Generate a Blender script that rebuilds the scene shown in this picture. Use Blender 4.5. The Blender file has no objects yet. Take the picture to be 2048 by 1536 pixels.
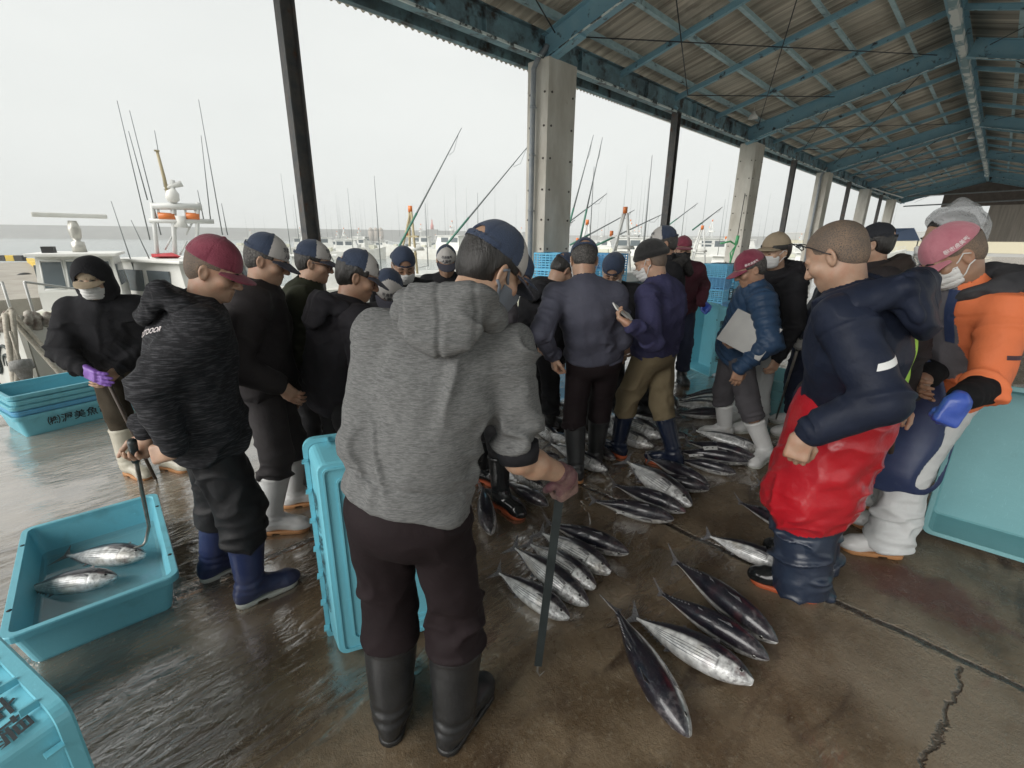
import bpy, bmesh, math, random
import numpy as np
from mathutils import Vector, Matrix

random.seed(7)
rng = np.random.default_rng(7)
C = bpy.context.scene.collection
SC = bpy.context.scene
R = math.radians

# ------------------------------------------------------------------ camera
FPX, CAM_H, PITCH, ROLL = 920.0, 1.70, R(17.6), R(0.6)
cam_d = bpy.data.cameras.new('camera')
cam_d.sensor_width = 36.0
cam_d.lens = FPX / 2048 * 36.0
cam_d.clip_start = 0.05
cam_d.clip_end = 3000
cam = bpy.data.objects.new('camera', cam_d)
C.objects.link(cam)
cam.matrix_world = (Matrix.Translation((0, 0, CAM_H)) @ Matrix.Rotation(R(90) - PITCH, 4, 'X')
                    @ Matrix.Rotation(ROLL, 4, 'Z'))
SC.camera = cam

# ------------------------------------------------------------------ sky, sun, exposure
SUN_EL, SUN_ROT = R(35), R(-128)
w = bpy.data.worlds.new('World')
SC.world = w
w.use_nodes = True
nt = w.node_tree
nt.nodes.clear()
sky = nt.nodes.new('ShaderNodeTexSky')
sky.sky_type = 'NISHITA'
sky.sun_disc = False
sky.sun_elevation = SUN_EL
sky.sun_rotation = SUN_ROT
sky.air_density = 1.0
sky.dust_density = 6.0
sky.ozone_density = 1.0
hs = nt.nodes.new('ShaderNodeHueSaturation')
hs.inputs['Saturation'].default_value = 0.10
mixc = nt.nodes.new('ShaderNodeMix')
mixc.data_type = 'RGBA'
mixc.inputs[0].default_value = 0.90           # an overcast sky: mostly even cloud
mixc.inputs[7].default_value = (5.0, 5.2, 5.08, 1)
tcw = nt.nodes.new('ShaderNodeTexCoord')
mpw = nt.nodes.new('ShaderNodeMapping'); mpw.inputs['Scale'].default_value = (1, 1, 2.6)
nzw = nt.nodes.new('ShaderNodeTexNoise'); nzw.inputs['Scale'].default_value = 1.6; nzw.inputs['Detail'].default_value = 4
cloud = nt.nodes.new('ShaderNodeMix'); cloud.data_type = 'RGBA'
cloud.inputs[6].default_value = (5.25, 5.42, 5.30, 1); cloud.inputs[7].default_value = (5.75, 5.9, 5.76, 1)
rmp = nt.nodes.new('ShaderNodeMapRange'); rmp.inputs[1].default_value = .32; rmp.inputs[2].default_value = .68
nt.links.new(tcw.outputs['Generated'], mpw.inputs[0]); nt.links.new(mpw.outputs[0], nzw.inputs['Vector'])
nt.links.new(nzw.outputs['Fac'], rmp.inputs[0]); nt.links.new(rmp.outputs[0], cloud.inputs[0])
nt.links.new(cloud.outputs[2], mixc.inputs[7])
bg = nt.nodes.new('ShaderNodeBackground')
bg.inputs['Strength'].default_value = 0.053
wo = nt.nodes.new('ShaderNodeOutputWorld')
nt.links.new(sky.outputs[0], hs.inputs['Color'])
nt.links.new(hs.outputs[0], mixc.inputs[6])
nt.links.new(mixc.outputs[2], bg.inputs['Color'])
nt.links.new(bg.outputs[0], wo.inputs['Surface'])
sun_d = bpy.data.lights.new('sun', 'SUN')
sun_d.energy = 1.5
sun_d.angle = R(65)
sun_d.color = (1.0, 0.97, 0.93)
sun = bpy.data.objects.new('sun', sun_d)
C.objects.link(sun)
sd = Vector((math.sin(SUN_ROT) * math.cos(SUN_EL), math.cos(SUN_ROT) * math.cos(SUN_EL), math.sin(SUN_EL)))
sun.rotation_euler = sd.to_track_quat('Z', 'Y').to_euler()
SC.view_settings.view_transform = 'Standard'
SC.view_settings.look = 'None'
SC.view_settings.exposure = 1.62
SC.view_settings.gamma = 1.0
SC.cycles.use_denoising = True
SC.cycles.max_bounces = 6
SC.cycles.diffuse_bounces = 5
SC.cycles.glossy_bounces = 3
SC.cycles.transparent_max_bounces = 8
SC.cycles.sample_clamp_indirect = 6.0

# ------------------------------------------------------------------ hall frame and measuring helpers
YAW = R(45.3)
HX = np.array([math.sin(YAW), math.cos(YAW), 0.0])        # along the hall
HP = np.array([-math.cos(YAW), math.sin(YAW), 0.0])       # across, towards the sea
HROT = R(90) - YAW

def hall(a, p, z=0.0):
    return np.array(HX * a + HP * p + np.array([0, 0, z]))

def ray(u, v):
    x, y = (u - 1024) / FPX, -(v - 768) / FPX
    c, s = math.cos(ROLL), math.sin(ROLL)
    x, y = x * c - y * s, x * s + y * c
    cp, sp = math.cos(PITCH), math.sin(PITCH)
    return np.array([x, cp + y * sp, -sp + y * cp])

def G(u, v, z=0.0):
    """the point of the plane at height z that was measured at (u, v)"""
    d = ray(u, v)
    return np.array([0, 0, CAM_H]) + d * ((z - CAM_H) / d[2])

def D(u, v, r):
    """the measured point at horizontal range r"""
    d = ray(u, v)
    return np.array([0, 0, CAM_H]) + d * (r / math.hypot(d[0], d[1]))
# ------------------------------------------------------------------ object helpers
def link(name, me, mats=None, parent=None, loc=None, smooth=False):
    o = bpy.data.objects.new(name, me)
    C.objects.link(o)
    if mats:
        for m in (mats if isinstance(mats, (list, tuple)) else [mats]):
            me.materials.append(m)
    if parent is not None:
        o.parent = parent
    if loc is not None:
        o.location = loc
    if smooth:
        me.polygons.foreach_set('use_smooth', [True] * len(me.polygons))
    return o

def tag(o, label=None, cat=None, group=None, kind=None):
    if label: o['label'] = label
    if cat: o['category'] = cat
    if group: o['group'] = group
    if kind: o['kind'] = kind
    return o

def empty(name, loc=(0, 0, 0), rz=0.0, label=None, cat=None, group=None):
    o = bpy.data.objects.new(name, None)
    C.objects.link(o)
    o.empty_display_size = 0.1
    o.location = loc
    o.rotation_euler = (0, 0, rz)
    return tag(o, label, cat, group)

KIDS = {}
def copy_tree(o, parent=None):
    c = o.copy()
    C.objects.link(c)
    if parent is not None:
        c.parent = parent
    for ch in list(o.children):
        copy_tree(ch, c)
    return c

class MB:
    """collects simple solids into one mesh"""
    def __init__(self):
        self.v, self.f, self.mi, self.sm = [], [], [], []
        self.m = 0
    def add(self, vs, fs, smooth=False):
        n = len(self.v)
        self.v.extend([tuple(map(float, q)) for q in vs])
        for q in fs:
            self.f.append([n + i for i in q])
            self.mi.append(self.m)
            self.sm.append(smooth)
        return self
    def box(self, c, s, M=None, bev=0.0):
        x, y, z = s[0] / 2, s[1] / 2, s[2] / 2
        if bev <= 0:
            vs = [(-x, -y, -z), (x, -y, -z), (x, y, -z), (-x, y, -z), (-x, -y, z), (x, -y, z), (x, y, z), (-x, y, z)]
            fs = [(0, 3, 2, 1), (4, 5, 6, 7), (0, 1, 5, 4), (1, 2, 6, 5), (2, 3, 7, 6), (3, 0, 4, 7)]
        else:
            b = min(bev, x * .9, y * .9, z * .9)
            bm = bmesh.new()
            bmesh.ops.create_cube(bm, size=1, matrix=Matrix.Diagonal((2 * x, 2 * y, 2 * z, 1)))
            bmesh.ops.bevel(bm, geom=bm.edges[:], offset=b, segments=2, affect='EDGES', profile=.7)
            bm.verts.index_update()
            vs = [tuple(q.co) for q in bm.verts]
            fs = [[q.index for q in f.verts] for f in bm.faces]
            bm.free()
        c = Vector(c)
        vs = [((M @ Vector(q)) if M is not None else Vector(q)) + c for q in vs]
        return self.add(vs, fs)
    def bar(self, a, b, w, h, up=(0, 0, 1)):
        """box beam from a to b, width w, height h"""
        a, b = Vector(a), Vector(b)
        d = b - a
        L = d.length
        d.normalize()
        u = Vector(up)
        s = d.cross(u)
        if s.length < 1e-4:
            s = d.cross(Vector((1, 0, 0)))
        s.normalize()
        u = s.cross(d)
        M = Matrix((d, s, u)).transposed()
        return self.box((a + b) / 2, (L, w, h), M)
    def tube(self, pts, r, n=8, cap=True, smooth=True):
        pts = [Vector(q) for q in pts]
        rs = r if isinstance(r, (list, tuple)) else [r] * len(pts)
        vs, fs = [], []
        t0 = (pts[1] - pts[0]).normalized()
        s = t0.orthogonal().normalized()
        for i, q in enumerate(pts):
            t = (pts[min(i + 1, len(pts) - 1)] - pts[max(i - 1, 0)]).normalized()
            s = (s - t * s.dot(t)).normalized()
            u = t.cross(s)
            for k in range(n):
                a = 2 * math.pi * k / n
                vs.append(q + (s * math.cos(a) + u * math.sin(a)) * rs[i])
        for i in range(len(pts) - 1):
            for k in range(n):
                a, b = i * n + k, i * n + (k + 1) % n
                fs.append((a, b, b + n, a + n))
        if cap:
            fs.append(tuple(range(n))[::-1])
            fs.append(tuple(range((len(pts) - 1) * n, len(pts) * n)))
        return self.add(vs, fs, smooth)
    def loft(self, rings, cap=True, smooth=True, closed=True):
        n = len(rings[0])
        vs = [q for ring in rings for q in ring]
        fs = []
        for i in range(len(rings) - 1):
            for k in range(n if closed else n - 1):
                a, b = i * n + k, i * n + (k + 1) % n
                fs.append((a, b, b + n, a + n))
        if cap and closed:
            fs.append(tuple(range(n))[::-1])
            fs.append(tuple(range((len(rings) - 1) * n, len(rings) * n)))
        return self.add(vs, fs, smooth)
    def mesh(self, name):
        me = bpy.data.meshes.new(name)
        me.from_pydata(self.v, [], self.f)
        me.polygons.foreach_set('material_index', self.mi)
        me.polygons.foreach_set('use_smooth', self.sm)
        me.update()
        return me
    def build(self, name, mats, parent=None, loc=None, rz=None, fix=True):
        me = self.mesh(name)
        if fix:
            bm = bmesh.new(); bm.from_mesh(me)
            bmesh.ops.recalc_face_normals(bm, faces=bm.faces[:])
            bm.to_mesh(me); bm.free()
        o = link(name, me, mats, parent, loc)
        if rz is not None:
            o.rotation_euler = (0, 0, rz)
        return o

def solidify(o, t, off=0.0):
    m = o.modifiers.new('thick', 'SOLIDIFY'); m.thickness = t; m.offset = off
    return o

def bevel(o, w_, seg=2):
    m = o.modifiers.new('edge', 'BEVEL'); m.width = w_; m.segments = seg; m.limit_method = 'ANGLE'; m.angle_limit = R(40)
    return o

def writing(s, size=1.0, spacing=1.0):
    """flat outline mesh of a word: centred vertices (n,2) and faces"""
    cu = bpy.data.curves.new('writing', 'FONT')
    cu.body = s
    cu.size = size
    cu.align_x = 'CENTER'; cu.align_y = 'CENTER'
    cu.space_character = spacing
    cu.resolution_u = 3
    cu.offset = size * 0.012
    ob = bpy.data.objects.new('writing', cu)
    C.objects.link(ob)
    dg = bpy.context.evaluated_depsgraph_get()
    me = bpy.data.meshes.new_from_object(ob.evaluated_get(dg))
    v = np.array([q.co[:] for q in me.vertices])
    f = [list(p.vertices) for p in me.polygons]
    bpy.data.objects.remove(ob)
    bpy.data.curves.remove(cu)
    bpy.data.meshes.remove(me)
    return v[:, :2], f

# ------------------------------------------------------------------ materials
def mat(name, col, col2=None, scale=8.0, rough=0.6, rough2=None, bump=0.0, bscale=60.0, metal=0.0, coat=0.0,
        sheen=0.0, sss=0.0, detail=5.0, stretch=(1, 1, 1), bstretch=None, lo=0.35, hi=0.65, spec=0.5, dist=0.01,
        fine=None, finescale=400, finestretch=(1, 1, 1), finelo=.45, finehi=.6, tint=None, tscale=1.5, tlo=.5, thi=.75):
    m = bpy.data.materials.new(name)
    m.use_nodes = True
    t = m.node_tree
    b = t.nodes['Principled BSDF']
    def node(k, **kw):
        q = t.nodes.new(k)
        for a, v in kw.items(): setattr(q, a, v)
        return q
    def ramp(src, lo, hi, a, c):
        q = node('ShaderNodeMapRange')
        q.inputs[1].default_value = lo; q.inputs[2].default_value = hi
        q.inputs[3].default_value = a; q.inputs[4].default_value = c
        t.links.new(src, q.inputs[0])
        return q.outputs[0]
    tc = node('ShaderNodeTexCoord')
    def noise(sc, st=(1, 1, 1), det=5.0):
        mp = node('ShaderNodeMapping'); mp.inputs['Scale'].default_value = st
        t.links.new(tc.outputs['Object'], mp.inputs[0])
        q = node('ShaderNodeTexNoise'); q.inputs['Scale'].default_value = sc; q.inputs['Detail'].default_value = det
        q.inputs['Roughness'].default_value = 0.6
        t.links.new(mp.outputs[0], q.inputs['Vector'])
        return q.outputs['Fac']
    def mix(fac, A, B):
        q = node('ShaderNodeMix', data_type='RGBA')
        t.links.new(fac, q.inputs[0])
        for s_, i in ((A, 6), (B, 7)):
            if isinstance(s_, tuple): q.inputs[i].default_value = (*s_, 1)
            else: t.links.new(s_, q.inputs[i])
        return q.outputs[2]
    n1 = noise(scale, stretch, detail) if (col2 or rough2 is not None) else None
    cc = col
    if col2:
        cc = mix(ramp(n1, lo, hi, 0, 1), col, col2)
    if tint:
        cc = mix(ramp(noise(tscale, (1, 1, 1), 4), tlo, thi, 0, 1), cc, tint)
    if fine:
        cc = mix(ramp(noise(finescale, finestretch, 2), finelo, finehi, 0, 1), cc, fine)
    if isinstance(cc, tuple): b.inputs['Base Color'].default_value = (*cc, 1)
    else: t.links.new(cc, b.inputs['Base Color'])
    b.inputs['Roughness'].default_value = rough
    if rough2 is not None:
        t.links.new(ramp(n1, lo, hi, rough, rough2), b.inputs['Roughness'])
    b.inputs['Metallic'].default_value = metal
    b.inputs['Specular IOR Level'].default_value = spec
    b.inputs['Coat Weight'].default_value = coat
    b.inputs['Coat Roughness'].default_value = 0.1
    b.inputs['Sheen Weight'].default_value = sheen
    if sss:
        b.inputs['Subsurface Weight'].default_value = sss
        b.inputs['Subsurface Radius'].default_value = (0.012, 0.005, 0.003)
        b.inputs['Subsurface Scale'].default_value = 0.5
    if bump:
        n2 = noise(bscale, bstretch or (1, 1, 1), 4)
        q = node('ShaderNodeBump'); q.inputs['Strength'].default_value = bump; q.inputs['Distance'].default_value = dist
        t.links.new(n2, q.inputs['Height']); t.links.new(q.outputs[0], b.inputs['Normal'])
    return m

def M_nodes(m):
    return m.node_tree, m.node_tree.nodes['Principled BSDF']

# ------------------------------------------------------------------ numpy noise
_perm = rng.random((32, 32, 32)).astype(np.float32)
def vnoise(P):
    P = np.asarray(P, np.float32)
    I = np.floor(P).astype(np.int64)
    F_ = P - I
    F_ = F_ * F_ * (3 - 2 * F_)
    I &= 31
    J = (I + 1) & 31
    x0, y0, z0 = I.T; x1, y1, z1 = J.T
    fx, fy, fz = F_.T
    c = _perm
    a = c[x0, y0, z0] * (1 - fx) + c[x1, y0, z0] * fx
    b = c[x0, y1, z0] * (1 - fx) + c[x1, y1, z0] * fx
    d = c[x0, y0, z1] * (1 - fx) + c[x1, y0, z1] * fx
    e = c[x0, y1, z1] * (1 - fx) + c[x1, y1, z1] * fx
    a = a * (1 - fy) + b * fy
    d = d * (1 - fy) + e * fy
    return (a * (1 - fz) + d * fz) * 2 - 1

# ------------------------------------------------------------------ implicit surfaces
def smin(a, b, k):
    if k <= 0: return np.minimum(a, b)
    h = np.clip(.5 + .5 * (b - a) / k, 0, 1)
    return b * (1 - h) + a * h - k * h * (1 - h)
def smax(a, b, k): return -smin(-a, -b, k)
def nrm(v):
    v = np.asarray(v, float)
    return v / (np.linalg.norm(v) + 1e-12)
def cone(P, a, b, ra, rb):
    a = np.asarray(a, np.float32); d = np.asarray(b, np.float32) - a
    q = P - a
    t = np.clip(q @ d / float(d @ d + 1e-12), 0, 1)
    return np.linalg.norm(q - t[:, None] * d, axis=1) - (ra + (rb - ra) * t)
def ell(P, c, r, B=None):
    q = P - np.asarray(c, np.float32)
    if B is not None: q = q @ np.asarray(B, np.float32).T
    r = np.asarray(r, np.float32)
    k0 = np.linalg.norm(q / r, axis=1)
    k1 = np.linalg.norm(q / (r * r), axis=1)
    return k0 * (k0 - 1) / (k1 + 1e-6)
def econe(P, a, b, side, ra, rb):
    """elliptic cone a->b; ra, rb = (half width along side, half depth)"""
    a = np.asarray(a, np.float32); d = np.asarray(b, np.float32) - a
    L = float(np.linalg.norm(d)); ax = d / L
    s = np.asarray(side, np.float32); s = s - ax * float(s @ ax); s /= np.linalg.norm(s)
    f = np.cross(ax, s)
    q = P - a
    h = q @ ax
    t = np.clip(h / L, 0, 1)
    ex = h - t * L
    u = q @ s; v = q @ f
    rw = ra[0] + (rb[0] - ra[0]) * t; rd = ra[1] + (rb[1] - ra[1]) * t
    rc = np.minimum(rw, rd)
    k0 = np.sqrt((u / rw) ** 2 + (v / rd) ** 2 + (ex / rc) ** 2)
    k1 = np.sqrt((u / rw ** 2) ** 2 + (v / rd ** 2) ** 2 + (ex / rc ** 2) ** 2)
    return np.where(k0 < 1e-4, -rc, k0 * (k0 - 1) / (k1 + 1e-6))
def rbox(P, c, half, B, r):
    q = np.abs((P - np.asarray(c, np.float32)) @ np.asarray(B, np.float32).T) - (np.asarray(half, np.float32) - r)
    return np.linalg.norm(np.maximum(q, 0), axis=1) + np.minimum(q.max(axis=1), 0) - r
def torus(P, c, B, R1, R2, r):
    q = (P - np.asarray(c, np.float32)) @ np.asarray(B, np.float32).T
    x, y = q[:, 0] / R1, q[:, 1] / R2
    k = np.sqrt(x * x + y * y) + 1e-6
    px, py = q[:, 0] - x / k * R1, q[:, 1] - y / k * R2
    return np.sqrt(px ** 2 + py ** 2 + q[:, 2] ** 2) - r

from concurrent.futures import ThreadPoolExecutor
POOL = ThreadPoolExecutor(4)
def near(P, c, rad, f):
    """evaluate f only inside a ball; outside it the distance to the ball's core is enough"""
    c = np.asarray(c, np.float32)
    d = np.linalg.norm(P - c, axis=1) - np.float32(rad * .80)
    m = d < np.float32(rad * .20)
    if m.any(): d[m] = f(P[m])
    return d

_E = [(0, 1), (2, 3), (4, 5), (6, 7), (0, 2), (1, 3), (4, 6), (5, 7), (0, 4), (1, 5), (2, 6), (3, 7)]
def surf(f, lo, hi, h, margin=0.03):
    """surface net of the field f inside the box lo-hi with step h -> verts, quads"""
    K = 6
    lo = np.asarray(lo, float); hi = np.asarray(hi, float)
    nb = np.maximum(1, np.ceil((hi - lo) / (h * K)).astype(int))
    n = nb * K + 1
    bx, by, bz = np.meshgrid(*[np.arange(q) for q in nb], indexing='ij')
    bi = np.stack([bx.ravel(), by.ravel(), bz.ravel()], 1)
    cen = lo + (bi + .5) * K * h
    dc = f(cen.astype(np.float32))
    act = np.abs(dc) < .5 * math.sqrt(3) * K * h * 1.35 + margin
    d = np.full(n, 1.0, np.float32)
    # coarse signs for skipped blocks
    sg = np.where(dc < 0, -1.0, 1.0).astype(np.float32).reshape(nb)
    big = np.repeat(np.repeat(np.repeat(sg, K, 0), K, 1), K, 2)
    d[:-1, :-1, :-1] = big
    g = np.arange(K + 1)
    gx, gy, gz = np.meshgrid(g, g, g, indexing='ij')
    loc = np.stack([gx.ravel(), gy.ravel(), gz.ravel()], 1)
    b = bi[act] * K
    idx = (b[:, None, :] + loc[None]).reshape(-1, 3)
    lin = (idx[:, 0] * n[1] + idx[:, 1]) * n[2] + idx[:, 2]
    lin = np.unique(lin)
    ii = np.stack([lin // (n[1] * n[2]), (lin // n[2]) % n[1], lin % n[2]], 1)
    val = np.empty(len(lin), np.float32)
    ST = 30000
    def job(s):
        val[s:s + ST] = f((lo + ii[s:s + ST] * h).astype(np.float32))
    list(POOL.map(job, range(0, len(lin), ST)))
    d.reshape(-1)[lin] = val
    s = d < 0
    sl = (slice(None, -1), slice(1, None))
    cnt = np.zeros(tuple(n - 1), np.int8)
    for i in range(8):
        cnt += s[sl[i & 1], sl[(i >> 1) & 1], sl[(i >> 2) & 1]]
    A = np.argwhere((cnt > 0) & (cnt < 8))
    idm = np.full(tuple(n - 1), -1, np.int64)
    idm[A[:, 0], A[:, 1], A[:, 2]] = np.arange(len(A))
    cv = np.stack([d[A[:, 0] + (i & 1), A[:, 1] + ((i >> 1) & 1), A[:, 2] + ((i >> 2) & 1)] for i in range(8)], 1)
    off = np.array([[i & 1, (i >> 1) & 1, (i >> 2) & 1] for i in range(8)], float)
    acc = np.zeros((len(A), 3)); c2 = np.zeros(len(A))
    for a_, b_ in _E:
        x = (cv[:, a_] < 0) != (cv[:, b_] < 0)
        t = cv[:, a_] / np.where(x, cv[:, a_] - cv[:, b_], 1)
        p = off[a_] + t[:, None] * (off[b_] - off[a_])
        acc[x] += p[x]; c2 += x
    V = lo + (A + acc / np.maximum(c2, 1)[:, None]) * h
    Q = []
    for ax in range(3):
        o1, o2 = [(1, 2), (2, 0), (0, 1)][ax]
        s0 = [slice(1, -1)] * 3; s0[ax] = slice(0, -1)
        s1 = list(s0); s1[ax] = slice(1, None)
        a0, a1 = s[tuple(s0)], s[tuple(s1)]
        E_ = np.argwhere(a0 != a1)
        if not len(E_): continue
        fl = a0[E_[:, 0], E_[:, 1], E_[:, 2]]
        E_ = E_ + 1; E_[:, ax] -= 1
        def cell(u, v):
            q = E_.copy(); q[:, o1] -= u; q[:, o2] -= v
            return idm[q[:, 0], q[:, 1], q[:, 2]]
        q = np.stack([cell(1, 1), cell(0, 1), cell(0, 0), cell(1, 0)], 1)
        q[~fl] = q[~fl][:, ::-1]
        Q.append(q)
    Q = np.concatenate(Q) if Q else np.zeros((0, 4), int)
    Q = Q[(Q >= 0).all(1)]
    return V, Q

def npmesh(name, V, Q, mats, parent=None, smooth=True, mi=None):
    me = bpy.data.meshes.new(name)
    V = np.ascontiguousarray(V, np.float32)
    nf, k = Q.shape
    me.vertices.add(len(V)); me.vertices.foreach_set('co', V.ravel())
    me.loops.add(nf * k); me.loops.foreach_set('vertex_index', Q.ravel().astype(np.int32))
    me.polygons.add(nf)
    me.polygons.foreach_set('loop_start', np.arange(0, nf * k, k, dtype=np.int32))
    me.polygons.foreach_set('loop_total', np.full(nf, k, np.int32))
    me.polygons.foreach_set('use_smooth', np.full(nf, smooth))
    if mi is not None:
        me.polygons.foreach_set('material_index', np.asarray(mi, np.int32))
    me.update(calc_edges=True)
    me.validate()
    return link(name, me, mats, parent)

def vert_normals(V, Q):
    a = V[Q[:, 2]] - V[Q[:, 0]]; b = V[Q[:, 3]] - V[Q[:, 1]]
    fn = np.cross(a, b)
    N = np.zeros_like(V)
    for i in range(4): np.add.at(N, Q[:, i], fn)
    return N / (np.linalg.norm(N, axis=1)[:, None] + 1e-12)
# ------------------------------------------------------------------ materials of the setting
paint_rafter = mat('rafter paint', (0.185, 0.37, 0.47), (0.23, 0.41, 0.49), scale=3, rough=.55, bump=.25, bscale=25,
                   tint=(0.03, 0.03, 0.03), tscale=5, tlo=.60, thi=.70)
paint_purlin = mat('purlin paint', (0.46, 0.62, 0.66), (0.34, 0.50, 0.55), scale=6, rough=.6, bump=.25, bscale=30,
                   tint=(0.035, 0.035, 0.03), tscale=4, tlo=.60, thi=.72)
paint_beam = mat('beam paint', (0.19, 0.33, 0.38), (0.09, 0.14, 0.16), scale=2.5, rough=.6, bump=.4, bscale=14,
                 tint=(0.025, 0.018, 0.013), tscale=3.2, tlo=.52, thi=.66)
paint_peel = mat('peeling paint', (0.06, 0.07, 0.07), (0.62, 0.70, 0.68), scale=5, rough=.7, bump=.6, bscale=12, lo=.42, hi=.5)
rusty = mat('rusty steel', (0.045, 0.05, 0.055), (0.10, 0.09, 0.08), scale=7, rough=.6, bump=.7, bscale=30,
            tint=(0.09, 0.035, 0.012), tscale=6, tlo=.6, thi=.75)
concrete_col = mat('column concrete', (0.64, 0.62, 0.56), (0.46, 0.43, 0.37), scale=2.2, rough=.85, bump=.3, bscale=40,
                   stretch=(1, 1, .35), tint=(0.22, 0.13, 0.06), tscale=1.4, tlo=.66, thi=.8)
pipe_m = mat('grey pipe', (0.22, 0.25, 0.28), (0.30, 0.32, 0.33), scale=8, rough=.45)
sheet_m = mat('roof sheet', (0.58, 0.54, 0.46), (0.29, 0.26, 0.215), scale=2.0, rough=.8, stretch=(2.2, .07, .07), lo=.35, hi=.66, detail=3,
              tint=(0.19, 0.165, 0.13), tscale=1.1, tlo=.55, thi=.72, fine=(0.76, 0.70, 0.60), finescale=3.5, finestretch=(3, .06, .06), finelo=.48, finehi=.75)
board_m = mat('dark board', (0.10, 0.075, 0.06), (0.16, 0.13, 0.11), scale=3, rough=.8, bump=.2)
curtain_m = mat('hanging sheet', (0.46, 0.41, 0.36), (0.33, 0.29, 0.25), scale=2, rough=.8, stretch=(1, 4, .3))
bolt_m = mat('bolt', (0.10, 0.09, 0.08), rough=.6, metal=.3)
white_m = mat('white enamel', (0.75, 0.75, 0.72), rough=.35)
cable_m = mat('cable', (0.03, 0.03, 0.03), rough=.6)

def floor_material():
    m = bpy.data.materials.new('wet concrete')
    m.use_nodes = True
    t, b = M_nodes(m)
    N = t.nodes.new; L = t.links.new
    tc = N('ShaderNodeTexCoord')
    def noise(sc, st=(1, 1, 1), det=6, ro=.6, dist=0.0, rot=0.0):
        mp = N('ShaderNodeMapping'); mp.inputs['Scale'].default_value = st; mp.inputs['Rotation'].default_value = (0, 0, rot)
        L(tc.outputs['Object'], mp.inputs[0])
        q = N('ShaderNodeTexNoise'); q.inputs['Scale'].default_value = sc; q.inputs['Detail'].default_value = det
        q.inputs['Roughness'].default_value = ro; q.inputs['Distortion'].default_value = dist
        L(mp.outputs[0], q.inputs['Vector'])
        return q.outputs['Fac']
    def mr(src, lo, hi, a=0.0, c=1.0):
        q = N('ShaderNodeMapRange'); q.interpolation_type = 'SMOOTHSTEP'
        for i, v in enumerate((lo, hi, a, c)): q.inputs[i + 1].default_value = v
        L(src, q.inputs[0]); return q.outputs[0]
    def ma(op, x, y=None):
        q = N('ShaderNodeMath'); q.operation = op
        for i, s in enumerate((x, y)):
            if s is None: continue
            if isinstance(s, (int, float)): q.inputs[i].default_value = s
            else: L(s, q.inputs[i])
        return q.outputs[0]
    def mx(fac, A, B):
        q = N('ShaderNodeMix'); q.data_type = 'RGBA'; L(fac, q.inputs[0])
        for s, i in ((A, 6), (B, 7)):
            if isinstance(s, tuple): q.inputs[i].default_value = (*s, 1)
            else: L(s, q.inputs[i])
        return q.outputs[2]
    sep = N('ShaderNodeSeparateXYZ'); L(tc.outputs['Object'], sep.inputs[0])
    a, p = sep.outputs[0], sep.outputs[1]
    big, mid, fin = noise(.7, det=4), noise(3.5), noise(38, det=6, ro=.7)
    grit = noise(140, det=3, ro=.8)
    swirl = noise(1.6, (1, 3.0, 1), det=6, dist=1.2, rot=.5)
    col = mx(mr(mid, .35, .65), (0.100, 0.068, 0.038), (0.190, 0.142, 0.090))
    col = mx(mr(swirl, .5, .72), col, (0.050, 0.031, 0.018))
    col = mx(mr(big, .50, .68, 0, .8), col, (0.27, 0.225, 0.165))
    col = mx(mr(fin, .52, .70, 0, .55), col, (0.26, 0.22, 0.16))
    col = mx(mr(grit, .60, .70, 0, .6), col, (0.035, 0.026, 0.018))
    red = noise(1.15, (1, 2.2, 1), det=3, dist=.8)
    col = mx(mr(red, .66, .78, 0, .55), col, (0.12, 0.030, 0.022))
    # control joints: a worn groove with chipped pale edges
    wob = ma('MULTIPLY', ma('SUBTRACT', noise(7, det=5), .5), .055)
    def joint(src, at):
        q = N('ShaderNodeMath'); q.operation = 'PINGPONG'
        s = ma('ADD', ma('SUBTRACT', src, at), wob)
        return ma('ABSOLUTE', s)
    j1, j2 = joint(a, 2.45), joint(p, 2.45)
    j3, j4 = joint(a, 7.3), joint(p, 6.1)
    j5 = joint(a, -2.4)
    # an irregular crack off the joint
    wob2 = ma('MULTIPLY', ma('SUBTRACT', noise(2.6, det=6), .5), .26)
    ck = ma('ABSOLUTE', ma('ADD', ma('SUBTRACT', p, -0.25), wob2))
    ck = ma('ADD', ck, mr(a, 2.40, 2.48, 0, 1))
    jd = ma('MINIMUM', ma('MINIMUM', j1, j2), ma('MINIMUM', j3, ma('MINIMUM', j4, j5)))
    chip = ma('MULTIPLY', mr(jd, .015, .085, 1, 0), mr(noise(30, det=4), .42, .6))
    col = mx(ma('MULTIPLY', chip, .75), col, (0.22, 0.19, 0.14))
    groove = mr(jd, .008, .026, 1, 0)
    crack = mr(ck, .002, .011, 1, 0)
    dark = ma('MAXIMUM', groove, ma('MULTIPLY', crack, .8))
    col = mx(ma('MULTIPLY', dark, .85), col, (0.016, 0.010, 0.008))
    st_a = ma('SUBTRACT', a, 2.86); st_p = ma('SUBTRACT', p, -0.12)
    st = ma('ADD', ma('MULTIPLY', ma('MULTIPLY', st_a, st_a), 14.0), ma('MULTIPLY', ma('MULTIPLY', st_p, st_p), 5.0))
    st = ma('ADD', st, ma('MULTIPLY', ma('SUBTRACT', noise(6, det=5), .5), 2.2))
    col = mx(mr(st, .15, .7, .7, 0), col, (0.10, 0.022, 0.018))
    sky_glare = ma('MULTIPLY', mr(p, 3.0, 4.6), mr(noise(1.3, det=5), .30, .62, .35, 1))
    col = mx(ma('MULTIPLY', sky_glare, .80), col, (0.47, 0.42, 0.35))  # bright sky reflection towards the quay, painted in as a paler floor colour
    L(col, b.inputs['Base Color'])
    # wetness: standing water towards the quay, thin films inside
    sea = mr(p, -1.2, 3.0, -.46, .74)
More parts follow.
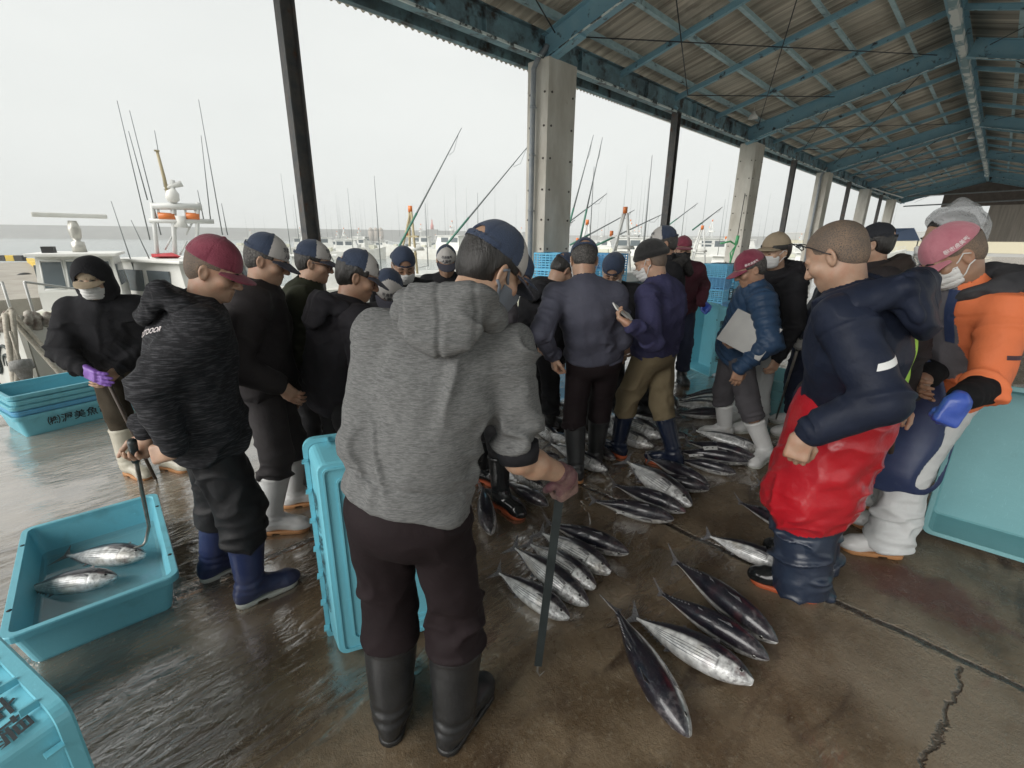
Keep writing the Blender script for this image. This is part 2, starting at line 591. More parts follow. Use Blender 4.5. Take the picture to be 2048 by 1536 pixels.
    far = mr(a, 2.2, 7.0, 0, .16)
    wet = ma('ADD', ma('ADD', mr(noise(1.05, (1, 1.7, 1), det=5, dist=.6), .25, .75), sea), far)
    pool = mr(wet, .66, .80)
    damp = noise(9, det=6, ro=.7)
    rough = N('ShaderNodeMix'); rough.data_type = 'FLOAT'
    L(pool, rough.inputs[0]); L(mr(damp, .35, .65, .20, .46), rough.inputs[2]); rough.inputs[3].default_value = .045
    L(rough.outputs[0], b.inputs['Roughness'])
    b.inputs['Specular IOR Level'].default_value = .6
    L(ma('MULTIPLY', pool, 1.0), b.inputs['Coat Weight'])
    b.inputs['Coat IOR'].default_value = 2.7
    b.inputs['Coat Roughness'].default_value = .035
    # relief: grit where dry, ripples where wet
    rip = ma('MULTIPLY', noise(14, (.42, 1.4, 1), det=5, ro=.58, dist=1.3), mr(noise(1.1, (1, 1.8, 1), det=4, dist=.6), .36, .62, .12, 1.0))
    h_dry = ma('ADD', ma('MULTIPLY', fin, .0040), ma('ADD', ma('MULTIPLY', grit, .0020), ma('MULTIPLY', mid, .010)))
    h_wet = ma('ADD', ma('MULTIPLY', rip, .0095), ma('MULTIPLY', fin, .0007))
    hm = N('ShaderNodeMix'); hm.data_type = 'FLOAT'
    L(pool, hm.inputs[0]); L(h_dry, hm.inputs[2]); L(h_wet, hm.inputs[3])
    h = ma('SUBTRACT', hm.outputs[0], ma('MULTIPLY', dark, .012))
    h = ma('ADD', h, ma('MULTIPLY', chip, .004))
    bp = N('ShaderNodeBump'); bp.inputs['Strength'].default_value = 1.0; bp.inputs['Distance'].default_value = 1.0
    L(h, bp.inputs['Height']); L(bp.outputs[0], b.inputs['Normal']); L(bp.outputs[0], b.inputs['Coat Normal'])
    return m

def sea_material():
    m = mat('sea water', (0.17, 0.20, 0.195), rough=.14)
    t, b = M_nodes(m)
    tc = t.nodes.new('ShaderNodeTexCoord')
    n1 = t.nodes.new('ShaderNodeTexNoise'); n1.inputs['Scale'].default_value = .9; n1.inputs['Detail'].default_value = 6
    t.links.new(tc.outputs['Object'], n1.inputs['Vector'])
    bp = t.nodes.new('ShaderNodeBump'); bp.inputs['Strength'].default_value = .8; bp.inputs['Distance'].default_value = .25
    t.links.new(n1.outputs['Fac'], bp.inputs['Height']); t.links.new(bp.outputs[0], b.inputs['Normal'])
    return m

# ------------------------------------------------------------------ ground and water
QUAY = 7.7
SEA_Z = -1.5
mb = MB()
mb.add([(-30, -4.2, 0), (90, -4.2, 0), (90, QUAY, 0), (-30, QUAY, 0), (-30, QUAY, -4), (90, QUAY, -4)],
       [(0, 1, 2, 3), (3, 2, 5, 4)])
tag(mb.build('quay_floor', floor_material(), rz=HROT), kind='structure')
mb = MB()
mb.add([(-900, QUAY + .01, 0), (1400, QUAY + .01, 0), (1400, 1500, 0), (-900, 1500, 0)], [(0, 1, 2, 3)])
tag(mb.build('harbour_water', sea_material(), loc=(0, 0, SEA_Z), rz=HROT), kind='structure')
mb = MB()
mb.add([(-40, -60, 0), (90, -60, 0), (90, -4.2, 0), (-40, -4.2, 0)], [(0, 1, 2, 3)])  # unseen yard added beside the hall, kept pale to bounce light inside
tag(mb.build('bounce_yard', mat('pale bounce concrete', (0.50, 0.49, 0.46), (0.42, 0.41, 0.38), scale=.6, rough=.85), rz=HROT), kind='structure')
mb = MB()
mb.add([(92, -40, -.02), (900, -400, -.02), (900, QUAY - 3, -.02), (92, QUAY - 3, -.02)], [(0, 1, 2, 3)])
tag(mb.build('far_yard', mat('yard concrete', (0.32, 0.31, 0.29), rough=.6), rz=HROT), kind='structure')

# ------------------------------------------------------------------ the market hall
hallroot = empty('market_hall', (0, 0, 0), HROT, 'open sided market hall with blue steel rafters and a corrugated roof', 'market hall')
RIDGE_P, EAVE_P = 1.72, 7.86
A0, A1 = -5.5, 52.0
def zr(p):                       # underside of the sheets
    q = p if p >= RIDGE_P else 2 * RIDGE_P - p
    return 5.47 + .265 * (6.3 - q)
def roof_sheet(p0, p1):
    n = int((A1 - A0) / .13 * 6)
    aa = np.linspace(A0, A1, n)
    wv = np.sin(aa / .13 * 2 * math.pi) * .026
    ps = np.linspace(p0, p1, 6)
    V = []
    for k in range(len(ps)):
        stp = .018 * (1 if k % 2 else 0)
        V.append(np.stack([aa, np.full(n, ps[k]), zr(ps[k]) + .035 + wv + stp], 1))
    V = np.concatenate(V)
    i = np.arange(n - 1)
    Q = np.concatenate([np.stack([k * n + i, k * n + i + 1, (k + 1) * n + i + 1, (k + 1) * n + i], 1) for k in range(len(ps) - 1)])
    o = npmesh('roof_sheet', V, Q, [sheet_m], hallroot)
    solidify(o, .008, 1)
roof_sheet(EAVE_P, RIDGE_P)
roof_sheet(2 * RIDGE_P - EAVE_P, RIDGE_P)

def ibeam(m, a, b, w, h, t=.018, up=(0, 0, 1)):
    """steel I section from a to b; a and b run along its bottom"""
    a, b = Vector(a), Vector(b)
    d = (b - a).normalized(); s = d.cross(Vector(up)).normalized(); u = s.cross(d)
    m.bar(a + u * (t / 2), b + u * (t / 2), w, t, up)
    m.bar(a + u * (h - t / 2), b + u * (h - t / 2), w, t, up)
    m.bar(a + u * (h / 2), b + u * (h / 2), t * .7, h - 2 * t, up)

def mirror(p): return 2 * RIDGE_P - p
bays = [-2.7 + 10 * k for k in range(6)]
for a in bays + [A1 - .4]:
    for side in (0, 1):
        f = (lambda p: p) if side == 0 else mirror
        m = MB()
        ibeam(m, (a, f(6.55), zr(6.55) - .60), (a, f(RIDGE_P + .09), zr(RIDGE_P + .09) - .60), .20, .40)
        # haunch plate at the column
        m.bar((a, f(6.62), zr(6.6) - .66), (a, f(5.75), zr(5.75) - .62), .16, .05)
        m.build('rafter', paint_rafter, hallroot)
        m = MB()
        for q in (2.1, 3.0, 4.2, 5.2, 6.1):
            pass
        m.bar((a - .085, f(6.2), zr(6.2) - .607), (a - .085, f(2.0), zr(2.0) - .607), .05, .006)
        m.build('peeling_flange', paint_peel, hallroot)
for k in range(20):
    a = -2.7 + 2.5 * k
    if k % 4 == 0: continue
    for side in (0, 1):
        f = (lambda p: p) if side == 0 else mirror
        m = MB()
        m.bar((a, f(6.75), zr(6.75) - .27), (a, f(RIDGE_P + .1), zr(RIDGE_P + .1) - .27), .085, .10)
        m.bar((a - .055, f(6.75), zr(6.75) - .225), (a - .055, f(RIDGE_P + .1), zr(RIDGE_P + .1) - .225), .03, .012)
        m.tube([(a, f(6.75), zr(6.75) - .27), (a, f(6.68), zr(6.7) - .40), (a, f(6.55), zr(6.6) - .52)], .045, 8)
        m.build('secondary_rafter', paint_rafter, hallroot)
for p in (6.32, 5.37, 4.42, 3.55, 2.65):
    for side in (0, 1):
        q = p if side == 0 else mirror(p)
        z = zr(p)
        m = MB()
        m.bar((A0, q, z - .07), (A1, q, z - .07), .022, .14)
        m.bar((A0, q - .035, z - .135), (A1, q - .035, z - .135), .085, .014)
        m.build('purlin', paint_purlin, hallroot)
m = MB()
ibeam(m, (A0, RIDGE_P, zr(RIDGE_P) - .58), (A1, RIDGE_P, zr(RIDGE_P) - .58), .16, .50)
m.build('ridge_beam', paint_rafter, hallroot)
m = MB()
n_ = 300
V_ = []
for k in range(n_):
    a = 6 + k * .14
    w1 = .05 + .05 * abs(math.sin(k * .7) * math.sin(k * .23)) + rng.uniform(0, .03)
    V_ += [(a, RIDGE_P - .092, zr(RIDGE_P) - .588 + w1 * 1.6), (a, RIDGE_P - .092, zr(RIDGE_P) - .590), (a, RIDGE_P - .03 + w1 * .8, zr(RIDGE_P) - .592)]
m.add(V_, [(3 * k + j, 3 * k + 3 + j, 3 * k + 4 + j, 3 * k + 1 + j) for k in range(n_ - 1) for j in (0, 1)])
m.build('peeling_ridge_paint', mat('old paint', (0.25, 0.38, 0.42), (0.74, 0.78, 0.76), scale=1.6, rough=.7, bump=.5, bscale=10, lo=.45, hi=.52), hallroot)
for side in (0, 1):
    f = (lambda p: p) if side == 0 else mirror
    m = MB()
    ibeam(m, (A0, f(6.62), 4.80), (A1, f(6.62), 4.80), .20, .42)
    for k in range(24):                # web stiffeners
        m.box((A0 + 1.3 + k * 2.5, f(6.57), 5.0), (.02, .09, .36))
    m.build('eave_beam', paint_beam, hallroot)
    m = MB()
    m.bar((A0, f(6.50), 4.797), (A1, f(6.50), 4.797), .03, .035)
    m.build('flaking_edge', paint_peel, hallroot)
    m = MB()
    m.bar((A0, f(7.30), 5.0), (A1, f(7.30), 5.0), .03, .20)
    m.bar((A0, f(7.34), 4.905), (A1, f(7.34), 4.905), .09, .012)
    m.build('gutter_board', paint_beam, hallroot)
    m = MB()
    m.tube([(A0, f(7.44), 4.93), (A1, f(7.44), 4.93)], .018, 6)
    m.build('conduit', mat('pale conduit', (0.35, 0.38, 0.36), rough=.5), hallroot)
# tie rods
for k, a in enumerate(bays):
    for side in (0, 1):
        f = (lambda p: p) if side == 0 else mirror
        m = MB()
        for (a0, p0, a1, p1) in ((a + .1, 6.3, a + 9.9, 2.2), (a + 9.9, 6.3, a + .1, 2.2), (a + 5, 6.3, a + 9.9, 4.3), (a + 5, 6.3, a + .1, 4.3)):
            m.tube([(a0, f(p0), zr(p0) - .33), (a1, f(p1), zr(p1) - .33)], .011, 6)
        m.build('tie_rod', mat('tie rod', (0.02, 0.025, 0.03), rough=.6), hallroot)

def column(a, p, pipe=False):
    m = MB()
    m.box((a, p, 2.4), (.80, .52, 4.79), bev=.012)
    for z in (1.55, 3.1, 4.3):
        m.box((a, p, z), (.806, .526, .012))
    col = m.build('column', concrete_col, hallroot)
    if p > 0 and a in (7.54, 17.9):
        for s in (-.30, .30):
            for z in np.arange(.4, 4.7, .55):
                m = MB(); m.tube([(a + s, p - .262, z), (a + s, p - .276, z)], .020, 8); m.build('bolt', bolt_m, col)
                m = MB(); m.tube([(a - .402, p + s * .6, z), (a - .416, p + s * .6, z)], .020, 8); m.build('bolt', bolt_m, col)
    m = MB()
    ibeam(m, (a + .38, p + .03, .02), (a + .38, p + .03, 4.78), .16, .14, up=(1, 0, 0))
    m.build('steel_post', rusty, col)
    if pipe:
        m = MB()
        x, y = a - .50, p + .02
        m.tube([(x + .22, y - .1, 5.02), (x + .20, y - .1, 4.96), (x + .06, y - .05, 4.80), (x, y, 4.62), (x, y, 2.4), (x, y, .0)], .050, 12)
        for z in (3.2, 4.0, 2.2, 1.2):
            m.tube([(x, y, z), (x, y, z + .04)], .058, 12)
            m.tube([(x, y, z + .02), (x + .12, y, z + .02)], .010, 6)
        m.build('drain_pipe', pipe_m, col)
    return col
for k, a in enumerate((-2.7, 7.54, 17.9, 27.4, 37.3, 47.3)):
    column(a, 6.62, k in (1, 3))
    column(a, mirror(6.62))
def post(a, p):
    m = MB()
    ibeam(m, (a - .09, p, 0.0), (a - .09, p, 4.80), .18, .18, up=(1, 0, 0))
    m.build('steel_post', rusty, hallroot)
for a in (2.64, 12.3, 22.3, 32.3, 42.3):
    post(a, 6.55); post(a, mirror(6.55))
# far gable: dark board above, hanging sheet below
m = MB()
m.add([(A1 - .2, 5.2, 5.3), (A1 - .2, -1.8, 5.3), (A1 - .2, -1.8, 5.55), (A1 - .2, RIDGE_P, 6.55), (A1 - .2, 5.2, 5.62)], [(0, 1, 2, 3, 4)])
o = m.build('gable_board', board_m, hallroot); solidify(o, .08)
m = MB()
m.box((A1 - .3, 1.4, 4.85), (.08, 5.2, .95))
m.build('gable_board', board_m, hallroot)
m = MB()
m.box((A1 - .5, -.15, 3.1), (.05, 2.7, 2.6))
m.build('hanging_sheet', curtain_m, hallroot)
m = MB()
m.tube([(A1 - .8, 6.3, 5.25), (A1 - .8, -2.8, 5.4)], .05, 6)
m.tube([(A1 - .8, 6.3, 4.5), (A1 - .8, -2.8, 4.75)], .05, 6)
m.build('cross_tube', pipe_m, hallroot)
# lamp hanging from the second purlin, and a fluorescent tube further on
def lamp(a, p):
    m = MB()
    z = zr(p) - .2
    m.tube([(a, p, z + .10), (a, p, z)], .006, 6)
    m.tube([(a, p, z), (a, p, z - .05), (a, p, z - .12), (a, p, z - .2)], [.045, .05, .11, .135], 14)
    m.build('lamp', white_m, hallroot)
lamp(15.9, 6.0); lamp(31, 2.0)
m = MB()
m.tube([(36, 6.1, 4.75), (39, 6.0, 4.75), (42, 5.3, 4.55)], .035, 8)
m.build('pale_hose', white_m, hallroot)
# stay cable from the eave down to the second column, tied off with green rope
ca = empty('stay_cable', (0, 0, 0), 0, 'thin dark stay cable slanting down across the second column, tied with green rope', 'cable')
m = MB()
p0, p1 = hall(18.7, 6.9, 4.75), hall(16.2, 6.05, 1.55)
m.tube([p0, p1], .012, 6)
m.build('cable', cable_m, ca)
m = MB()
q = Vector(p1)
m.tube([q + Vector((-.55, -.1, .05)), q + Vector((-.2, 0, .12)), q, q + Vector((-.05, 0, -.2)), q + Vector((-.12, -.02, -.55))], .03, 6)
m.tube([q, q + Vector((-.15, 0, -.25)), q + Vector((-.05, 0, -.75))], .022, 6)
m.tube([q + Vector((0, 0, .02)), q + Vector((.02, 0, .3))], .05, 6)
m.build('green_rope', mat('green rope', (0.12, 0.5, 0.22), rough=.6), ca)
# ------------------------------------------------------------------ skipjack tuna
def fish_skin():
    m = bpy.data.materials.new('skipjack skin')
    m.use_nodes = True
    t, b = M_nodes(m)
    N, L = t.nodes.new, t.links.new
    def att(n):
        q = N('ShaderNodeAttribute'); q.attribute_name = n; return q.outputs['Fac']
    def mr(src, lo, hi, a=0., c=1.):
        q = N('ShaderNodeMapRange'); q.interpolation_type = 'SMOOTHSTEP'
        for i, v in enumerate((lo, hi, a, c)): q.inputs[i + 1].default_value = v
        L(src, q.inputs[0]); return q.outputs[0]
    def ma(op, x, y):
        q = N('ShaderNodeMath'); q.operation = op
        for i, s in enumerate((x, y)):
            if isinstance(s, (int, float)): q.inputs[i].default_value = s
            else: L(s, q.inputs[i])
        return q.outputs[0]
    def mx(f, A, B):
        q = N('ShaderNodeMix'); q.data_type = 'RGBA'; L(f, q.inputs[0])
        for s, i in ((A, 6), (B, 7)):
            if isinstance(s, tuple): q.inputs[i].default_value = (*s, 1)
            else: L(s, q.inputs[i])
        return q.outputs[2]
    tc = N('ShaderNodeTexCoord')
    oi = N('ShaderNodeObjectInfo')
    vadd = N('ShaderNodeVectorMath'); vadd.operation = 'ADD'
    L(tc.outputs['Object'], vadd.inputs[0]); 
    sc = N('ShaderNodeVectorMath'); sc.operation = 'SCALE'; sc.inputs[0].default_value = (13, 7, 5)
    L(oi.outputs['Random'], sc.inputs['Scale']); L(sc.outputs[0], vadd.inputs[1])
    def noise(s, det=4):
        q = N('ShaderNodeTexNoise'); q.inputs['Scale'].default_value = s; q.inputs['Detail'].default_value = det
        L(vadd.outputs[0], q.inputs['Vector']); return q.outputs['Fac']
    bel, ln = att('belly'), att('length')
    w = ma('MULTIPLY', ma('SUBTRACT', noise(9), .5), .10)
    bl = ma('ADD', bel, w)
    fine = noise(70, 3)
    back = mx(mr(noise(14), .35, .65), (0.005, 0.006, 0.012), (0.014, 0.010, 0.017))
    back = mx(mr(fine, .56, .68, 0, .6), back, (0.05, 0.055, 0.065))
    silver = mx(mr(noise(16), .35, .68), (0.80, 0.81, 0.80), (0.46, 0.47, 0.47))
    silver = mx(mr(noise(4), .5, .7, 0, .5), silver, (0.48, 0.43, 0.33))
    edge = mr(bl, .36, .48)
    col = mx(edge, back, silver)
    stripe = None
    for c_, w_ in ((.585, .016), (.665, .018), (.745, .018), (.825, .016)):
        d = ma('ABSOLUTE', ma('SUBTRACT', ma('ADD', bel, ma('MULTIPLY', w, .25)), c_), 0) if False else ma('SUBTRACT', ma('ADD', bel, ma('MULTIPLY', w, .22)), c_)
        q = N('ShaderNodeMath'); q.operation = 'ABSOLUTE'; L(d, q.inputs[0])
        s_ = mr(q.outputs[0], w_ * .45, w_, 1, 0)
        stripe = s_ if stripe is None else ma('MAXIMUM', stripe, s_)
    stripe = ma('MULTIPLY', stripe, mr(ln, .70, .77, 1, 0))
    stripe = ma('MULTIPLY', stripe, mr(ln, .06, .16, 0, 1))
    col = mx(ma('MULTIPLY', stripe, mr(noise(7), .30, .60, .25, .85)), col, (0.045, 0.05, 0.062))
    head = ma('MULTIPLY', mr(ln, .76, .80), mr(noise(30), .45, .62, .10, .65))
    col = mx(head, col, (0.11, 0.10, 0.105))
    gill = att('gill')
    col = mx(ma('MULTIPLY', gill, .8), col, (0.03, 0.025, 0.028))
    blood = ma('MULTIPLY', mr(noise(6), .60, .70), mr(ln, .6, .9, .15, .5))
    col = mx(blood, col, (0.13, 0.035, 0.04))
    L(col, b.inputs['Base Color'])
    L(mr(edge, 0, 1, 0.0, .18), b.inputs['Metallic'])
    b.inputs['Roughness'].default_value = .30
    b.inputs['Coat Weight'].default_value = .7
    b.inputs['Coat Roughness'].default_value = .07
    bp = N('ShaderNodeBump'); bp.inputs['Strength'].default_value = .35; bp.inputs['Distance'].default_value = .004
    L(noise(120, 3), bp.inputs['Height']); L(bp.outputs[0], b.inputs['Normal'])
    return m
FISH_M = fish_skin()
FIN_M = mat('fish fin', (0.05, 0.05, 0.06), (0.20, 0.20, 0.205), scale=30, rough=.3, coat=.4, stretch=(1, 1, 3), bump=.3, bscale=120)
FEYE_M = mat('fish eye', (0.008, 0.008, 0.010), rough=.08)
FRING_M = mat('fish eye ring', (0.42, 0.42, 0.40), rough=.2, metal=.6)
MOUTH_M = mat('fish mouth', (0.03, 0.015, 0.015), rough=.4)

_fx = np.array([0, .03, .08, .16, .28, .42, .55, .68, .78, .86, .92, .965, .99, 1.0])
_fh = 1.10 * np.array([.014, .0145, .022, .046, .084, .113, .124, .121, .109, .090, .067, .042, .022, .006])
_ft = 1.14 * np.array([.020, .019, .024, .038, .062, .084, .094, .094, .086, .070, .052, .032, .016, .005])
def smoothcurve(x, xs, ys):
    # monotone enough: linear interpolation on a densely smoothed copy
    g = np.linspace(0, 1, 400)
    y = np.interp(g, xs, ys)
    k = np.hanning(23); k /= k.sum()
    yp = np.convolve(np.pad(y, 11, mode='edge'), k, mode='valid')
    yp[-10:] = y[-10:]
    return np.interp(x, g, yp)

def fish_body(bend, gape, deep=1.0):
    nx, na = 72, 40
    xs = 1 - (1 - np.linspace(0, 1, nx)) ** 1.25
    xs[-1] = .999
    V = []; bel = []; ln = []; gl = []
    for x in xs:
        h = smoothcurve(x, _fx, _fh) * deep; t = smoothcurve(x, _fx, _ft)
        for k in range(na):
            a = 2 * math.pi * k / na
            cz, cy = math.cos(a), math.sin(a)
            z = h * np.sign(cz) * abs(cz) ** .92; y = t * np.sign(cy) * abs(cy) ** .95
            b = .5 - .5 * cz
            hh = z / max(h, 1e-4)
            # gill cover edge, an arc behind the eye
            gx = .775 - .028 * (1 - hh * hh) + .02 * hh
            g = math.exp(-((x - gx) / .0045) ** 2) * (hh > -.9) * (hh < .72)
            k2 = 1 - .05 * g + .03 * math.exp(-((x - gx - .012) / .008) ** 2) * (hh > -.9) * (hh < .72)
            # mouth: the jaws part towards the snout
            if x > .90:
                u = (x - .90) / .10
                mz = -.25 * h
                if abs(z - mz) < .5 * h and gape:
                    z += (1 if z > mz else -1) * gape * u * .018
            V.append((x, y * k2, z * k2 + .006 * math.sin(x * 3) - bend * 0))
            bel.append(b); ln.append(x)
            mline = math.exp(-(((z / max(h, 1e-4)) + .22 - (x - .9) * .6) / .10) ** 2) * (x > .915)
            gl.append(max(g * 1.0, mline))
    V = np.array(V)
    V[:, 1] += bend * np.sin((V[:, 0] - .4) * 2.4) * .12
    i = np.arange(nx - 1)[:, None]; k = np.arange(na)[None]
    Q = np.stack([i * na + k, i * na + (k + 1) % na, (i + 1) * na + (k + 1) % na, (i + 1) * na + k], -1).reshape(-1, 4)
    return V, Q, np.array(bel), np.array(ln), np.array(gl)

def fish_proto(bend, gape, deep=1.0):
    root = empty('skipjack_tuna')
    V, Q, bel, ln, gl = fish_body(bend, gape, deep)
    def bz(x): return bend * math.sin((x - .4) * 2.4) * .12
    o = npmesh('body', V, Q, [FISH_M], root)
    for n, d in (('belly', bel), ('length', ln), ('gill', gl)):
        at = o.data.attributes.new(n, 'FLOAT', 'POINT'); at.data.foreach_set('value', d.astype(np.float32))
    bm = bmesh.new(); bm.from_mesh(o.data)
    bmesh.ops.holes_fill(bm, edges=[e for e in bm.edges if e.is_boundary])
    bm.to_mesh(o.data); bm.free()
    def fin(name, pts, th=.006, curve=0.0):
        m = MB()
        pts = np.array(pts, float)
        c = pts.mean(0)
        n = len(pts)
        L_ = [p + np.array([0, th / 2 * .4, 0]) for p in pts]; R_ = [p - np.array([0, th / 2 * .4, 0]) for p in pts]
        vs = L_ + R_ + [c + np.array([0, th / 2, 0]), c - np.array([0, th / 2, 0])]
        fs = []
        for i in range(n):
            j = (i + 1) % n
            fs.append((i, j, 2 * n)); fs.append((n + j, n + i, 2 * n + 1)); fs.append((i, n + i, n + j, j))
        m.add(vs, fs, False)
        return m.build(name, FIN_M, root)
    y0 = bz(0)
    fin('tail_fin', [(.03, y0, .016), (-.005, y0, .035), (-.045, y0, .075), (-.095, y0 + .01, .132), (-.112, y0 + .01, .152), (-.076, y0, .088), (-.045, y0, .040), (-.034, y0, .0),
                     (-.045, y0, -.040), (-.076, y0, -.088), (-.112, y0 - .01, -.152), (-.095, y0 - .01, -.132), (-.045, y0, -.075), (-.005, y0, -.035), (.03, y0, -.016)], .012)
    z = lambda x, k=.96: float(smoothcurve(x, _fx, _fh)) * k * deep
    fin('dorsal_fin', [(.70, bz(.7), z(.70)), (.675, bz(.68), z(.68) + .050), (.64, bz(.64), z(.64) + .030), (.58, bz(.58), z(.58) + .014), (.50, bz(.5), z(.50) + .006), (.48, bz(.48), z(.48))], .006)
    fin('dorsal_fin', [(.44, bz(.44), z(.44)), (.40, bz(.4), z(.40) + .030), (.375, bz(.37), z(.375) + .038), (.385, bz(.38), z(.385) + .012), (.36, bz(.36), z(.36))], .006)
    fin('anal_fin', [(.38, bz(.38), -z(.38)), (.345, bz(.34), -z(.345) - .030), (.32, bz(.32), -z(.32) - .040), (.33, bz(.33), -z(.33) - .012), (.31, bz(.31), -z(.31))], .006)
    for s in (1, -1):
        pts = []
        for k in range(7):
            x = .30 - k * .035
            pts += [(x, z(x) * s), (x - .020, (z(x) + .015) * s), (x - .026, z(x) * s + .002 * s)]
        m = MB()
        n = len(pts)
        vs = [(x, bz(x) - .0025, q) for x, q in pts] + [(x, bz(x) + .0025, q) for x, q in pts] + [(x, bz(x), (z(x) - .006) * s) for x, q in pts]
        fs = []
        for i in range(n - 1):
            fs += [(i, i + 1, 2 * n + i + 1, 2 * n + i), (n + i + 1, n + i, 2 * n + i, 2 * n + i + 1), (i, n + i, n + i + 1, i + 1)]
        m.add(vs, fs)
        m.build('finlet_row', FIN_M, root)
    for s in (1, -1):
        t = lambda x: float(smoothcurve(x, _fx, _ft)) * s
        m = MB()
        m.add([(.742, t(.742) + bz(.74), .016), (.68, t(.68) * 1.03 + bz(.68) + s * .006, .030), (.62, t(.62) * 1.03 + bz(.62) + s * .008, .020), (.585, t(.585) + bz(.58) + s * .008, .006), (.64, t(.64) * 1.04 + bz(.64) + s * .006, .004), (.735, t(.735) * 1.02 + bz(.735), -.008)],
              [(0, 1, 5), (1, 4, 5), (1, 2, 4), (2, 3, 4)])
        o2 = m.build('pectoral_fin', FIN_M, root); solidify(o2, .004)
        for name, rr, mm, up in (('eye', .0135, FEYE_M, .0035),):
            m = MB()
            x, zz = .905, .012
            yy = float(smoothcurve(x, _fx, _ft)) * .97
            rings = []
            for (r_, d_) in ((.0165, -.004), (.0165, .0005), (.0135, .0022), (.0125, .0030), (.008, .0042), (.001, .0046)):
                rings.append([(x + r_ * math.cos(2 * math.pi * k / 20) - d_ * .3, s * (yy + d_ - .004 * math.cos(2 * math.pi * k / 20)) + bz(x), zz + r_ * math.sin(2 * math.pi * k / 20)) for k in range(20)])
            m.m = 0; m.loft(rings[:4], cap=False)
            m.m = 1; m.loft(rings[3:], cap=True)
            m.build('eye', [FRING_M, FEYE_M], root)
    return root

PROTO = [fish_proto(0.0, .35), fish_proto(.5, 0.0, .96), fish_proto(-.45, .8, 1.03)]
_used = [False] * 3
FISH_V = {}
def lay_fish(tail, head, theta, label, var=0, group='skipjack tuna laid out on the market floor', z=0.0, L=None, pitch=0.0, share=False):
    """tail and head are ground points; theta is how far the back leans to the fish's left (deg)"""
    T = np.array(tail, float); H = np.array(head, float)
    d = H - T; d[2] = 0
    full = np.linalg.norm(d)
    if L is None: L = full / 1.07 * rng.uniform(.95, 1.04)
    X = nrm(d); left = np.array([-X[1], X[0], 0.0])
    Z = UP_ * math.cos(R(theta)) + left * math.sin(R(theta))
    if pitch:
        X = nrm(X * math.cos(R(pitch)) + UP_ * math.sin(R(pitch)))
        Z = nrm(Z - X * float(Z @ X))
    Y = np.cross(Z, X)
    M3 = np.stack([X, Y, Z], 1)
    if not _used[var]:
        _used[var] = True; o = PROTO[var]
    else:
        o = copy_tree(PROTO[var])
    body = [c for c in PROTO[var].children if c.name.startswith('body')][0]
    if var not in FISH_V:
        FISH_V[var] = np.array([q.co[:] for q in body.data.vertices])
    zz = (FISH_V[var] @ M3.T)[:, 2].min() * L
    p = H - nrm(d) * L
    M = Matrix([[*(M3[0] * L), p[0]], [*(M3[1] * L), p[1]], [*(M3[2] * L), z - zz - .004], [0, 0, 0, 1]])
    o.matrix_world = M
    tag(o, label, 'fish', group)
    return o
UP_ = np.array([0, 0, 1.0])
# tail and head positions were measured on the floor
def F2(t, h, th, label, var=0, **k):
    if abs(th) <= 20: th -= 34 + (var - 1) * 7
    return lay_fish(G(*t), G(*h), th, label, var, **k)
# the four nearest
F2((1222, 1228), (1374, 1500), -52, 'dark tuna lying nearest the camera, silver flank and eye turned up', 0)
F2((1255, 1238), (1503, 1388), 66, 'bright silver tuna belly up beside the nearest dark tuna', 2)
F2((1312, 1185), (1526, 1350), 14, 'blackish tuna between the silver one and the outermost dark tuna', 1)
F2((1345, 1140), (1550, 1310), 10, 'outermost of the dark tuna in the nearest row', 0)
# the row of five by the hook
F2((985, 1152), (1138, 1253), 62, 'silver tuna at the near end of the row of five by the hook', 0)
F2((1028, 1117), (1172, 1228), 58, 'silver tuna second from the near end of the row of five', 1)
F2((1052, 1092), (1192, 1196), 66, 'striped silver tuna in the middle of the row of five', 2)
F2((1078, 1073), (1222, 1166), 64, 'silver tuna with an open mouth, next to the dark one in the row of five', 2)
F2((1090, 1060), (1256, 1124), 12, 'black tuna at the far end of the row of five by the hook', 0)
# the pile in the middle
F2((1178, 1015), (1346, 1055), 8, 'dark tuna with a white tag at the near side of the middle pile', 0)
F2((1232, 978), (1364, 1045), 14, 'dark tuna pressed under the silver one in the middle pile', 1)
F2((1246, 938), (1380, 1033), 64, 'striped silver tuna lying across the middle pile', 0, z=.012)
F2((1268, 955), (1415, 998), 8, 'dark tuna behind the silver one in the middle pile', 1)
F2((1296, 930), (1416, 986), 10, 'dark tuna at the far side of the middle pile', 0)
# by the glossy boot
F2((955, 985), (1052, 1036), 20, 'dark tuna lying behind the glossy black boot', 0)
F2((1010, 965), (1091, 1030), -48, 'dark tuna with its head past the glossy black boot', 1)
F2((958, 990), (990, 1082), -30, 'dark tuna pointing at the camera between the hoodie and the boot', 2)
F2((1010, 945), (1085, 985), 30, 'dark tuna farthest behind the glossy boot', 0)
# right, by the oilskin trousers
F2((1410, 1082), (1575, 1150), 60, 'silver tuna half behind the navy leg of the oilskin trousers', 0)
F2((1480, 1010), (1610, 1092), 5, 'dark tuna pointing behind the oilskin trousers', 1)
F2((1512, 973), (1620, 1000), 62, 'small silver tuna between the white boot and the oilskin trousers', 0)
# the tagged pile in front of the white boots
F2((1352, 928), (1470, 957), 8, 'dark tuna at the near side of the tagged pile by the white boots', 0)
F2((1352, 908), (1494, 942), 10, 'dark tuna with a white tag lying second in the tagged pile', 1)
F2((1362, 894), (1512, 934), 12, 'dark tuna in the middle of the tagged pile by the white boots', 0)
F2((1385, 880), (1522, 912), 64, 'silver tuna at the far side of the tagged pile', 1)
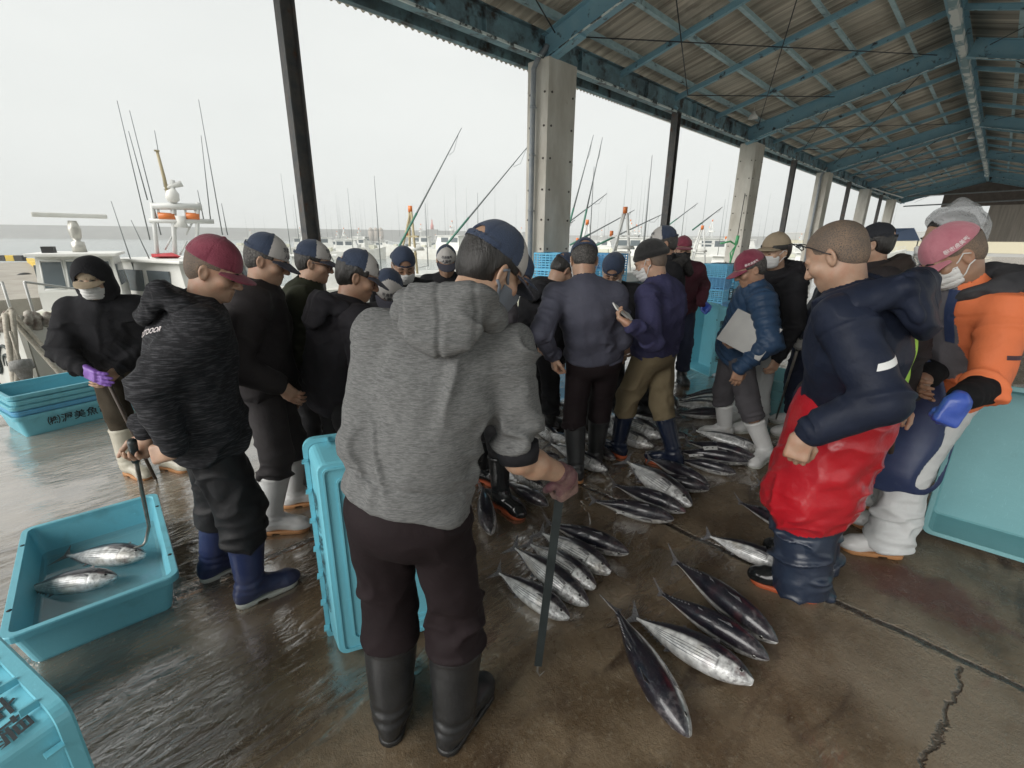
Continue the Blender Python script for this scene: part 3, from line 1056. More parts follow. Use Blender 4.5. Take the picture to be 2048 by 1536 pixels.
# between and behind the navy boots
F2((1190, 862), (1306, 906), 66, 'silver tuna beside the navy boot heel', 0)
F2((1200, 842), (1324, 893), 60, 'silver tuna between the two navy boots', 2)
F2((1245, 836), (1345, 872), 60, 'silver tuna with a tag between the two navy boots', 0)
F2((1262, 822), (1360, 852), 10, 'dark tuna farthest back between the navy boots', 1)
F2((1165, 892), (1230, 928), 10, 'dark tuna right of the long black boot', 0)
F2((1095, 905), (1212, 952), 62, 'silver tuna passing behind the long black boot', 1)
# the heap right of the khaki trousers
F2((1345, 838), (1452, 838), 10, 'dark tuna at the near edge of the heap under the blue crate', 0)
F2((1340, 826), (1455, 826), 58, 'silver tuna second in the heap under the blue crate', 1)
F2((1345, 815), (1462, 817), 62, 'striped silver tuna in the middle of the heap under the blue crate', 0)
F2((1355, 806), (1465, 806), 52, 'grey tuna behind the striped one in the heap under the blue crate', 2)
F2((1362, 797), (1462, 798), 8, 'dark tuna at the back of the heap under the blue crate', 1)
# left of the slate jacket
mid = [((1062, 852), (1118, 893), 62), ((1058, 832), (1112, 868), 12), ((1064, 812), (1128, 842), 58), ((1066, 795), (1122, 822), 10), ((1064, 775), (1118, 800), 60), ((1062, 750), (1112, 770), 14)]
for k, (t, h, th) in enumerate(mid):
    F2(t, h, th, ['silver tuna nearest the grey sleeve in the row left of the long black boots', 'dark tuna second in the row left of the long black boots', 'silver tuna third in the row left of the long black boots', 'dark tuna fourth in the row left of the long black boots',
                  'silver tuna fifth in the row left of the long black boots', 'dark tuna farthest in the row left of the long black boots'][k], k % 3)
back = [((1150, 825), (1240, 850), 60), ((1165, 806), (1248, 826), 12), ((1180, 790), (1262, 812), 58), ((1185, 774), (1268, 792), 60), ((1192, 758), (1262, 776), 10), ((1190, 745), (1236, 758), 8), ((1200, 800), (1258, 838), 14)]
for k, (t, h, th) in enumerate(back):
    F2(t, h, th, 'tuna in the far rows between the slate jacket and the khaki trousers', k % 3)
far = [((1450, 782), (1520, 792), 58), ((1445, 770), (1512, 776), 10), ((1440, 722), (1500, 728), 50)]
for k, (t, h, th) in enumerate(far):
    F2(t, h, th, 'tuna in the far row below the grey clipboard', k % 3)
more = [((1108, 842), (1168, 872), 12), ((1128, 868), (1196, 884), 58), ((1216, 842), (1246, 892), 30), ((1262, 806), (1330, 812), 60), ((1275, 795), (1340, 826), 8), ((1150, 852), (1205, 838), 64),
        ((1232, 862), (1298, 880), 10), ((1268, 884), (1210, 868), -58), ((1322, 800), (1352, 838), 60), ((1118, 806), (1150, 840), 10), ((1275, 772), (1330, 784), 58), ((1090, 880), (1148, 905), 60), ((1062, 905), (1118, 925), 10), ((1310, 868), (1375, 880), 8)]
for k, (t, h, th) in enumerate(more):
    F2(t, h, th, 'tuna in the jumbled heap among the boots of the buyers', (k * 2 + 1) % 3, z=.05 * (k % 3 == 2), pitch=rng.uniform(-4, 4))
TAG_M = mat('paper tag', (0.66, 0.66, 0.65), rough=.7)
def paper_tag(uv, z, ang, label, w_=.105, h_=.052):
    p = G(*uv, z)
    m = MB()
    vs = []; fs = []
    for i in range(7):
        x = (i / 6 - .5) * w_
        for y in (-h_ / 2, h_ / 2): vs.append((x, y, -.9 * x * x))
    for i in range(6): fs.append((i * 2, i * 2 + 2, i * 2 + 3, i * 2 + 1))
    m.add(vs, fs)
    o = m.build('paper_tag', TAG_M, None, loc=p)
    o.rotation_euler = (R(8), R(-6), R(ang)); solidify(o, .0012)
    tag(o, label, 'tag', 'white tags laid on tuna')
    m = MB()
    for sx in (-.022, .020):
        for q in range(5):
            m.box((sx + rng.uniform(-.007, .007), rng.uniform(-.009, .009), .0012 - .9 * sx * sx), (rng.uniform(.004, .012), .0035, .0006))
    m.build('print_marks', INK_T, o)
INK_T = mat('tag ink', (0.03, 0.03, 0.03), rough=.7)
paper_tag((1421, 896), .125, -10, 'white paper tag on the dark pile by the white boots')
paper_tag((1392, 910), .125, -2, 'narrow white tag at the near edge of the tagged pile', h_=.03)
paper_tag((1306, 862), .115, 4, 'white paper tag on silver tuna between the navy boots')
paper_tag((1240, 1025), .135, -5, 'small white tag on the nearest dark tuna of the middle pile', w_=.05, h_=.02)
# ------------------------------------------------------------------ fish trays
def plastic(name, c, dirt=(0.05, 0.12, 0.13)):
    return mat(name, c, tuple(q * .90 for q in c), scale=2, rough=.38, rough2=.5, bump=.12, bscale=40, tint=dirt, tscale=3.2, tlo=.60, thi=.92, fine=tuple(min(1, q * 1.12 + .03) for q in c), finescale=26, finestretch=(1, 9, 4), finelo=.64, finehi=.80)
TRAY = plastic('turquoise plastic', (0.17, 0.52, 0.63))
TRAY_B = plastic('blue plastic', (0.10, 0.38, 0.62))
TRAY_D = plastic('stained turquoise plastic', (0.19, 0.42, 0.45), (0.09, 0.16, 0.165))
PRINT = mat('black print', (0.012, 0.02, 0.024), rough=.6)
HOLE = mat('dark hole', (0.01, 0.02, 0.02), rough=.8)
TW, TL, TH = .56, .93, .20
def rrect(w_, l_, r, z, n=5):
    out = []
    for (cx, cy, a0) in ((w_ / 2 - r, l_ / 2 - r, 0), (-w_ / 2 + r, l_ / 2 - r, 90), (-w_ / 2 + r, -l_ / 2 + r, 180), (w_ / 2 - r, -l_ / 2 + r, 270)):
        for k in range(n + 1):
            a = R(a0 + 90 * k / n)
            out.append((cx + r * math.cos(a), cy + r * math.sin(a), z))
    return out
def tray(M4, label, m=TRAY, group='turquoise fish trays', words=(1,), under=False, cat='tray', size=(TW, TL, TH), holes=True, off=0.0, ribs=False):
    """shallow tub, long along its y, opening up +z; words: the long sides (+1 / -1) that carry print"""
    W_, L_, H_ = size
    root = empty('fish_tray')
    b = .045
    mb = MB()
    o1 = [rrect(W_ - 2 * b, L_ - 2 * b, .03, 0), rrect(W_ - 2 * b + .012, L_ - 2 * b + .012, .036, .012), rrect(W_ - .022, L_ - .022, .036, H_ - .03), rrect(W_ - .018, L_ - .018, .036, H_ - .002)]
    i1 = [rrect(W_ - .030, L_ - .030, .034, H_ - .002), rrect(W_ - .034, L_ - .034, .034, H_ - .03), rrect(W_ - 2 * b, L_ - 2 * b, .03, .022), rrect(W_ - 2 * b - .02, L_ - 2 * b - .02, .03, .014)]
    mb.loft(o1 + i1, cap=True, smooth=False)
    tub = mb.build('tub', m, root)
    mb = MB()
    mb.loft([rrect(W_ - .02, L_ - .02, .036, H_ - .034), rrect(W_ + .018, L_ + .018, .045, H_ - .034), rrect(W_ + .022, L_ + .022, .046, H_ - .006), rrect(W_ + .016, L_ + .016, .044, H_),
             rrect(W_ - .03, L_ - .03, .034, H_), rrect(W_ - .034, L_ - .034, .034, H_ - .008)], cap=False, smooth=False)
    rim = mb.build('rim', m, root)
    if holes:
        for sx in (-1, 1):
            for y in (-.28, .28):
                h = MB(); h.tube([(sx * (W_ / 2 - .006), y, H_ - .004), (sx * (W_ / 2 - .006), y, H_ + .0012)], .009, 12)
                h.build('drain_hole', HOLE, rim)
    if ribs:                                   # gussets under the rim
        for sx in (-1, 1):
            for k in range(7):
                mb = MB(); mb.box((sx * (W_ / 2 + .004), -.39 + .13 * k, H_ - .052), (.022, .006, .036)); mb.build('rib', m, root)
        for sy in (-1, 1):
            for k in range(4):
                mb = MB(); mb.box((-.19 + .127 * k, sy * (L_ / 2 + .004), H_ - .052), (.006, .022, .036)); mb.build('rib', m, root)
    if under:
        mb = MB()
        for (w2, l2) in ((W_ - 2 * b - .03, L_ - 2 * b - .03), (W_ - 2 * b - .12, L_ - 2 * b - .12)):
            ring = [rrect(w2, l2, .02, .001), rrect(w2, l2, .02, -.009), rrect(w2 - .014, l2 - .014, .018, -.009), rrect(w2 - .014, l2 - .014, .018, .001)]
            mb.loft(ring, cap=False, smooth=False)
        for k in (-1, 1):
            mb.bar((-.14, k * .33, -.003), (.14, k * .33, -.003), .006, .008)
        mb.build('foot_rib', m, root)
    for s in words:
        v, f = writing('㈱渥美魚市場', .088, 1.05)
        zz = H_ * .48
        x0 = (W_ - 2 * b) / 2 + (b - .011) * (zz / (H_ - .03)) + .006
        nx = (b - .011) / (H_ - .03)
        out = [(s * (x0 + y * nx * .9), s * x + off, zz + y) for x, y in v]
        mb = MB(); mb.add(out, f)
        mb.build('lettering', PRINT, root, fix=False)
    root.matrix_world = M4
    tag(root, label, cat, group)
    return root
def place(o_, x, y):
    """matrix from origin and the local x and y directions"""
    X = Vector(nrm(x)); Y = Vector(y); Y = (Y - X * X.dot(Y)).normalized(); Z = X.cross(Y)
    return Matrix.Translation(Vector(o_)) @ Matrix((X, Y, Z)).transposed().to_4x4()

# the tray with two fish, lower left
ld = np.array([-.663, .749, 0]); sdv = np.array([-.749, -.663, 0])
tc_ = np.array([-2.065, 1.925, 0])
tray(place(tc_, -sdv, ld), 'turquoise tray holding two tuna and water by the navy boots', words=())
mb = MB(); mb.loft([rrect(TW - .075, TL - .075, .03, .050)], cap=True)
mb = MB(); q_ = rrect(TW - .078, TL - .078, .03, .052); mb.add(q_, [tuple(range(len(q_)))])
wat = bpy.data.materials.new('bloody water'); wat.use_nodes = True
t_, b_ = M_nodes(wat); b_.inputs['Base Color'].default_value = (.30, .42, .42, 1); b_.inputs['Roughness'].default_value = .04
b_.inputs['Alpha'].default_value = .30; b_.inputs['Coat Weight'].default_value = .8; b_.inputs['Coat Roughness'].default_value = .03
wo_ = mb.build('tray_water', wat); wo_.matrix_world = place(tc_, -sdv, ld); tag(wo_, kind='structure')
lay_fish(G(120, 1108, .07), G(296, 1118, .07), 74, 'pale striped tuna in the turquoise tray, a hook in its gill', 2, z=.035, L=.46)
lay_fish(G(110, 1172, .07), G(240, 1160, .07), 62, 'grey tuna in the turquoise tray, its tail under water', 2, z=.04, L=.42)
# nested stack on the left
ang = math.atan2(.86, .51)
dv = np.array([.51, .86, 0]); pv_ = np.array([-.86, .51, 0])
sc_ = np.array([-4.22, 3.67, 0]) + dv * (TL / 2 - .04) + pv_ * (TW / 2 - .04)
for k, (m_, lb) in enumerate([(TRAY, 'bottom turquoise tray of the nested stack by the boat, its print in full view'), (TRAY_B, 'bluer tray second from the bottom of the nested stack by the boat'), (TRAY, 'middle tray of the nested stack by the boat'),
                              (TRAY, 'tray second from the top of the nested stack by the boat'), (TRAY, 'topmost empty tray of the nested stack by the boat')]):
    tray(place(sc_ + UP_ * (k * .047) + dv * rng.uniform(-.008, .008) + pv_ * rng.uniform(-.008, .008), -pv_, dv), lb, m_, words=(1,) if k == 0 else (), holes=False)
# stood on end in front of the grey hoodie, its underside to the camera
bl_, br_ = np.array([-.73, 1.46, 0]), np.array([-.23, 1.66, 0])
sx_ = nrm(br_ - bl_); away = nrm(np.array([-sx_[1], sx_[0], -.08]))
yy_ = np.cross(sx_, away); yy_ = yy_ if yy_[2] > 0 else -yy_
tray(place((bl_ + br_) / 2 + nrm(yy_) * (TL / 2), np.cross(yy_, away), yy_), 'turquoise tray stood on end with its ribbed underside facing the camera', words=(1,), under=True, ribs=True)
# its corner peeps in at the lower left: a tray stood on its long side
c1, c2 = G(140, 1410, .56), G(148, 1482, .56)
ydir = nrm(G(0, 1275, .56) - c1); ydir[2] = 0; ydir = nrm(ydir)
zdir = nrm(np.array([-ydir[1], ydir[0], 0.0]))
if zdir @ (c1 - c2) < 0: zdir = -zdir
X_ = np.cross(ydir, zdir)
tray(place(np.array([c1[0], c1[1], 0]) - zdir * (TH + .0) + ydir * (TL / 2) + UP_ * (TW / 2), X_, ydir), 'turquoise tray stood on its side at the lower left corner of the view', TRAY, words=(1, -1), off=-.17, ribs=True)
# inside of a big stained tray on its side, right edge
g1, g2 = np.array([2.50, 2.40, 0]), np.array([2.83, 2.12, 0])
ydir = nrm(g2 - g1); nrm_ = nrm(np.array([ydir[1], -ydir[0], 0.0]))
if nrm_ @ g1 > 0: nrm_ = -nrm_
nrm_ = nrm(nrm_ + UP_ * .13)
X_ = np.cross(ydir, nrm_)
if X_[2] < 0: X_ = -X_; ydir = -ydir
tray(place(g1 + nrm(g2 - g1) * .75 + nrm(X_) * .47 - nrm_ * .28 + UP_ * .03, X_, ydir), 'large stained turquoise tub tipped on its side behind the white waders', TRAY_D, words=(), size=(.92, 1.5, .30), cat='tub', group=None)
# held up on end by the maroon jacket
ax_ = nrm(np.array([-.95, -.22, 0.0]))           # opening
ydn = UP_ * 1.0
X_ = np.cross(ydn, ax_)
base = G(1440, 750)
tray(place(base + ydn * (TL / 2) - X_ * (TW / 2 - .05), X_, ydn), 'turquoise tray stood on end beside the maroon jacket, print running up its side', words=(1,))
# teal trays behind the quilted jacket
for k in range(3):
    tray(place(G(1588, 832) + UP_ * (.10 * k), HX, HP), ['lowest teal tray behind the grey trousers and the thin hook', 'middle teal tray behind the grey trousers and the thin hook', 'top teal tray behind the grey trousers and the thin hook'][k], TRAY_D, words=(), holes=False)

# ------------------------------------------------------------------ slatted blue crates
CR_A = mat('light blue crate', (0.16, 0.55, 0.80), (0.13, 0.48, 0.74), scale=6, rough=.45)
CR_B = mat('mid blue crate', (0.12, 0.40, 0.70), (0.10, 0.34, 0.62), scale=6, rough=.45)
CR_D = mat('dark grey crate', (0.06, 0.12, 0.15), rough=.5)
CL, CW, CHH = .62, .44, .30
def crate_mesh(m):
    root = empty('slatted_crate')
    mb = MB()
    for sx in (-1, 1):
        for z in np.linspace(.02, CHH - .02, 7): mb.box((sx * (CW / 2), 0, z), (.012, CL - .02, .022))
        for y in np.linspace(-CL / 2, CL / 2, 8): mb.box((sx * (CW / 2 + .002), y, CHH / 2), (.014, .020, CHH - .002))
    for sy in (-1, 1):
        for z in np.linspace(.02, CHH - .02, 7): mb.box((0, sy * (CL / 2), z), (CW - .02, .012, .022))
        for x in np.linspace(-CW / 2, CW / 2, 6): mb.box((x, sy * (CL / 2 + .002), CHH / 2), (.020, .015, CHH - .002))
    mb.box((0, 0, .008), (CW - .02, CL - .02, .012))
    mb.build('basket', m, root)
    mb = MB()
    mb.loft([rrect(CW, CL, .03, CHH - .03), rrect(CW + .03, CL + .03, .035, CHH - .03), rrect(CW + .03, CL + .03, .035, CHH), rrect(CW - .02, CL - .02, .03, CHH)], cap=False, smooth=False)
    mb.build('rim', m, root)
    return root
CRP = {}
def crate(m, p, rz, label, group):
    if m.name not in CRP: CRP[m.name] = o = crate_mesh(m)
    else: o = copy_tree(CRP[m.name])
    o.location = p; o.rotation_euler = (0, 0, rz)
    return tag(o, label, 'crate', group)
def stack(p, rz, n, ms, where, group):
    for k in range(n):
        q = np.array(p) + np.array([rng.uniform(-.01, .01), rng.uniform(-.01, .01), k * (CHH - .012)])
        lv = 'topmost' if k == n - 1 else ('lower' if k < n - 2 else 'second from the top')
        crate(ms[k % len(ms)], q, rz, f'slatted blue crate, {lv} in the stack {where}', group)
d1 = D(1110, 500, 8.75); d2 = D(1150, 500, 8.95); d3 = D(1214, 500, 9.05)
stack((d1[0], d1[1], 0), HROT + .05, 5, [CR_A, CR_A], 'beside the drain pipe', 'slatted blue crates')
stack((d2[0], d2[1], 0), HROT - .03, 5, [CR_A, CR_B], 'in front of the near column', 'slatted blue crates')
stack((d3[0], d3[1], 0), HROT + .02, 5, [CR_B, CR_A], 'right of the near column', 'slatted blue crates')
e1 = G(1419, 626); e2 = G(1437, 618)
stack(e1, HROT + .1, 4, [CR_B, CR_A], 'beyond the maroon jacket', 'slatted blue crates')
stack(e1 + HX * .7, HROT, 4, [CR_A, CR_D], 'farther beyond the maroon jacket', 'slatted blue crates')
f1 = G(1484, 580)
stack(f1, HROT, 2, [CR_A], 'by the second column', 'slatted blue crates')
# ------------------------------------------------------------------ people
UP = np.array([0, 0, 1.0])
def hdir(y): return np.array([math.sin(R(y)), math.cos(R(y)), 0.0])      # 0 = straight ahead, 90 = to the right
def skinm(name, c):
    m = mat(name, c, tuple(q * .80 for q in c), scale=26, rough=.46, bump=.12, bscale=300, sss=.10, lo=.3, hi=.75, dist=.004,
            tint=(c[0] * .9, c[1] * .66, c[2] * .60), tscale=14, tlo=.5, thi=.8)
    return m
SKIN = skinm('skin tan', (0.46, 0.29, 0.20))
SKIN_D = skinm('skin weathered', (0.38, 0.225, 0.148))
SKIN_L = skinm('skin light', (0.50, 0.32, 0.22))
EYE_M = mat('eye', (0.015, 0.012, 0.01), rough=.2)
LID_M = mat('lash line', (0.02, 0.014, 0.01), rough=.6)
HAIR_M = mat('black hair', (0.010, 0.009, 0.008), (0.025, 0.022, 0.02), scale=60, rough=.45, stretch=(1, 1, .2), bump=.5, bscale=160, bstretch=(1, 1, .15))
HAIR_G = mat('greying hair', (0.03, 0.027, 0.025), (0.13, 0.12, 0.11), scale=120, rough=.5, bump=.5, bscale=200, lo=.45, hi=.7)
HAIR_S = mat('cropped hair', (0.27, 0.185, 0.125), (0.135, 0.108, 0.088), scale=11, rough=.65, bump=.25, bscale=420, spec=.25,
             fine=(0.10, 0.085, 0.075), finescale=300, lo=.3, hi=.7)
MASK_M = mat('mask paper', (0.62, 0.62, 0.61), (0.70, 0.70, 0.69), scale=10, rough=.8, bump=.35, bscale=30, bstretch=(.3, .3, 5))
MASK_G = mat('grey cloth mask', (0.16, 0.18, 0.21), rough=.85, bump=.2, bscale=200)
NAVY_CAP = mat('navy cap twill', (0.022, 0.036, 0.072), (0.034, 0.052, 0.095), scale=12, rough=.85, bump=.35, bscale=240, sheen=.15)
WHITE_CAP = mat('white cap panel', (0.52, 0.50, 0.48), (0.46, 0.44, 0.42), scale=9, rough=.85, bump=.2, bscale=200)
GREY_BRIM = mat('charcoal brim', (0.055, 0.055, 0.075), rough=.8, bump=.2, bscale=200)
MAROON = mat('maroon cap', (0.16, 0.018, 0.042), (0.24, 0.045, 0.075), scale=14, rough=.85, bump=.35, bscale=150, sheen=.2)
PINK = mat('faded pink cap', (0.40, 0.13, 0.17), (0.50, 0.20, 0.24), scale=10, rough=.85, bump=.3, bscale=150, sheen=.2)
BEIGE = mat('beige cap', (0.36, 0.29, 0.20), (0.30, 0.24, 0.17), scale=10, rough=.85, bump=.3, bscale=150)
BLACK_CAP = mat('black cap', (0.016, 0.018, 0.024), rough=.85, bump=.3, bscale=150)
INK_M = mat('cap lettering', (0.02, 0.022, 0.035), rough=.7)
THREAD = mat('white thread', (0.72, 0.66, 0.66), rough=.7)
HEATHER = mat('grey marl fleece', (0.150, 0.152, 0.151), (0.112, 0.114, 0.114), scale=75, rough=.95, bump=.35, bscale=260, spec=.1,
              stretch=(.35, .35, 2.6), lo=.38, hi=.62, dist=.004, fine=(0.185, 0.188, 0.187), finescale=200, finestretch=(.3, .3, 2.2))
def cloth(name, c, k=1.35, rough=.85, bump=.4, sheen=0, fold=20, **kw):
    return mat(name, c, tuple(min(1, q * k) for q in c), scale=5, rough=rough, bump=bump, bscale=fold, sheen=0, spec=.18, dist=.012, **kw)
MARL_DK = mat('dark marl shell', (0.013, 0.0135, 0.016), (0.066, 0.067, 0.074), scale=70, rough=.8, bump=.4, bscale=22, stretch=(.3, .3, 3.2), lo=.48, hi=.68, dist=.012, spec=.2)
BLACK_C = cloth('black cloth', (0.0125, 0.0125, 0.0145), 1.8)
BLACK_B = cloth('brownish black shell', (0.022, 0.019, 0.020), 1.5, rough=.7)
BLACK_H = cloth('charcoal hoodie', (0.016, 0.015, 0.018), 1.5)
OLIVE_DK = cloth('dark olive', (0.022, 0.024, 0.014), 1.4)
NAVYJ = cloth('navy padded shell', (0.012, 0.016, 0.030), 1.5, rough=.55, bump=.5, fold=14)
NAVY_SW = cloth('navy sweater', (0.030, 0.030, 0.075), 1.4, fine=(0.05, 0.05, 0.10), finescale=220)
PUFFY = cloth('navy quilt', (0.020, 0.042, 0.082), 1.5, rough=.42, bump=.5, sheen=.1, fold=16)
QUILT_GY = cloth('charcoal quilt', (0.050, 0.046, 0.052), 1.3, rough=.5)
SLATE = cloth('slate shell', (0.060, 0.062, 0.085), 1.3, rough=.65, bump=.35)
ORANGE = cloth('orange shell', (0.70, 0.185, 0.075), 1.10, rough=.62, bump=.5, fold=12)
GREYP = cloth('grey panel', (0.14, 0.135, 0.15), 1.2)
MAROONJ = cloth('maroon jacket', (0.045, 0.012, 0.018), 1.4)
RED_PVC = mat('red oilskin', (0.50, 0.012, 0.022), (0.42, 0.010, 0.02), scale=4, rough=.30, rough2=.42, bump=.5, bscale=9, dist=.02, coat=.25)
NAVY_PVC = mat('navy oilskin', (0.014, 0.022, 0.044), (0.024, 0.036, 0.062), scale=5, rough=.38, bump=.4, bscale=9, dist=.015, coat=.15)
APRON_M = mat('navy apron', (0.018, 0.030, 0.085), (0.040, 0.062, 0.14), scale=3, rough=.45, bump=.35, bscale=6, dist=.015, tint=(.12, .15, .22), tscale=4, tlo=.66, thi=.8)
BROWN_TR = cloth('brown black trousers', (0.011, 0.007, 0.008), 1.5, rough=.75, bump=.4, fold=12)
BLACK_TR = cloth('black waders', (0.013, 0.013, 0.014), 1.7, rough=.55, bump=.5, fold=12)
GREY_TR = cloth('charcoal cargo trousers', (0.036, 0.033, 0.034), 1.5, rough=.8, bump=.5, fold=18)
GREY_T2 = cloth('grey trousers', (0.068, 0.064, 0.070), 1.3, rough=.8, bump=.5, fold=18)
KHAKI = cloth('khaki trousers', (0.155, 0.125, 0.075), 1.25, rough=.85, bump=.4, fold=14)
OLIVE_TR = cloth('brown work trousers', (0.040, 0.032, 0.022), 1.4)
NAVY_TR = cloth('navy trousers', (0.012, 0.015, 0.030), 1.6)
WHITE_TR = cloth('white waders', (0.56, 0.58, 0.58), 1.08, rough=.6, bump=.6, fold=14)
RAIN_M = mat('clear raincoat', (0.50, 0.51, 0.52), (0.62, 0.63, 0.63), scale=7, rough=.3, bump=1.0, bscale=16, dist=.03, coat=.2)
RAIN_H = mat('clear raincoat hood', (0.50, 0.51, 0.52), rough=.22, bump=.7, bscale=14, dist=.03, coat=.2)
RAIN_H.node_tree.nodes['Principled BSDF'].inputs['Alpha'].default_value = .42
RAIN_M.node_tree.nodes['Principled BSDF'].inputs['Transmission Weight'].default_value = .45
BOOT_NV = mat('navy rubber', (0.016, 0.026, 0.085), (0.024, 0.036, 0.10), scale=9, rough=.42, bump=.15, bscale=30, tint=(.05, .06, .12), tscale=6)
BOOT_BK = mat('black rubber', (0.013, 0.014, 0.015), (0.022, 0.023, 0.024), scale=9, rough=.38, bump=.2, bscale=30)
BOOT_GL = mat('glossy black rubber', (0.010, 0.011, 0.012), rough=.16, bump=.2, bscale=14)
BOOT_DN = mat('dark navy rubber', (0.010, 0.016, 0.036), rough=.25, bump=.2, bscale=20)
BOOT_WH = mat('white rubber', (0.66, 0.66, 0.65), (0.58, 0.58, 0.57), scale=6, rough=.32, bump=.1, bscale=30, tint=(.50, .47, .40), tscale=5, tlo=.6, thi=.8)
BOOT_CR = mat('cream rubber', (0.52, 0.49, 0.40), (0.44, 0.41, 0.33), scale=6, rough=.35, bump=.1, bscale=30)
SOLE_O = mat('orange sole', (0.55, 0.12, 0.045), rough=.5)
SOLE_T = mat('tan sole', (0.42, 0.20, 0.08), rough=.6)
SOLE_W = mat('pale sole', (0.45, 0.46, 0.42), rough=.6)
SOLE_K = mat('black sole', (0.012, 0.012, 0.012), rough=.5)
GLOVE_P = mat('purple rubber', (0.22, 0.10, 0.44), (0.28, 0.14, 0.52), scale=10, rough=.35, bump=.3, bscale=25)
GLOVE_B = mat('blue rubber', (0.035, 0.085, 0.42), (0.06, 0.12, 0.48), scale=10, rough=.34, bump=.3, bscale=30)
GLOVE_M = mat('maroon grip glove', (0.10, 0.032, 0.045), (0.20, 0.12, 0.11), scale=26, rough=.7, bump=.4, bscale=90)
GLOVE_T = mat('soiled grip glove', (0.26, 0.165, 0.14), (0.13, 0.075, 0.07), scale=34, rough=.7, bump=.5, bscale=110)
GLOVE_G = mat('grey work glove', (0.34, 0.34, 0.33), (0.42, 0.42, 0.41), scale=20, rough=.85, bump=.3, bscale=150)
LENS_M = mat('spectacle frame', (0.015, 0.015, 0.02), rough=.3)
LIME_M = mat('lime panel', (0.38, 0.72, 0.06), (0.44, 0.80, 0.10), scale=8, rough=.6, bump=.4, bscale=15)
REFL_M = mat('reflective strip', (0.78, 0.79, 0.78), rough=.35)

def frame(f, up=UP):
    f = nrm(f); r = nrm(np.cross(f, up)); u = np.cross(r, f)
    return np.array([r, f, u])            # rows: right, forward, up

def ik(a, c, l1, l2, pole):
    a, c = np.asarray(a, float), np.asarray(c, float)
    d = c - a; L = np.linalg.norm(d)
    if L > (l1 + l2) * .995:
        s = L / ((l1 + l2) * .995); l1 *= s; l2 *= s
    x = (l1 * l1 - l2 * l2 + L * L) / (2 * L)
    h = math.sqrt(max(l1 * l1 - x * x, 0))
    n = d / L
    q = np.asarray(pole, float); q = q - n * float(q @ n)
    return a + n * x + nrm(q) * h

def bez(p0, p1, p2, t): return p0 * (1 - t) ** 2 + 2 * p1 * t * (1 - t) + p2 * t * t

class Fig: pass

def pose(s):
    """joints of a standing figure from where its feet, head and hands are"""
    F = Fig(); F.s = s
    S = F.S = s.get('S', 1.0)
    F.f = hdir(s['yaw']); F.r = np.array([F.f[1], -F.f[0], 0.0])
    F.feet = [np.array([q[0], q[1], 0.0]) for q in s['feet']]
    F.fy = [q[2] for q in s['feet']]
    mid = (F.feet[0] + F.feet[1]) / 2
    F.root = mid.copy()
    hc = np.asarray(s['head'], float)
    hy, hp = s.get('hyaw', s['yaw']), s.get('hpitch', 10)
    hf = hdir(hy) * math.cos(R(hp)) - UP * math.sin(R(hp))
    B = frame(hf)
    hr = s.get('hroll', 0)
    if hr:
        c_, s_ = math.cos(R(hr)), math.sin(R(hr))
        r_, u_ = B[0] * c_ - B[2] * s_, B[2] * c_ + B[0] * s_
        B = np.array([r_, B[1], u_])
    F.hc, F.HB = hc, B
    k = .0 + s.get('nk', .5)
    F.N = np.asarray(s['nb'], float) if 'nb' in s else hc - S * .175 * nrm(UP * (1 - k) + B[2] * k) - F.f * .035 * S
    pv = mid + UP * (.545 * 1.7 * S - s.get('drop', 0)) + F.f * s.get('pb', 0.0) + F.r * s.get('ps', 0.0)
    F.P = np.asarray(s['pelvis'], float) if 'pelvis' in s else pv
    up_t = nrm(F.N - F.P)
    bk = s.get('bulge', .035)
    F.ctl = F.P + (F.N - F.P) * .5 - F.f * bk * S + UP * .03
    F.spine = lambda t: bez(F.P, F.ctl, F.N, t)
    F.tdir = lambda t: nrm(bez(F.P, F.ctl, F.N, min(t + .05, 1.0)) - bez(F.P, F.ctl, F.N, t - .05))
    sr = F.r
    if 'syaw' in s:                     # shoulders turned against the hips
        q = hdir(s['syaw']); sr = np.array([q[1], -q[0], 0.0])
    tilt = s.get('tilt', 0.0)           # right shoulder dropped
    sr = nrm(sr - UP * math.sin(R(tilt)))
    F.sr = sr
    F.sf = nrm(np.cross(UP, sr))
    sc = F.spine(.88)
    bi = .178 * S * s.get('broad', 1.0)
    F.sh = [sc - sr * bi, sc + sr * bi]
    F.el, F.wr, F.hd, F.hn = [], [], [], []
    for i in (0, 1):
        sg = -1 if i == 0 else 1
        h = s.get('hands', [None, None])[i]
        if h is None:
            h = dict(at=F.sh[i] + np.array([0, 0, -.53 * S]) + F.sf * .07 + sr * sg * .05)
        at = np.asarray(h['at'], float)
        pole = h.get('pole')
        pole = (-F.sf * .8 + sr * sg * .5 - UP * .3) if pole is None else np.asarray(pole, float)
        e = ik(F.sh[i], at, .295 * S, .255 * S, pole)
        F.el.append(e); F.wr.append(at)
        dd = nrm(h['dir']) if 'dir' in h else nrm(at - e)
        nn = np.asarray(h.get('palm', sr * -sg), float)
        nn = nrm(nn - dd * float(nn @ dd))
        F.hd.append(dd); F.hn.append(nn)
    F.curl = [((s.get('hands', [None, None])[i] or {}).get('curl', (25, 32, 22))) for i in (0, 1)]
    F.thumb = [((s.get('hands', [None, None])[i] or {}).get('thumb', .35)) for i in (0, 1)]
    # legs
    F.hip, F.kn, F.an = [], [], []
    for i in (0, 1):
        sg = -1 if i == 0 else 1
        F.hip.append(F.P + F.r * sg * .088 * S - UP * .03)
        an = F.feet[i] + UP * .085 * S
        kp = hdir(F.fy[i]) + F.f * .5
        F.an.append(an)
        F.kn.append(ik(F.hip[i], an, .410 * S, .410 * S, kp))
    return F

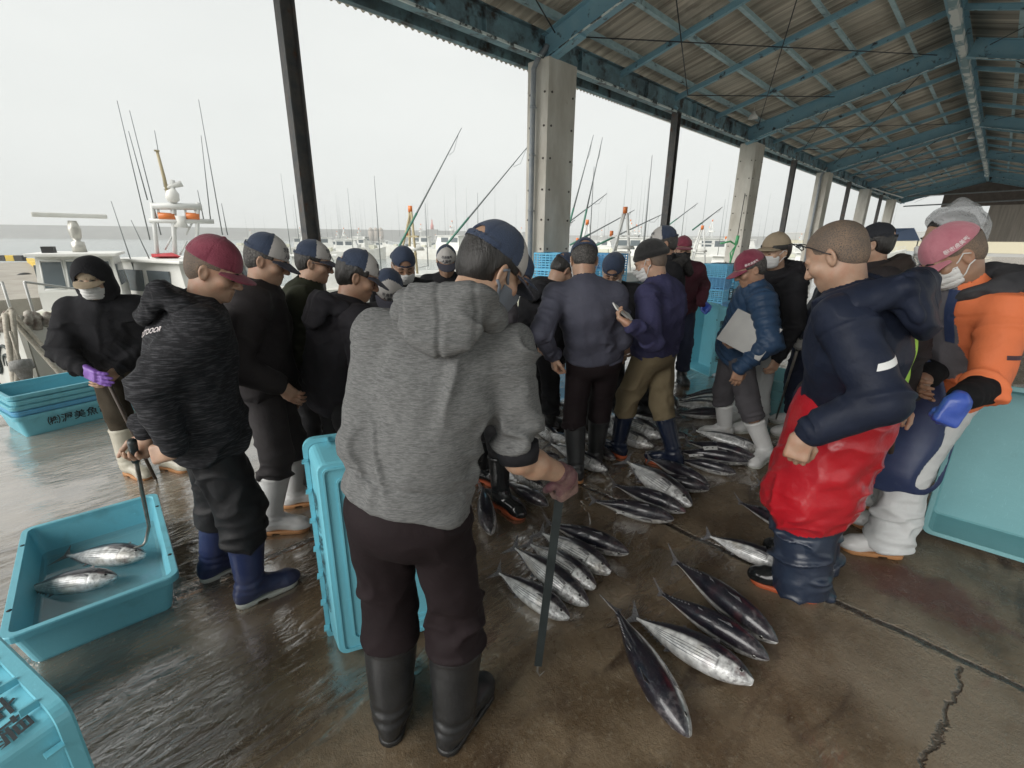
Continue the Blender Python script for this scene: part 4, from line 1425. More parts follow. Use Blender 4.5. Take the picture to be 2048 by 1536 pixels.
def hand_bones(F, i, k=1.0):
    """capsules (a, b, ra, rb) of a hand with five fingers"""
    S = F.S * F.s.get('hs', 1.0)
    w_, d, n = F.wr[i], F.hd[i], F.hn[i]
    side = np.cross(n, d) * (1 if i == 1 else -1)      # towards the thumb
    c1, c2, c3 = F.curl[i]
    out = []
    for j, (o, L, kk) in enumerate([(.030, .074, .92), (.010, .083, 1.0), (-.010, .078, 1.04), (-.029, .061, 1.10)]):
        base = w_ + S * (d * (.088 - abs(o - .008) * .25) + side * o)
        ang = 0
        p = base - d * .02 * S
        out.append((w_ + S * (d * .025 + side * o * .55), base, .0135 * S, .0120 * S))
        fan = side * o * (2.2 if c1 > 20 else 6.0)
        for q, (fr, c_) in enumerate(zip((.46, .31, .23), (c1, c2, c3))):
            ang += R(c_ * kk)
            dirv = nrm(d * math.cos(ang) + n * math.sin(ang) + fan * max(0, math.cos(ang)) * .6)
            nx = base + dirv * L * fr * S
            out.append((base, nx, (.0098 - .0010 * q) * S, (.0092 - .0014 * q) * S))
            base = nx
    tb = w_ + S * (d * .022 + side * .022 + n * .006)
    th = F.thumb[i]
    t1 = nrm(d * .62 + side * .62 + n * (.25 + th * .5)); t2 = nrm(d * .86 + side * (.30 - th * .55) + n * (.2 + th * .7)); t3 = nrm(d * .9 + side * (.05 - th * .6) + n * (.2 + th * .7))
    a = tb
    for tv, L, r0, r1 in ((t1, .045, .0165, .0125), (t2, .034, .0120, .0102), (t3, .028, .0100, .0078)):
        b = a + tv * L * S
        out.append((a, b, r0 * S, r1 * S)); a = b
    return out, side

def hand_sdf(P, F, i, grow=0.0, wrist=True):
    S = F.S * F.s.get('hs', 1.0)
    bones, side = hand_bones(F, i)
    w_, d, n = F.wr[i], F.hd[i], F.hn[i]
    Bm = np.array([side, d, n])
    r = rbox(P, w_ + S * (d * .052 - n * .001), S * np.array([.040, .046, .0145]) + grow, Bm, .0135 * S)
    r = smin(r, cone(P, w_, w_ + d * .03 * S, .023 * S + grow, .025 * S + grow), .022)
    for (a, b, ra, rb) in bones:
        r = smin(r, cone(P, a, b, ra + grow, rb + grow), .0035)
    return r

def body_sdf(F):
    S, s = F.S, F.s
    B, hc = F.HB, F.hc
    st = [(-.10, .135, .095), (.12, .138, .098), (.38, .125, .092), (.66, .150, .105), (.86, .120, .082), (.97, .068, .062)]
    hands = s.get('skin_hands', (True, True))
    B32, hc32 = B.T.astype(np.float32), hc.astype(np.float32)
    def fh(P):
        q = ((P - hc32) @ B32) / np.float32(S)      # head space: right, forward, up
        h = ell(q, (0, -.012, .033), (.0765, .098, .088))
        h = smin(h, ell(q, (0, .030, -.028), (.0625, .060, .088)), .03)
        h = smin(h, ell(q, (0, .040, -.078), (.046, .046, .036)), .03)
        h = smin(h, ell(q, (0, .074, -.098), (.020, .015, .015)), .02)
        for g in (-1, 1):
            h = smin(h, ell(q, (g * .047, .060, -.026), (.024, .024, .022)), .022)
            h = smin(h, cone(q, (g * .004, .090, .016), (g * .044, .076, .016), .012, .010), .012)
            h = smax(h, -ell(q, (g * .031, .101, -.004), (.019, .018, .012)), .012)
            h = smin(h, ell(q, (g * .031, .077, -.005), (.0155, .013, .0115)), .004)
            # jaw corner
            h = smin(h, ell(q, (g * .050, .012, -.062), (.016, .028, .024)), .03)
            # ear
            e = ell(q, (g * .079, -.008, -.010), (.0085, .020, .033), np.array([[1, g * .35, 0], [-g * .35, 1, .18], [0, -.18, 1]]))
            e = smax(e, -ell(q, (g * .088, -.004, -.008), (.008, .011, .020)), .006)
            h = smin(h, e, .006)
        nz = cone(q, (0, .088, .010), (0, .1105, -.030), .0085, .0115)
        nz = smin(nz, ell(q, (0, .108, -.034), (.0115, .0115, .0095)), .008)
        for g in (-1, 1): nz = smin(nz, ell(q, (g * .0125, .098, -.036), (.008, .010, .0075)), .007)
        h = smin(h, nz, .009)
        lp = smin(cone(q, (-.020, .083, -.061), (.020, .083, -.061), .0080, .0080), cone(q, (0, .086, -.059), (0, .090, -.060), .007, .007), .01)
        lp = smin(lp, cone(q, (-.016, .082, -.073), (.016, .082, -.073), .0085, .0085), .004)
        h = smin(h, lp, .007)
        h = smax(h, -cone(q, (-.021, .094, -.0665), (.021, .094, -.0665), .0022, .0022), .003)
        return h * np.float32(S)
    def f(P):
        h = near(P, hc + B[1] * .02, .20 * S, fh)
        # neck and trunk
        n1 = hc + (B[1] * -.018 - B[2] * .055) * S
        d = smin(h, econe(P, n1, F.N - UP * .01, B[0], (.056 * S, .058 * S), (.062 * S, .060 * S)), .03 * S)
        pts = [F.spine(max(t, 0)) + (F.tdir(.05) * t * .5 * S if t < 0 else 0) for t, _, _ in st]
        for j in range(len(st) - 1):
            d = smin(d, econe(P, pts[j], pts[j + 1], F.sr if j > 2 else F.r, (st[j][1] * S, st[j][2] * S), (st[j + 1][1] * S, st[j + 1][2] * S)), .05)
        for i in (0, 1):
            d = smin(d, cone(P, F.spine(.90), F.sh[i], .05 * S, .052 * S), .05)
            d = smin(d, cone(P, F.sh[i], F.el[i], .050 * S, .041 * S), .03)
            mid_ = F.el[i] + (F.wr[i] - F.el[i]) * .3
            d = smin(d, cone(P, F.el[i], mid_, .040 * S, .043 * S), .02)
            d = smin(d, cone(P, mid_, F.wr[i], .043 * S, .026 * S), .02)
            d = smin(d, near(P, F.wr[i] + F.hd[i] * .09, .17, lambda p_: hand_sdf(p_, F, i)), .012)
            d = smin(d, cone(P, F.hip[i], F.kn[i], .075 * S, .052 * S), .04)
            d = smin(d, cone(P, F.kn[i], F.an[i], .050 * S, .036 * S), .03)
            d = smin(d, cone(P, F.an[i] - UP * .03, F.feet[i] + hdir(F.fy[i]) * .15 * S + UP * .045, .036, .026), .02)
        return d
    return f

def bounds(pts, m):
    p = np.array(pts)
    return p.min(0) - m, p.max(0) + m

def cloth_folds(V, Q, bones, seed=0.0):
    """push a garment in and out along its normals: folds ring the limbs and bunch at the joints.
    bones: (a, b, amp, wavelength, how much the folds run round the limb 0..1, bunch at end 0/1/None)"""
    Nn = vert_normals(V, Q)
    W = np.zeros(len(V)); A = np.zeros(len(V))
    for bi_, (a, b, amp, wl, ringy, bunch) in enumerate(bones):
        a = np.asarray(a, float); d = np.asarray(b, float) - a; L = np.linalg.norm(d); ax = d / L
        q = V - a
        h = q @ ax; t = np.clip(h / L, 0, 1)
        dist = np.linalg.norm(q - t[:, None] * d, axis=1)
        w_ = np.exp(-dist / .035)
        u = nrm(np.cross(ax, [.3, .5, .8])); v = np.cross(ax, u)
        qa, qu, qv = h, q @ u, q @ v
        sa, sc = 1 / wl, 1 / (wl * (1 + 2.6 * ringy))
        sa2 = sa * ringy + sa * .35 * (1 - ringy)
        sc2 = sc * ringy + sa * (1 - ringy)
        X = np.stack([qa * sa2, qu * sc2, qv * sc2], 1) + seed + bi_ * 7.3
        X[:, 0] += (qu + qv) * sc2 * .35
        n1 = vnoise(X)
        n2 = vnoise(X * 2.1 + 5)
        n3 = vnoise(X * .45 + 31)
        rid = np.clip(1 - np.abs(n1) * 2.4, 0, 1) ** 1.4
        fold = (rid * 1.25 - .42 + n2 * .42) * np.clip(.75 + n3 * 1.2, .15, 1.6) * 2.15
        k = amp * np.ones(len(V))
        if bunch is not None:
            k = amp * (.35 + 1.0 * np.clip(t if bunch else 1 - t, 0, 1) ** 1.5)
        A += w_ * fold * k; W += w_
    return V + Nn * np.clip(A / np.maximum(W, 1e-9), -.009, .02)[:, None]

def put(name, F, V, Q, m, mi=None, parent=None):
    o = npmesh(name, V - F.root, Q, m if isinstance(m, list) else [m], parent or F.o, mi=mi)
    return o

def torso_stations(F, g, hem, flare=1.0, belly=1.0):
    b = F.s.get('fat', 1.0)
    return [(hem, .172 * b * flare + g, .122 * b * flare + g), (.02, .168 * b * flare + g, .122 * b * flare * belly + g), (.30, .155 * b + g, .118 * b * belly + g), (.60, .172 * b + g, .125 * b + g),
            (.80, .172 * b + g, .110 * b + g), (.93, .110 * b + g, .082 + g), (1.0, .072 + g * .7, .068 + g * .7)]

def torso_sdf(P, F, st):
    S = F.S
    pts = []
    for t, _, _ in st:
        pts.append(F.spine(t) if t >= 0 else F.P + F.tdir(.08) * t * np.linalg.norm(F.N - F.P))
    d = None
    for j in range(len(st) - 1):
        sd = F.sr if st[j][0] > .5 else F.r
        e = econe(P, pts[j], pts[j + 1], sd, (st[j][1] * S, st[j][2] * S), (st[j + 1][1] * S, st[j + 1][2] * S))
        d = e if d is None else smin(d, e, .035)
    return d, pts

def sleeve_ends(F, i, upto):
    if upto < 0: return F.el[i] + (F.el[i] - F.sh[i]) * upto
    return F.el[i] + (F.wr[i] - F.el[i]) * upto

def make_top(F, g):
    """jacket, hoodie or sweater: trunk and sleeves in one skin"""
    S, s = F.S, F.s
    th = g.get('thick', .018) * .82
    hem = g.get('hem', -.12)
    upto = g.get('sleeve', (.96, .96))
    if not isinstance(upto, tuple): upto = (upto, upto)
    st = torso_stations(F, th, hem, g.get('flare', 1.0), g.get('belly', 1.0))
    sw = g.get('sw', 1.0)
    def f(P):
        d, pts = torso_sdf(P, F, st)
        ax = nrm(pts[1] - pts[0])
        d = smax(d, -((P - pts[0].astype(np.float32)) @ ax.astype(np.float32)), .012)
        for i in (0, 1):
            d = smin(d, cone(P, F.spine(.90), F.sh[i], .062 * S + th, .064 * S + th), .05)
            e = sleeve_ends(F, i, upto[i])
            d = smin(d, cone(P, F.sh[i], F.el[i] if upto[i] >= 0 else e, (.060 * sw) * S + th, (.047 * sw) * S + th), .03)
            if upto[i] < 0: continue
            fr = upto[i]
            r1 = (.050 - .018 * fr) * S * sw + th * (1.0 if fr < .8 else .7)
            d = smin(d, cone(P, F.el[i], e, .047 * S * sw + th, r1), .022)
        if g.get('collar'):
            ch = g['collar']
            d = smin(d, econe(P, F.spine(.97), F.N + nrm(F.hc - F.N) * ch * S, F.sr, (.080 * S, .078 * S), (.074 * S, .074 * S)), .02)
        q = F.N + nrm(F.hc - F.N) * (g.get('collar') or .02) * S
        nd = nrm(F.hc - F.N)
        if g.get('collar'):              # open neck
            d = smax(d, -cone(P, q - nd * .03, q + nd * .1, .058 * S, .075 * S), .008)
        return d
    e0 = [F.sh[0], F.sh[1], F.N, F.P, F.el[0], F.el[1], sleeve_ends(F, 0, upto[0]), sleeve_ends(F, 1, upto[1]), F.P + F.tdir(.08) * hem * .55]
    lo, hi = bounds(e0, .26 * S)
    V, Q = surf(f, lo, hi, s.get('hc_', .009))
    amp = g.get('amp', .006)
    hemp = F.P + F.tdir(.08) * hem * .5
    bones = [(hemp, F.spine(.35), amp * 1.0, .075, .75, 0), (F.spine(.35), F.spine(.95), amp * .9, .10, .15, None)]
    for i in (0, 1):
        bones.append((F.sh[i], F.el[i], amp * 1.0, g.get('awl', .055), .85, 1))
        if upto[i] >= .05: bones.append((F.el[i], sleeve_ends(F, i, upto[i]), amp * g.get('fore', 1.2), g.get('awl', .055) * .8, 1.0, None))
    V = cloth_folds(V, Q, bones, seed=s.get('seed', 1) * 3.7)
    Nn = vert_normals(V, Q)
    sm_ = np.zeros(len(V))
    for i in (0, 1):
        d = F.el[i] - F.sh[i]; L = np.linalg.norm(d); ax = d / L; q = V - F.sh[i]
        h = q @ ax; rad = np.linalg.norm(q - h[:, None] * ax, axis=1)
        sm_ += np.exp(-((h - .03) / .006) ** 2) * (rad < .17) * (h > -.05)
    axp = F.tdir(.08)
    if g.get('rib'):
        h0 = (V - (F.P + axp * hem * np.linalg.norm(F.N - F.P))) @ axp
        sm_ += np.exp(-((h0 - g['rib']) / .008) ** 2) * 1.8 * (np.abs((V - F.P) @ F.r) < .32 * S) * (h0 < .2)
    V = V - Nn * (np.clip(sm_, 0, 2) * .0040)[:, None]
    if g.get('quilt'):
        Nn = vert_normals(V, Q)
        h = np.zeros(len(V)); W = np.zeros(len(V))
        for (a, b) in [(hemp, F.N), (F.sh[0], F.el[0]), (F.el[0], F.wr[0]), (F.sh[1], F.el[1]), (F.el[1], F.wr[1])]:
            d = b - a; L = np.linalg.norm(d); ax = d / L; q = V - a
            hh = q @ ax; t = np.clip(hh / L, 0, 1)
            w_ = np.exp(-np.linalg.norm(q - t[:, None] * d, axis=1) / .02)
            h += w_ * (np.abs(np.sin(hh / g['quilt'] * math.pi)) ** .6 - .7); W += w_
        V = V + Nn * (h / W)[:, None] * .011
    mi = None
    mats = [g['mat']]
    if 'paint' in g:
        mats, mi = g['paint'](F, V[Q].mean(1))
    o = put(g.get('name', 'jacket'), F, V, Q, mats, mi)
    # cuffs
    for i in (0, 1):
        if g.get('cuff'):
            a = sleeve_ends(F, i, upto[i] - .02); ax = nrm(F.wr[i] - F.el[i]) if upto[i] >= 0 else nrm(F.el[i] - F.sh[i]); L = g.get('cuffl', .04)
            fr = max(upto[i], 0)
            if upto[i] < 0: a = a + ax * .038
            r0 = (.050 - .018 * fr) * S * sw + th * .75
            m = MB(); m.tube([a - F.root, a + ax * L * .5 - F.root, a + ax * L - F.root], [r0 * .97, r0 * .98, r0 * .86], 20)
            m.build('cuff', g['cuff'], o)
    if g.get('rib'):
        pass
    return o

def make_hood(F, g):
    """a hood lying down behind the neck"""
    S = F.S
    nd = nrm(F.hc - F.N)
    c = F.N + F.sf * (-.005) * S + UP * g.get('lift', .0) * S
    tl = R(g.get('tip', 28))
    ax = nrm(UP * math.cos(tl) + F.sf * math.sin(tl))
    B = frame(nrm(F.sf - ax * float(F.sf @ ax)), ax)
    k = g.get('size', 1.0)
    def f(P):
        q = ((P - c.astype(np.float32)) @ B.T.astype(np.float32)) / (S * k)
        q = q + (np.stack([vnoise(q * 11 + 1), vnoise(q * 11 + 4), vnoise(q * 9 + 8)], 1) * .012).astype(np.float32)
        d = torus(q, (0, -.005, .010), np.eye(3), .096, .098, .026)
        d2 = smax(torus(q, (0, -.020, -.015), np.eye(3), .118, .112, .036), q[:, 1] - .02 - q[:, 2] * .6, .05)
        d = smin(d, d2, .02)
        d = smin(d, ell(q, (0, -.130, -.075), (.098, .036, .078)), .035)
        d = smin(d, ell(q, (0, -.135, -.010), (.118, .034, .040)), .02)
        d = smax(d, -cone(q, (0, .16, .05), (0, .30, .0), .10, .12), .03)     # open at the throat
        d = smax(d, -cone(q, (0, .0, -.02), (0, .03, .16), .050, .085), .02)
        n_ = vnoise(q * np.array([8, 13, 19], np.float32) + g.get('seed', 3))
        fold = -np.clip(1 - np.abs(n_) * 3, 0, 1) * .008 + vnoise(q * 30) * .0025
        crease = np.exp(-(q[:, 0] / .007) ** 2) * .006 * (q[:, 1] < 0)
        crease2 = np.exp(-((np.abs(q[:, 0]) - .085) / .006) ** 2) * .004 * (q[:, 1] < 0)
        return (d + fold + crease + crease2) * S * k
    lo, hi = bounds([c], .27 * S * k)
    V, Q = surf(f, lo, hi, F.s.get('hc_', .009) * .8)
    return put('hood', F, V, Q, g['mat'])

def make_trousers(F, g):
    S, s = F.S, F.s
    th = g.get('thick', .012)
    b = s.get('fat', 1.0) * g.get('fat', 1.0)
    low = g.get('low', .16)              # height of the hem above the ground
    if low > .2 and 'boots' in s: low = max(low, s['boots'].get('h', .33) * S - .012)
    wide = g.get('wide', 1.0)
    top = g.get('top', .10)
    axp = F.tdir(.08)
    ends = []
    for i in (0, 1):
        k, a = F.kn[i], F.an[i]
        t = np.clip((k[2] - low) / max(k[2] - a[2], 1e-3), 0, 1.15)
        ends.append(k + (a - k) * t)
    def f(P):
        d = econe(P, F.P - UP * .045 * S, F.P + axp * top * S, F.r, (.158 * b * S + th, .112 * b * S + th), (.136 * b * S + th, .098 * b * S + th))
        d = smin(d, ell(P, F.P - UP * .06 * S - F.f * .035 * S, (.13 * b * S + th, .085 * b * S + th, .10 * S + th), np.array([F.r, F.f, UP])), .05)
        if g.get('skirt'):
            k0 = (F.kn[0] + F.kn[1]) / 2
            d = smin(d, econe(P, F.P - UP * .05, k0 - UP * .02, F.r, (.20 * b * S, .15 * b * S), (.215 * b * S, .15 * b * S)), .05)
        for i in (0, 1):
            sg = -1 if i == 0 else 1
            q = F.hip[i] - UP * .02
            l = cone(P, q, F.kn[i], .088 * b * S + th, .063 * b * S * (1 + (wide - 1) * .5) + th)
            l = smin(l, cone(P, F.kn[i], ends[i], .063 * b * S * (1 + (wide - 1) * .5) + th, g.get('ankle', .056) * S * wide + th), .03)
            la = nrm(ends[i] - F.kn[i]).astype(np.float32)
            l = smax(l, (P - ends[i].astype(np.float32)) @ la, .012)
            d = smin(d, l, .035)
        if g.get('cut', True):
            for i in (0, 1):
                pass
        return d
    lo, hi = bounds([F.P + axp * top * S, F.P, *F.hip, *F.kn, *ends], .21 * S * b)
    V, Q = surf(f, lo, hi, s.get('hc_', .009))
    amp = g.get('amp', .007)
    bones = [(F.P - UP * .08, F.P + axp * .15, amp * .35, .11, .3, None)]
    for i in (0, 1):
        bones.append((F.hip[i], F.kn[i], amp * .9, .075, .55, 1))
        bones.append((F.kn[i], ends[i], amp * 1.2, .055, .9, 1))
    V = cloth_folds(V, Q, bones, seed=s.get('seed', 1) * 2.3 + 11)
    mats, mi = [g['mat']], None
    if 'paint' in g:
        mats, mi = g['paint'](F, V[Q].mean(1))
    o = put(g.get('name', 'trousers'), F, V, Q, mats, mi)
    return o

def make_boot(F, i, g):
    S = F.S
    ft, y = F.feet[i], F.fy[i]
    d = hdir(y); r = np.array([d[1], -d[0], 0.0])
    h = g.get('h', .33) * S
    k, a = F.kn[i], F.an[i]
    t = np.clip((k[2] - h) / max(k[2] - a[2], 1e-3), 0, 1)
    top = k + (a - k) * t
    ax = nrm(top - a)
    B = np.array([r, d, UP])
    wide = g.get('wide', 1.0)
    lift = g.get('lift', 0.0)
    def f(P):
        u = cone(P, a + UP * .02 - d * .012 * S, top + ax * .03, .056 * S * wide, .076 * S * wide)
        u = smin(u, ell(P, ft + UP * .055 * S - d * .045 * S, (.040 * S, .048 * S, .062 * S), B), .03)
        u = smin(u, cone(P, ft + UP * .075 * S, ft + d * .135 * S + UP * .046 * S, .050 * S, .046 * S), .04)
        u = smin(u, ell(P, ft + d * .150 * S + UP * .034 * S, (.050 * S, .066 * S, .044 * S), B), .02)
        u = smax(u, (P - top.astype(np.float32)) @ ax.astype(np.float32), .004)
        u = smax(u, .018 - P[:, 2], .006)
        u = smax(u, -cone(P, top - ax * .010, top + ax * .1, .046 * S * wide, .078 * S * wide), .004)
        # rim and ankle creases
        hh = (P - top.astype(np.float32)) @ ax.astype(np.float32)
        u = u - .0035 * (np.abs(hh + .012) < .010)
        rel = (P - a.astype(np.float32)) @ ax.astype(np.float32)
        u = u + .0028 * np.sin(rel * 150 + vnoise(P * 16) * 2.5) * np.exp(-((rel - .03) / .045) ** 2)
        u = u + vnoise(P * 11 + 3) * .0025
        return u
    lo, hi = bounds([top, ft, ft + d * .2 * S, ft - d * .09 * S], .10 * S)
    lo[2] = -.01
    hb = F.s.get('hb_', .008)
    V, Q = surf(f, lo, hi, hb)
    o = put('boot', F, V, Q, g['mat'])
    def fs(P):
        q = P.copy(); q[:, 2] = 0
        f0, = (ft,)
        u = cone(q, f0 - d * .045 * S, f0 + d * .145 * S, .043 * S, .054 * S)
        u = smax(u, np.abs(P[:, 2] - .0125) - .0125, .003)
        gap = np.abs((P - ft.astype(np.float32)) @ d.astype(np.float32) - .02 * S) - .022 * S
        u = smax(u, -np.maximum(gap, P[:, 2] - .009), .002)
        return u
    V, Q = surf(fs, lo, np.array([hi[0], hi[1], .06]), min(hb, .006))
    put('sole', F, V, Q, g['sole'], parent=o)
    return o

def head_pts(F, q):
    return F.hc + (np.asarray(q) * F.S) @ F.HB

def head_tilt(F, deg, rev=False, yaw=0.0):
    """frame of something worn on the head, tipped forward by deg"""
    B = F.HB
    f, u, r = B[1], B[2], B[0]
    if yaw:
        f, r = f * math.cos(R(yaw)) + r * math.sin(R(yaw)), r * math.cos(R(yaw)) - f * math.sin(R(yaw))
    c_, s_ = math.cos(R(deg)), math.sin(R(deg))
    f2, u2 = f * c_ - u * s_, u * c_ + f * s_
    if rev: return np.array([-r, -f2, u2])
    return np.array([r, f2, u2])

def make_cap(F, g):
    S = F.S
    rev = g.get('rev', False)
    B = head_tilt(F, g.get('tip', 0) * (1 if not rev else 1), rev, g.get('turn', 0.0))
    off = np.array([0, (-.012 if not rev else .012) , .030])
    c = F.hc + (off * S) @ (head_tilt(F, g.get('tip', 0), False, g.get('turn', 0.0)) if not rev else B)
    if rev: c = F.hc + (np.array([0, -.010, .030]) * S) @ F.HB
    r = np.array([.0865, .108, g.get('crown', .106)])
    def f(P):
        q = ((P - c.astype(np.float32)) @ B.T.astype(np.float32)) / S
        d = ell(q, (0, 0, 0), r)
        an = np.arctan2(q[:, 0], q[:, 1])
        d = d - .0016 * np.cos(an * 6) * np.clip(q[:, 2] / .1, 0, 1) * 0 + vnoise(q * 22 + 2) * .0022
        d = d + .0018 * np.exp(-(((an * 3 / math.pi) % 1 - .5) / .03) ** 2) * 1.0
        d = smax(d, .004 - q[:, 2] , .004)
        d = smax(d, -ell(q, (0, 0, -.008), r - .006), .003)
        d = smin(d, ell(q, (0, 0, r[2]), (.0085, .0085, .005)), .004)
        if g.get('hole', True):
            d = smax(d, -cone(q, (0, -.06, .004), (0, -.14, .012), .040, .040), .004)
            sp = np.maximum(np.abs(ell(q, (0, 0, .004), (r[0] + .001, r[1] + .001, .2))) - .002, np.abs(q[:, 2] - .012) - .010)
            sp = np.maximum(sp, q[:, 1] + .05)
            d = np.minimum(d, sp)
        return d * S
    h = F.s.get('hh_', .005)
    lo, hi = bounds([c], .15 * S)
    V, Q = surf(f, lo, hi, h)
    mats = [g['mat']]; mi = None
    if g.get('front'):
        q = ((V[Q].mean(1) - c) @ B.T) / S
        mi = (q[:, 1] > .018 + .35 * np.maximum(0, .05 - q[:, 2]) * 0 + np.abs(q[:, 0]) * .28 - .012).astype(int)
        mats.append(g['front'])
    o = put('cap', F, V, Q, mats, mi)
    # brim
    L = g.get('brim', .078)
    dr = g.get('droop', 12)
    def fb(P):
        q = ((P - c.astype(np.float32)) @ B.T.astype(np.float32)) / S
        x, y, z = q.T
        zz = .006 - np.maximum(y - .085, 0) * math.tan(R(dr)) - (x / .085) ** 2 * .022
        e = np.sqrt((x / .086) ** 2 + ((y - .06) / (L + .045)) ** 2) - 1
        e = e * .07
        d = np.maximum(np.abs(z - zz) - max(.0032, h * .62), e)
        d = np.maximum(d, .055 - y)
        d = np.maximum(d, -ell(q, (0, 0, 0), r - .004))
        return d * .9 * S
    lo2, hi2 = bounds([c, c + B[1] * (.11 + L) * S], .12 * S)
    V, Q = surf(fb, lo2, hi2, h * .8)
    put('brim', F, V, Q, g.get('brim_mat', g['mat']), parent=o)
    def onto(word, size, az, el, m_, lift=.0025, roll=0.0):
        """lettering laid onto the dome"""
        v2, fs = writing(word, size)
        cr, sr_ = math.cos(R(roll)), math.sin(R(roll))
        out = []
        for x, y in v2:
            x, y = x * cr - y * sr_, x * sr_ + y * cr
            a_ = R(az) + x / .1; e_ = R(el) + y / .1
            d_ = np.array([math.sin(a_) * math.cos(e_), math.cos(a_) * math.cos(e_), math.sin(e_)])
            t = 1 / math.sqrt(((d_ / r) ** 2).sum()) + lift
            out.append(c + (d_ * t * S) @ B - F.root)
        mm = MB(); mm.add(out, fs); mm.build('lettering', m_, o, fix=False)
    for wd in g.get('words', []):
        onto(*wd)
    return o

def make_beanie(F, m):
    S = F.S
    B = head_tilt(F, -8)
    c = F.hc + (np.array([0, -.012, .030]) * S) @ B
    def f(P):
        q = ((P - c.astype(np.float32)) @ B.T.astype(np.float32)) / S
        d = ell(q, (0, 0, .004), (.090, .112, .108))
        an = np.arctan2(q[:, 0], q[:, 1])
        d = d + .0012 * np.sin(an * 60)
        d = smax(d, -.012 - q[:, 2], .008)
        d = smin(d, torus(q, (0, 0, .006), np.eye(3), .083, .104, .015), .015)
        return d * S
    lo, hi = bounds([c], .15 * S)
    V, Q = surf(f, lo, hi, F.s.get('hh_', .005))
    return put('beanie', F, V, Q, m)

def make_hair(F, g):
    S = F.S
    t = g.get('t', .010)
    lowz = g.get('low', -.045)
    def f(P):
        q = ((P - F.hc.astype(np.float32)) @ F.HB.T.astype(np.float32)) / S
        d = ell(q, (0, -.012, .033), np.array([.0765, .098, .088]) + t)
        d = smin(d, ell(q, (0, -.045, -.02), np.array([.060, .050, .055]) + t * .8), .03)
        d = d + vnoise(q * np.array([60, 60, 25], np.float32)) * min(t * .25, .003)
        # hairline: forehead, in front of the ears, round the ears, nape
        front = q[:, 1] - (.045 + g.get('fringe', 0.0)) - np.maximum(q[:, 2] - .05, 0) * 1.2
        side = np.where(q[:, 2] < g.get('side', .012), q[:, 1] - (-.002 if g.get('burn', True) else -.03), front)
        d = smax(d, np.maximum(np.minimum(front, 1), side), .006)
        d = smax(d, lowz - q[:, 2] - np.maximum(0, -.02 - q[:, 1]) * g.get('nape', .5), .008)
        if 'cap' in F.s or g.get('hat'): d = smax(d, q[:, 2] - .050, .004)
        for s_ in (-1, 1):
            d = smax(d, -ell(q, (s_ * .085, -.006, -.020), (.024, .026, .036)), .004)
        return d * S
    lo, hi = bounds([F.hc], .17 * S)
    V, Q = surf(f, lo, hi, F.s.get('hh_', .005))
    return put('hair', F, V, Q, g['mat'])

def make_face(F, g):
    """lash lines, brows and lips' shadow as small pieces"""
    S = F.S
    bm_ = g.get('brow', HAIR_M)
    for s_ in (-1, 1):
        m = MB()
        pts = [head_pts(F, (s_ * x, y, z)) - F.root for x, y, z in ((.014, .0975, .0195), (.030, .0955, .0235), (.047, .0825, .0185))]
        m.tube(pts, [.0032 * S, .0040 * S, .0020 * S], 8)
        m.build('eyebrow', bm_, F.o)
        m = MB()
        dz = g.get('lid', -.0095)
        pts = [head_pts(F, (s_ * x, y, z)) - F.root for x, y, z in ((.0185, .0855, -.0075), (.025, .0905, dz), (.033, .0912, dz), (.0405, .0870, dz + .001), (.0455, .0800, -.007))]
        m.tube(pts, [.0012 * S, .0021 * S, .0024 * S, .0020 * S, .0012 * S], 8)
        m.build('eye', EYE_M, F.o)

def make_mask(F, g):
    S = F.S
    def f(P):
        q = ((P - F.hc.astype(np.float32)) @ F.HB.T.astype(np.float32)) / S
        d = ell(q, (0, .034, -.030), (.066, .064, .090))
        d = smin(d, ell(q, (0, .044, -.080), (.052, .052, .042)), .03)
        d = smin(d, ell(q, (0, .105, -.030), (.022, .022, .022)), .03)
        d = smin(d, cone(q, (-.02, .09, -.066), (.02, .09, -.066), .012, .012), .02)
        tk = max(.0026, F.s.get('hh_', .005) * .62)
        sh = np.abs(d - .004 - tk) - tk
        top = q[:, 2] - (-.016 + .010 * np.exp(-(q[:, 0] / .02) ** 2) - np.abs(q[:, 0]) * .12)
        bot = -.108 - q[:, 2] + np.maximum(0, .06 - q[:, 1]) * .4
        back = g.get('back', .034) - q[:, 1]
        m_ = np.maximum(np.maximum(top, bot), back)
        pl = np.sin((q[:, 2] + .06) * 260) * .0012 * g.get('pleat', 1.0)
        return np.maximum(sh + pl, m_) * S * .9
    lo, hi = bounds([F.hc + F.HB[1] * .05 * S], .15 * S)
    V, Q = surf(f, lo, hi, F.s.get('hh_', .005) * .8)
    o = put('face_mask', F, V, Q, g['mat'])
    for s_ in (-1, 1):
        m = MB()
        for z0, z1 in ((-.026, .012), (-.086, -.040)):
            pts = [head_pts(F, (s_ * x, y, z)) - F.root for x, y, z in ((.057, .048, z0 - .002), (.071, .022, z0 * .6 + z1 * .4), (.0815, .002, z1), (.086, -.018, (z1 - .012) * .6))]
            m.tube(pts, g.get('lw', .0026) * S, 6)
        m.build('ear_loop', g['mat'], o)
    return o

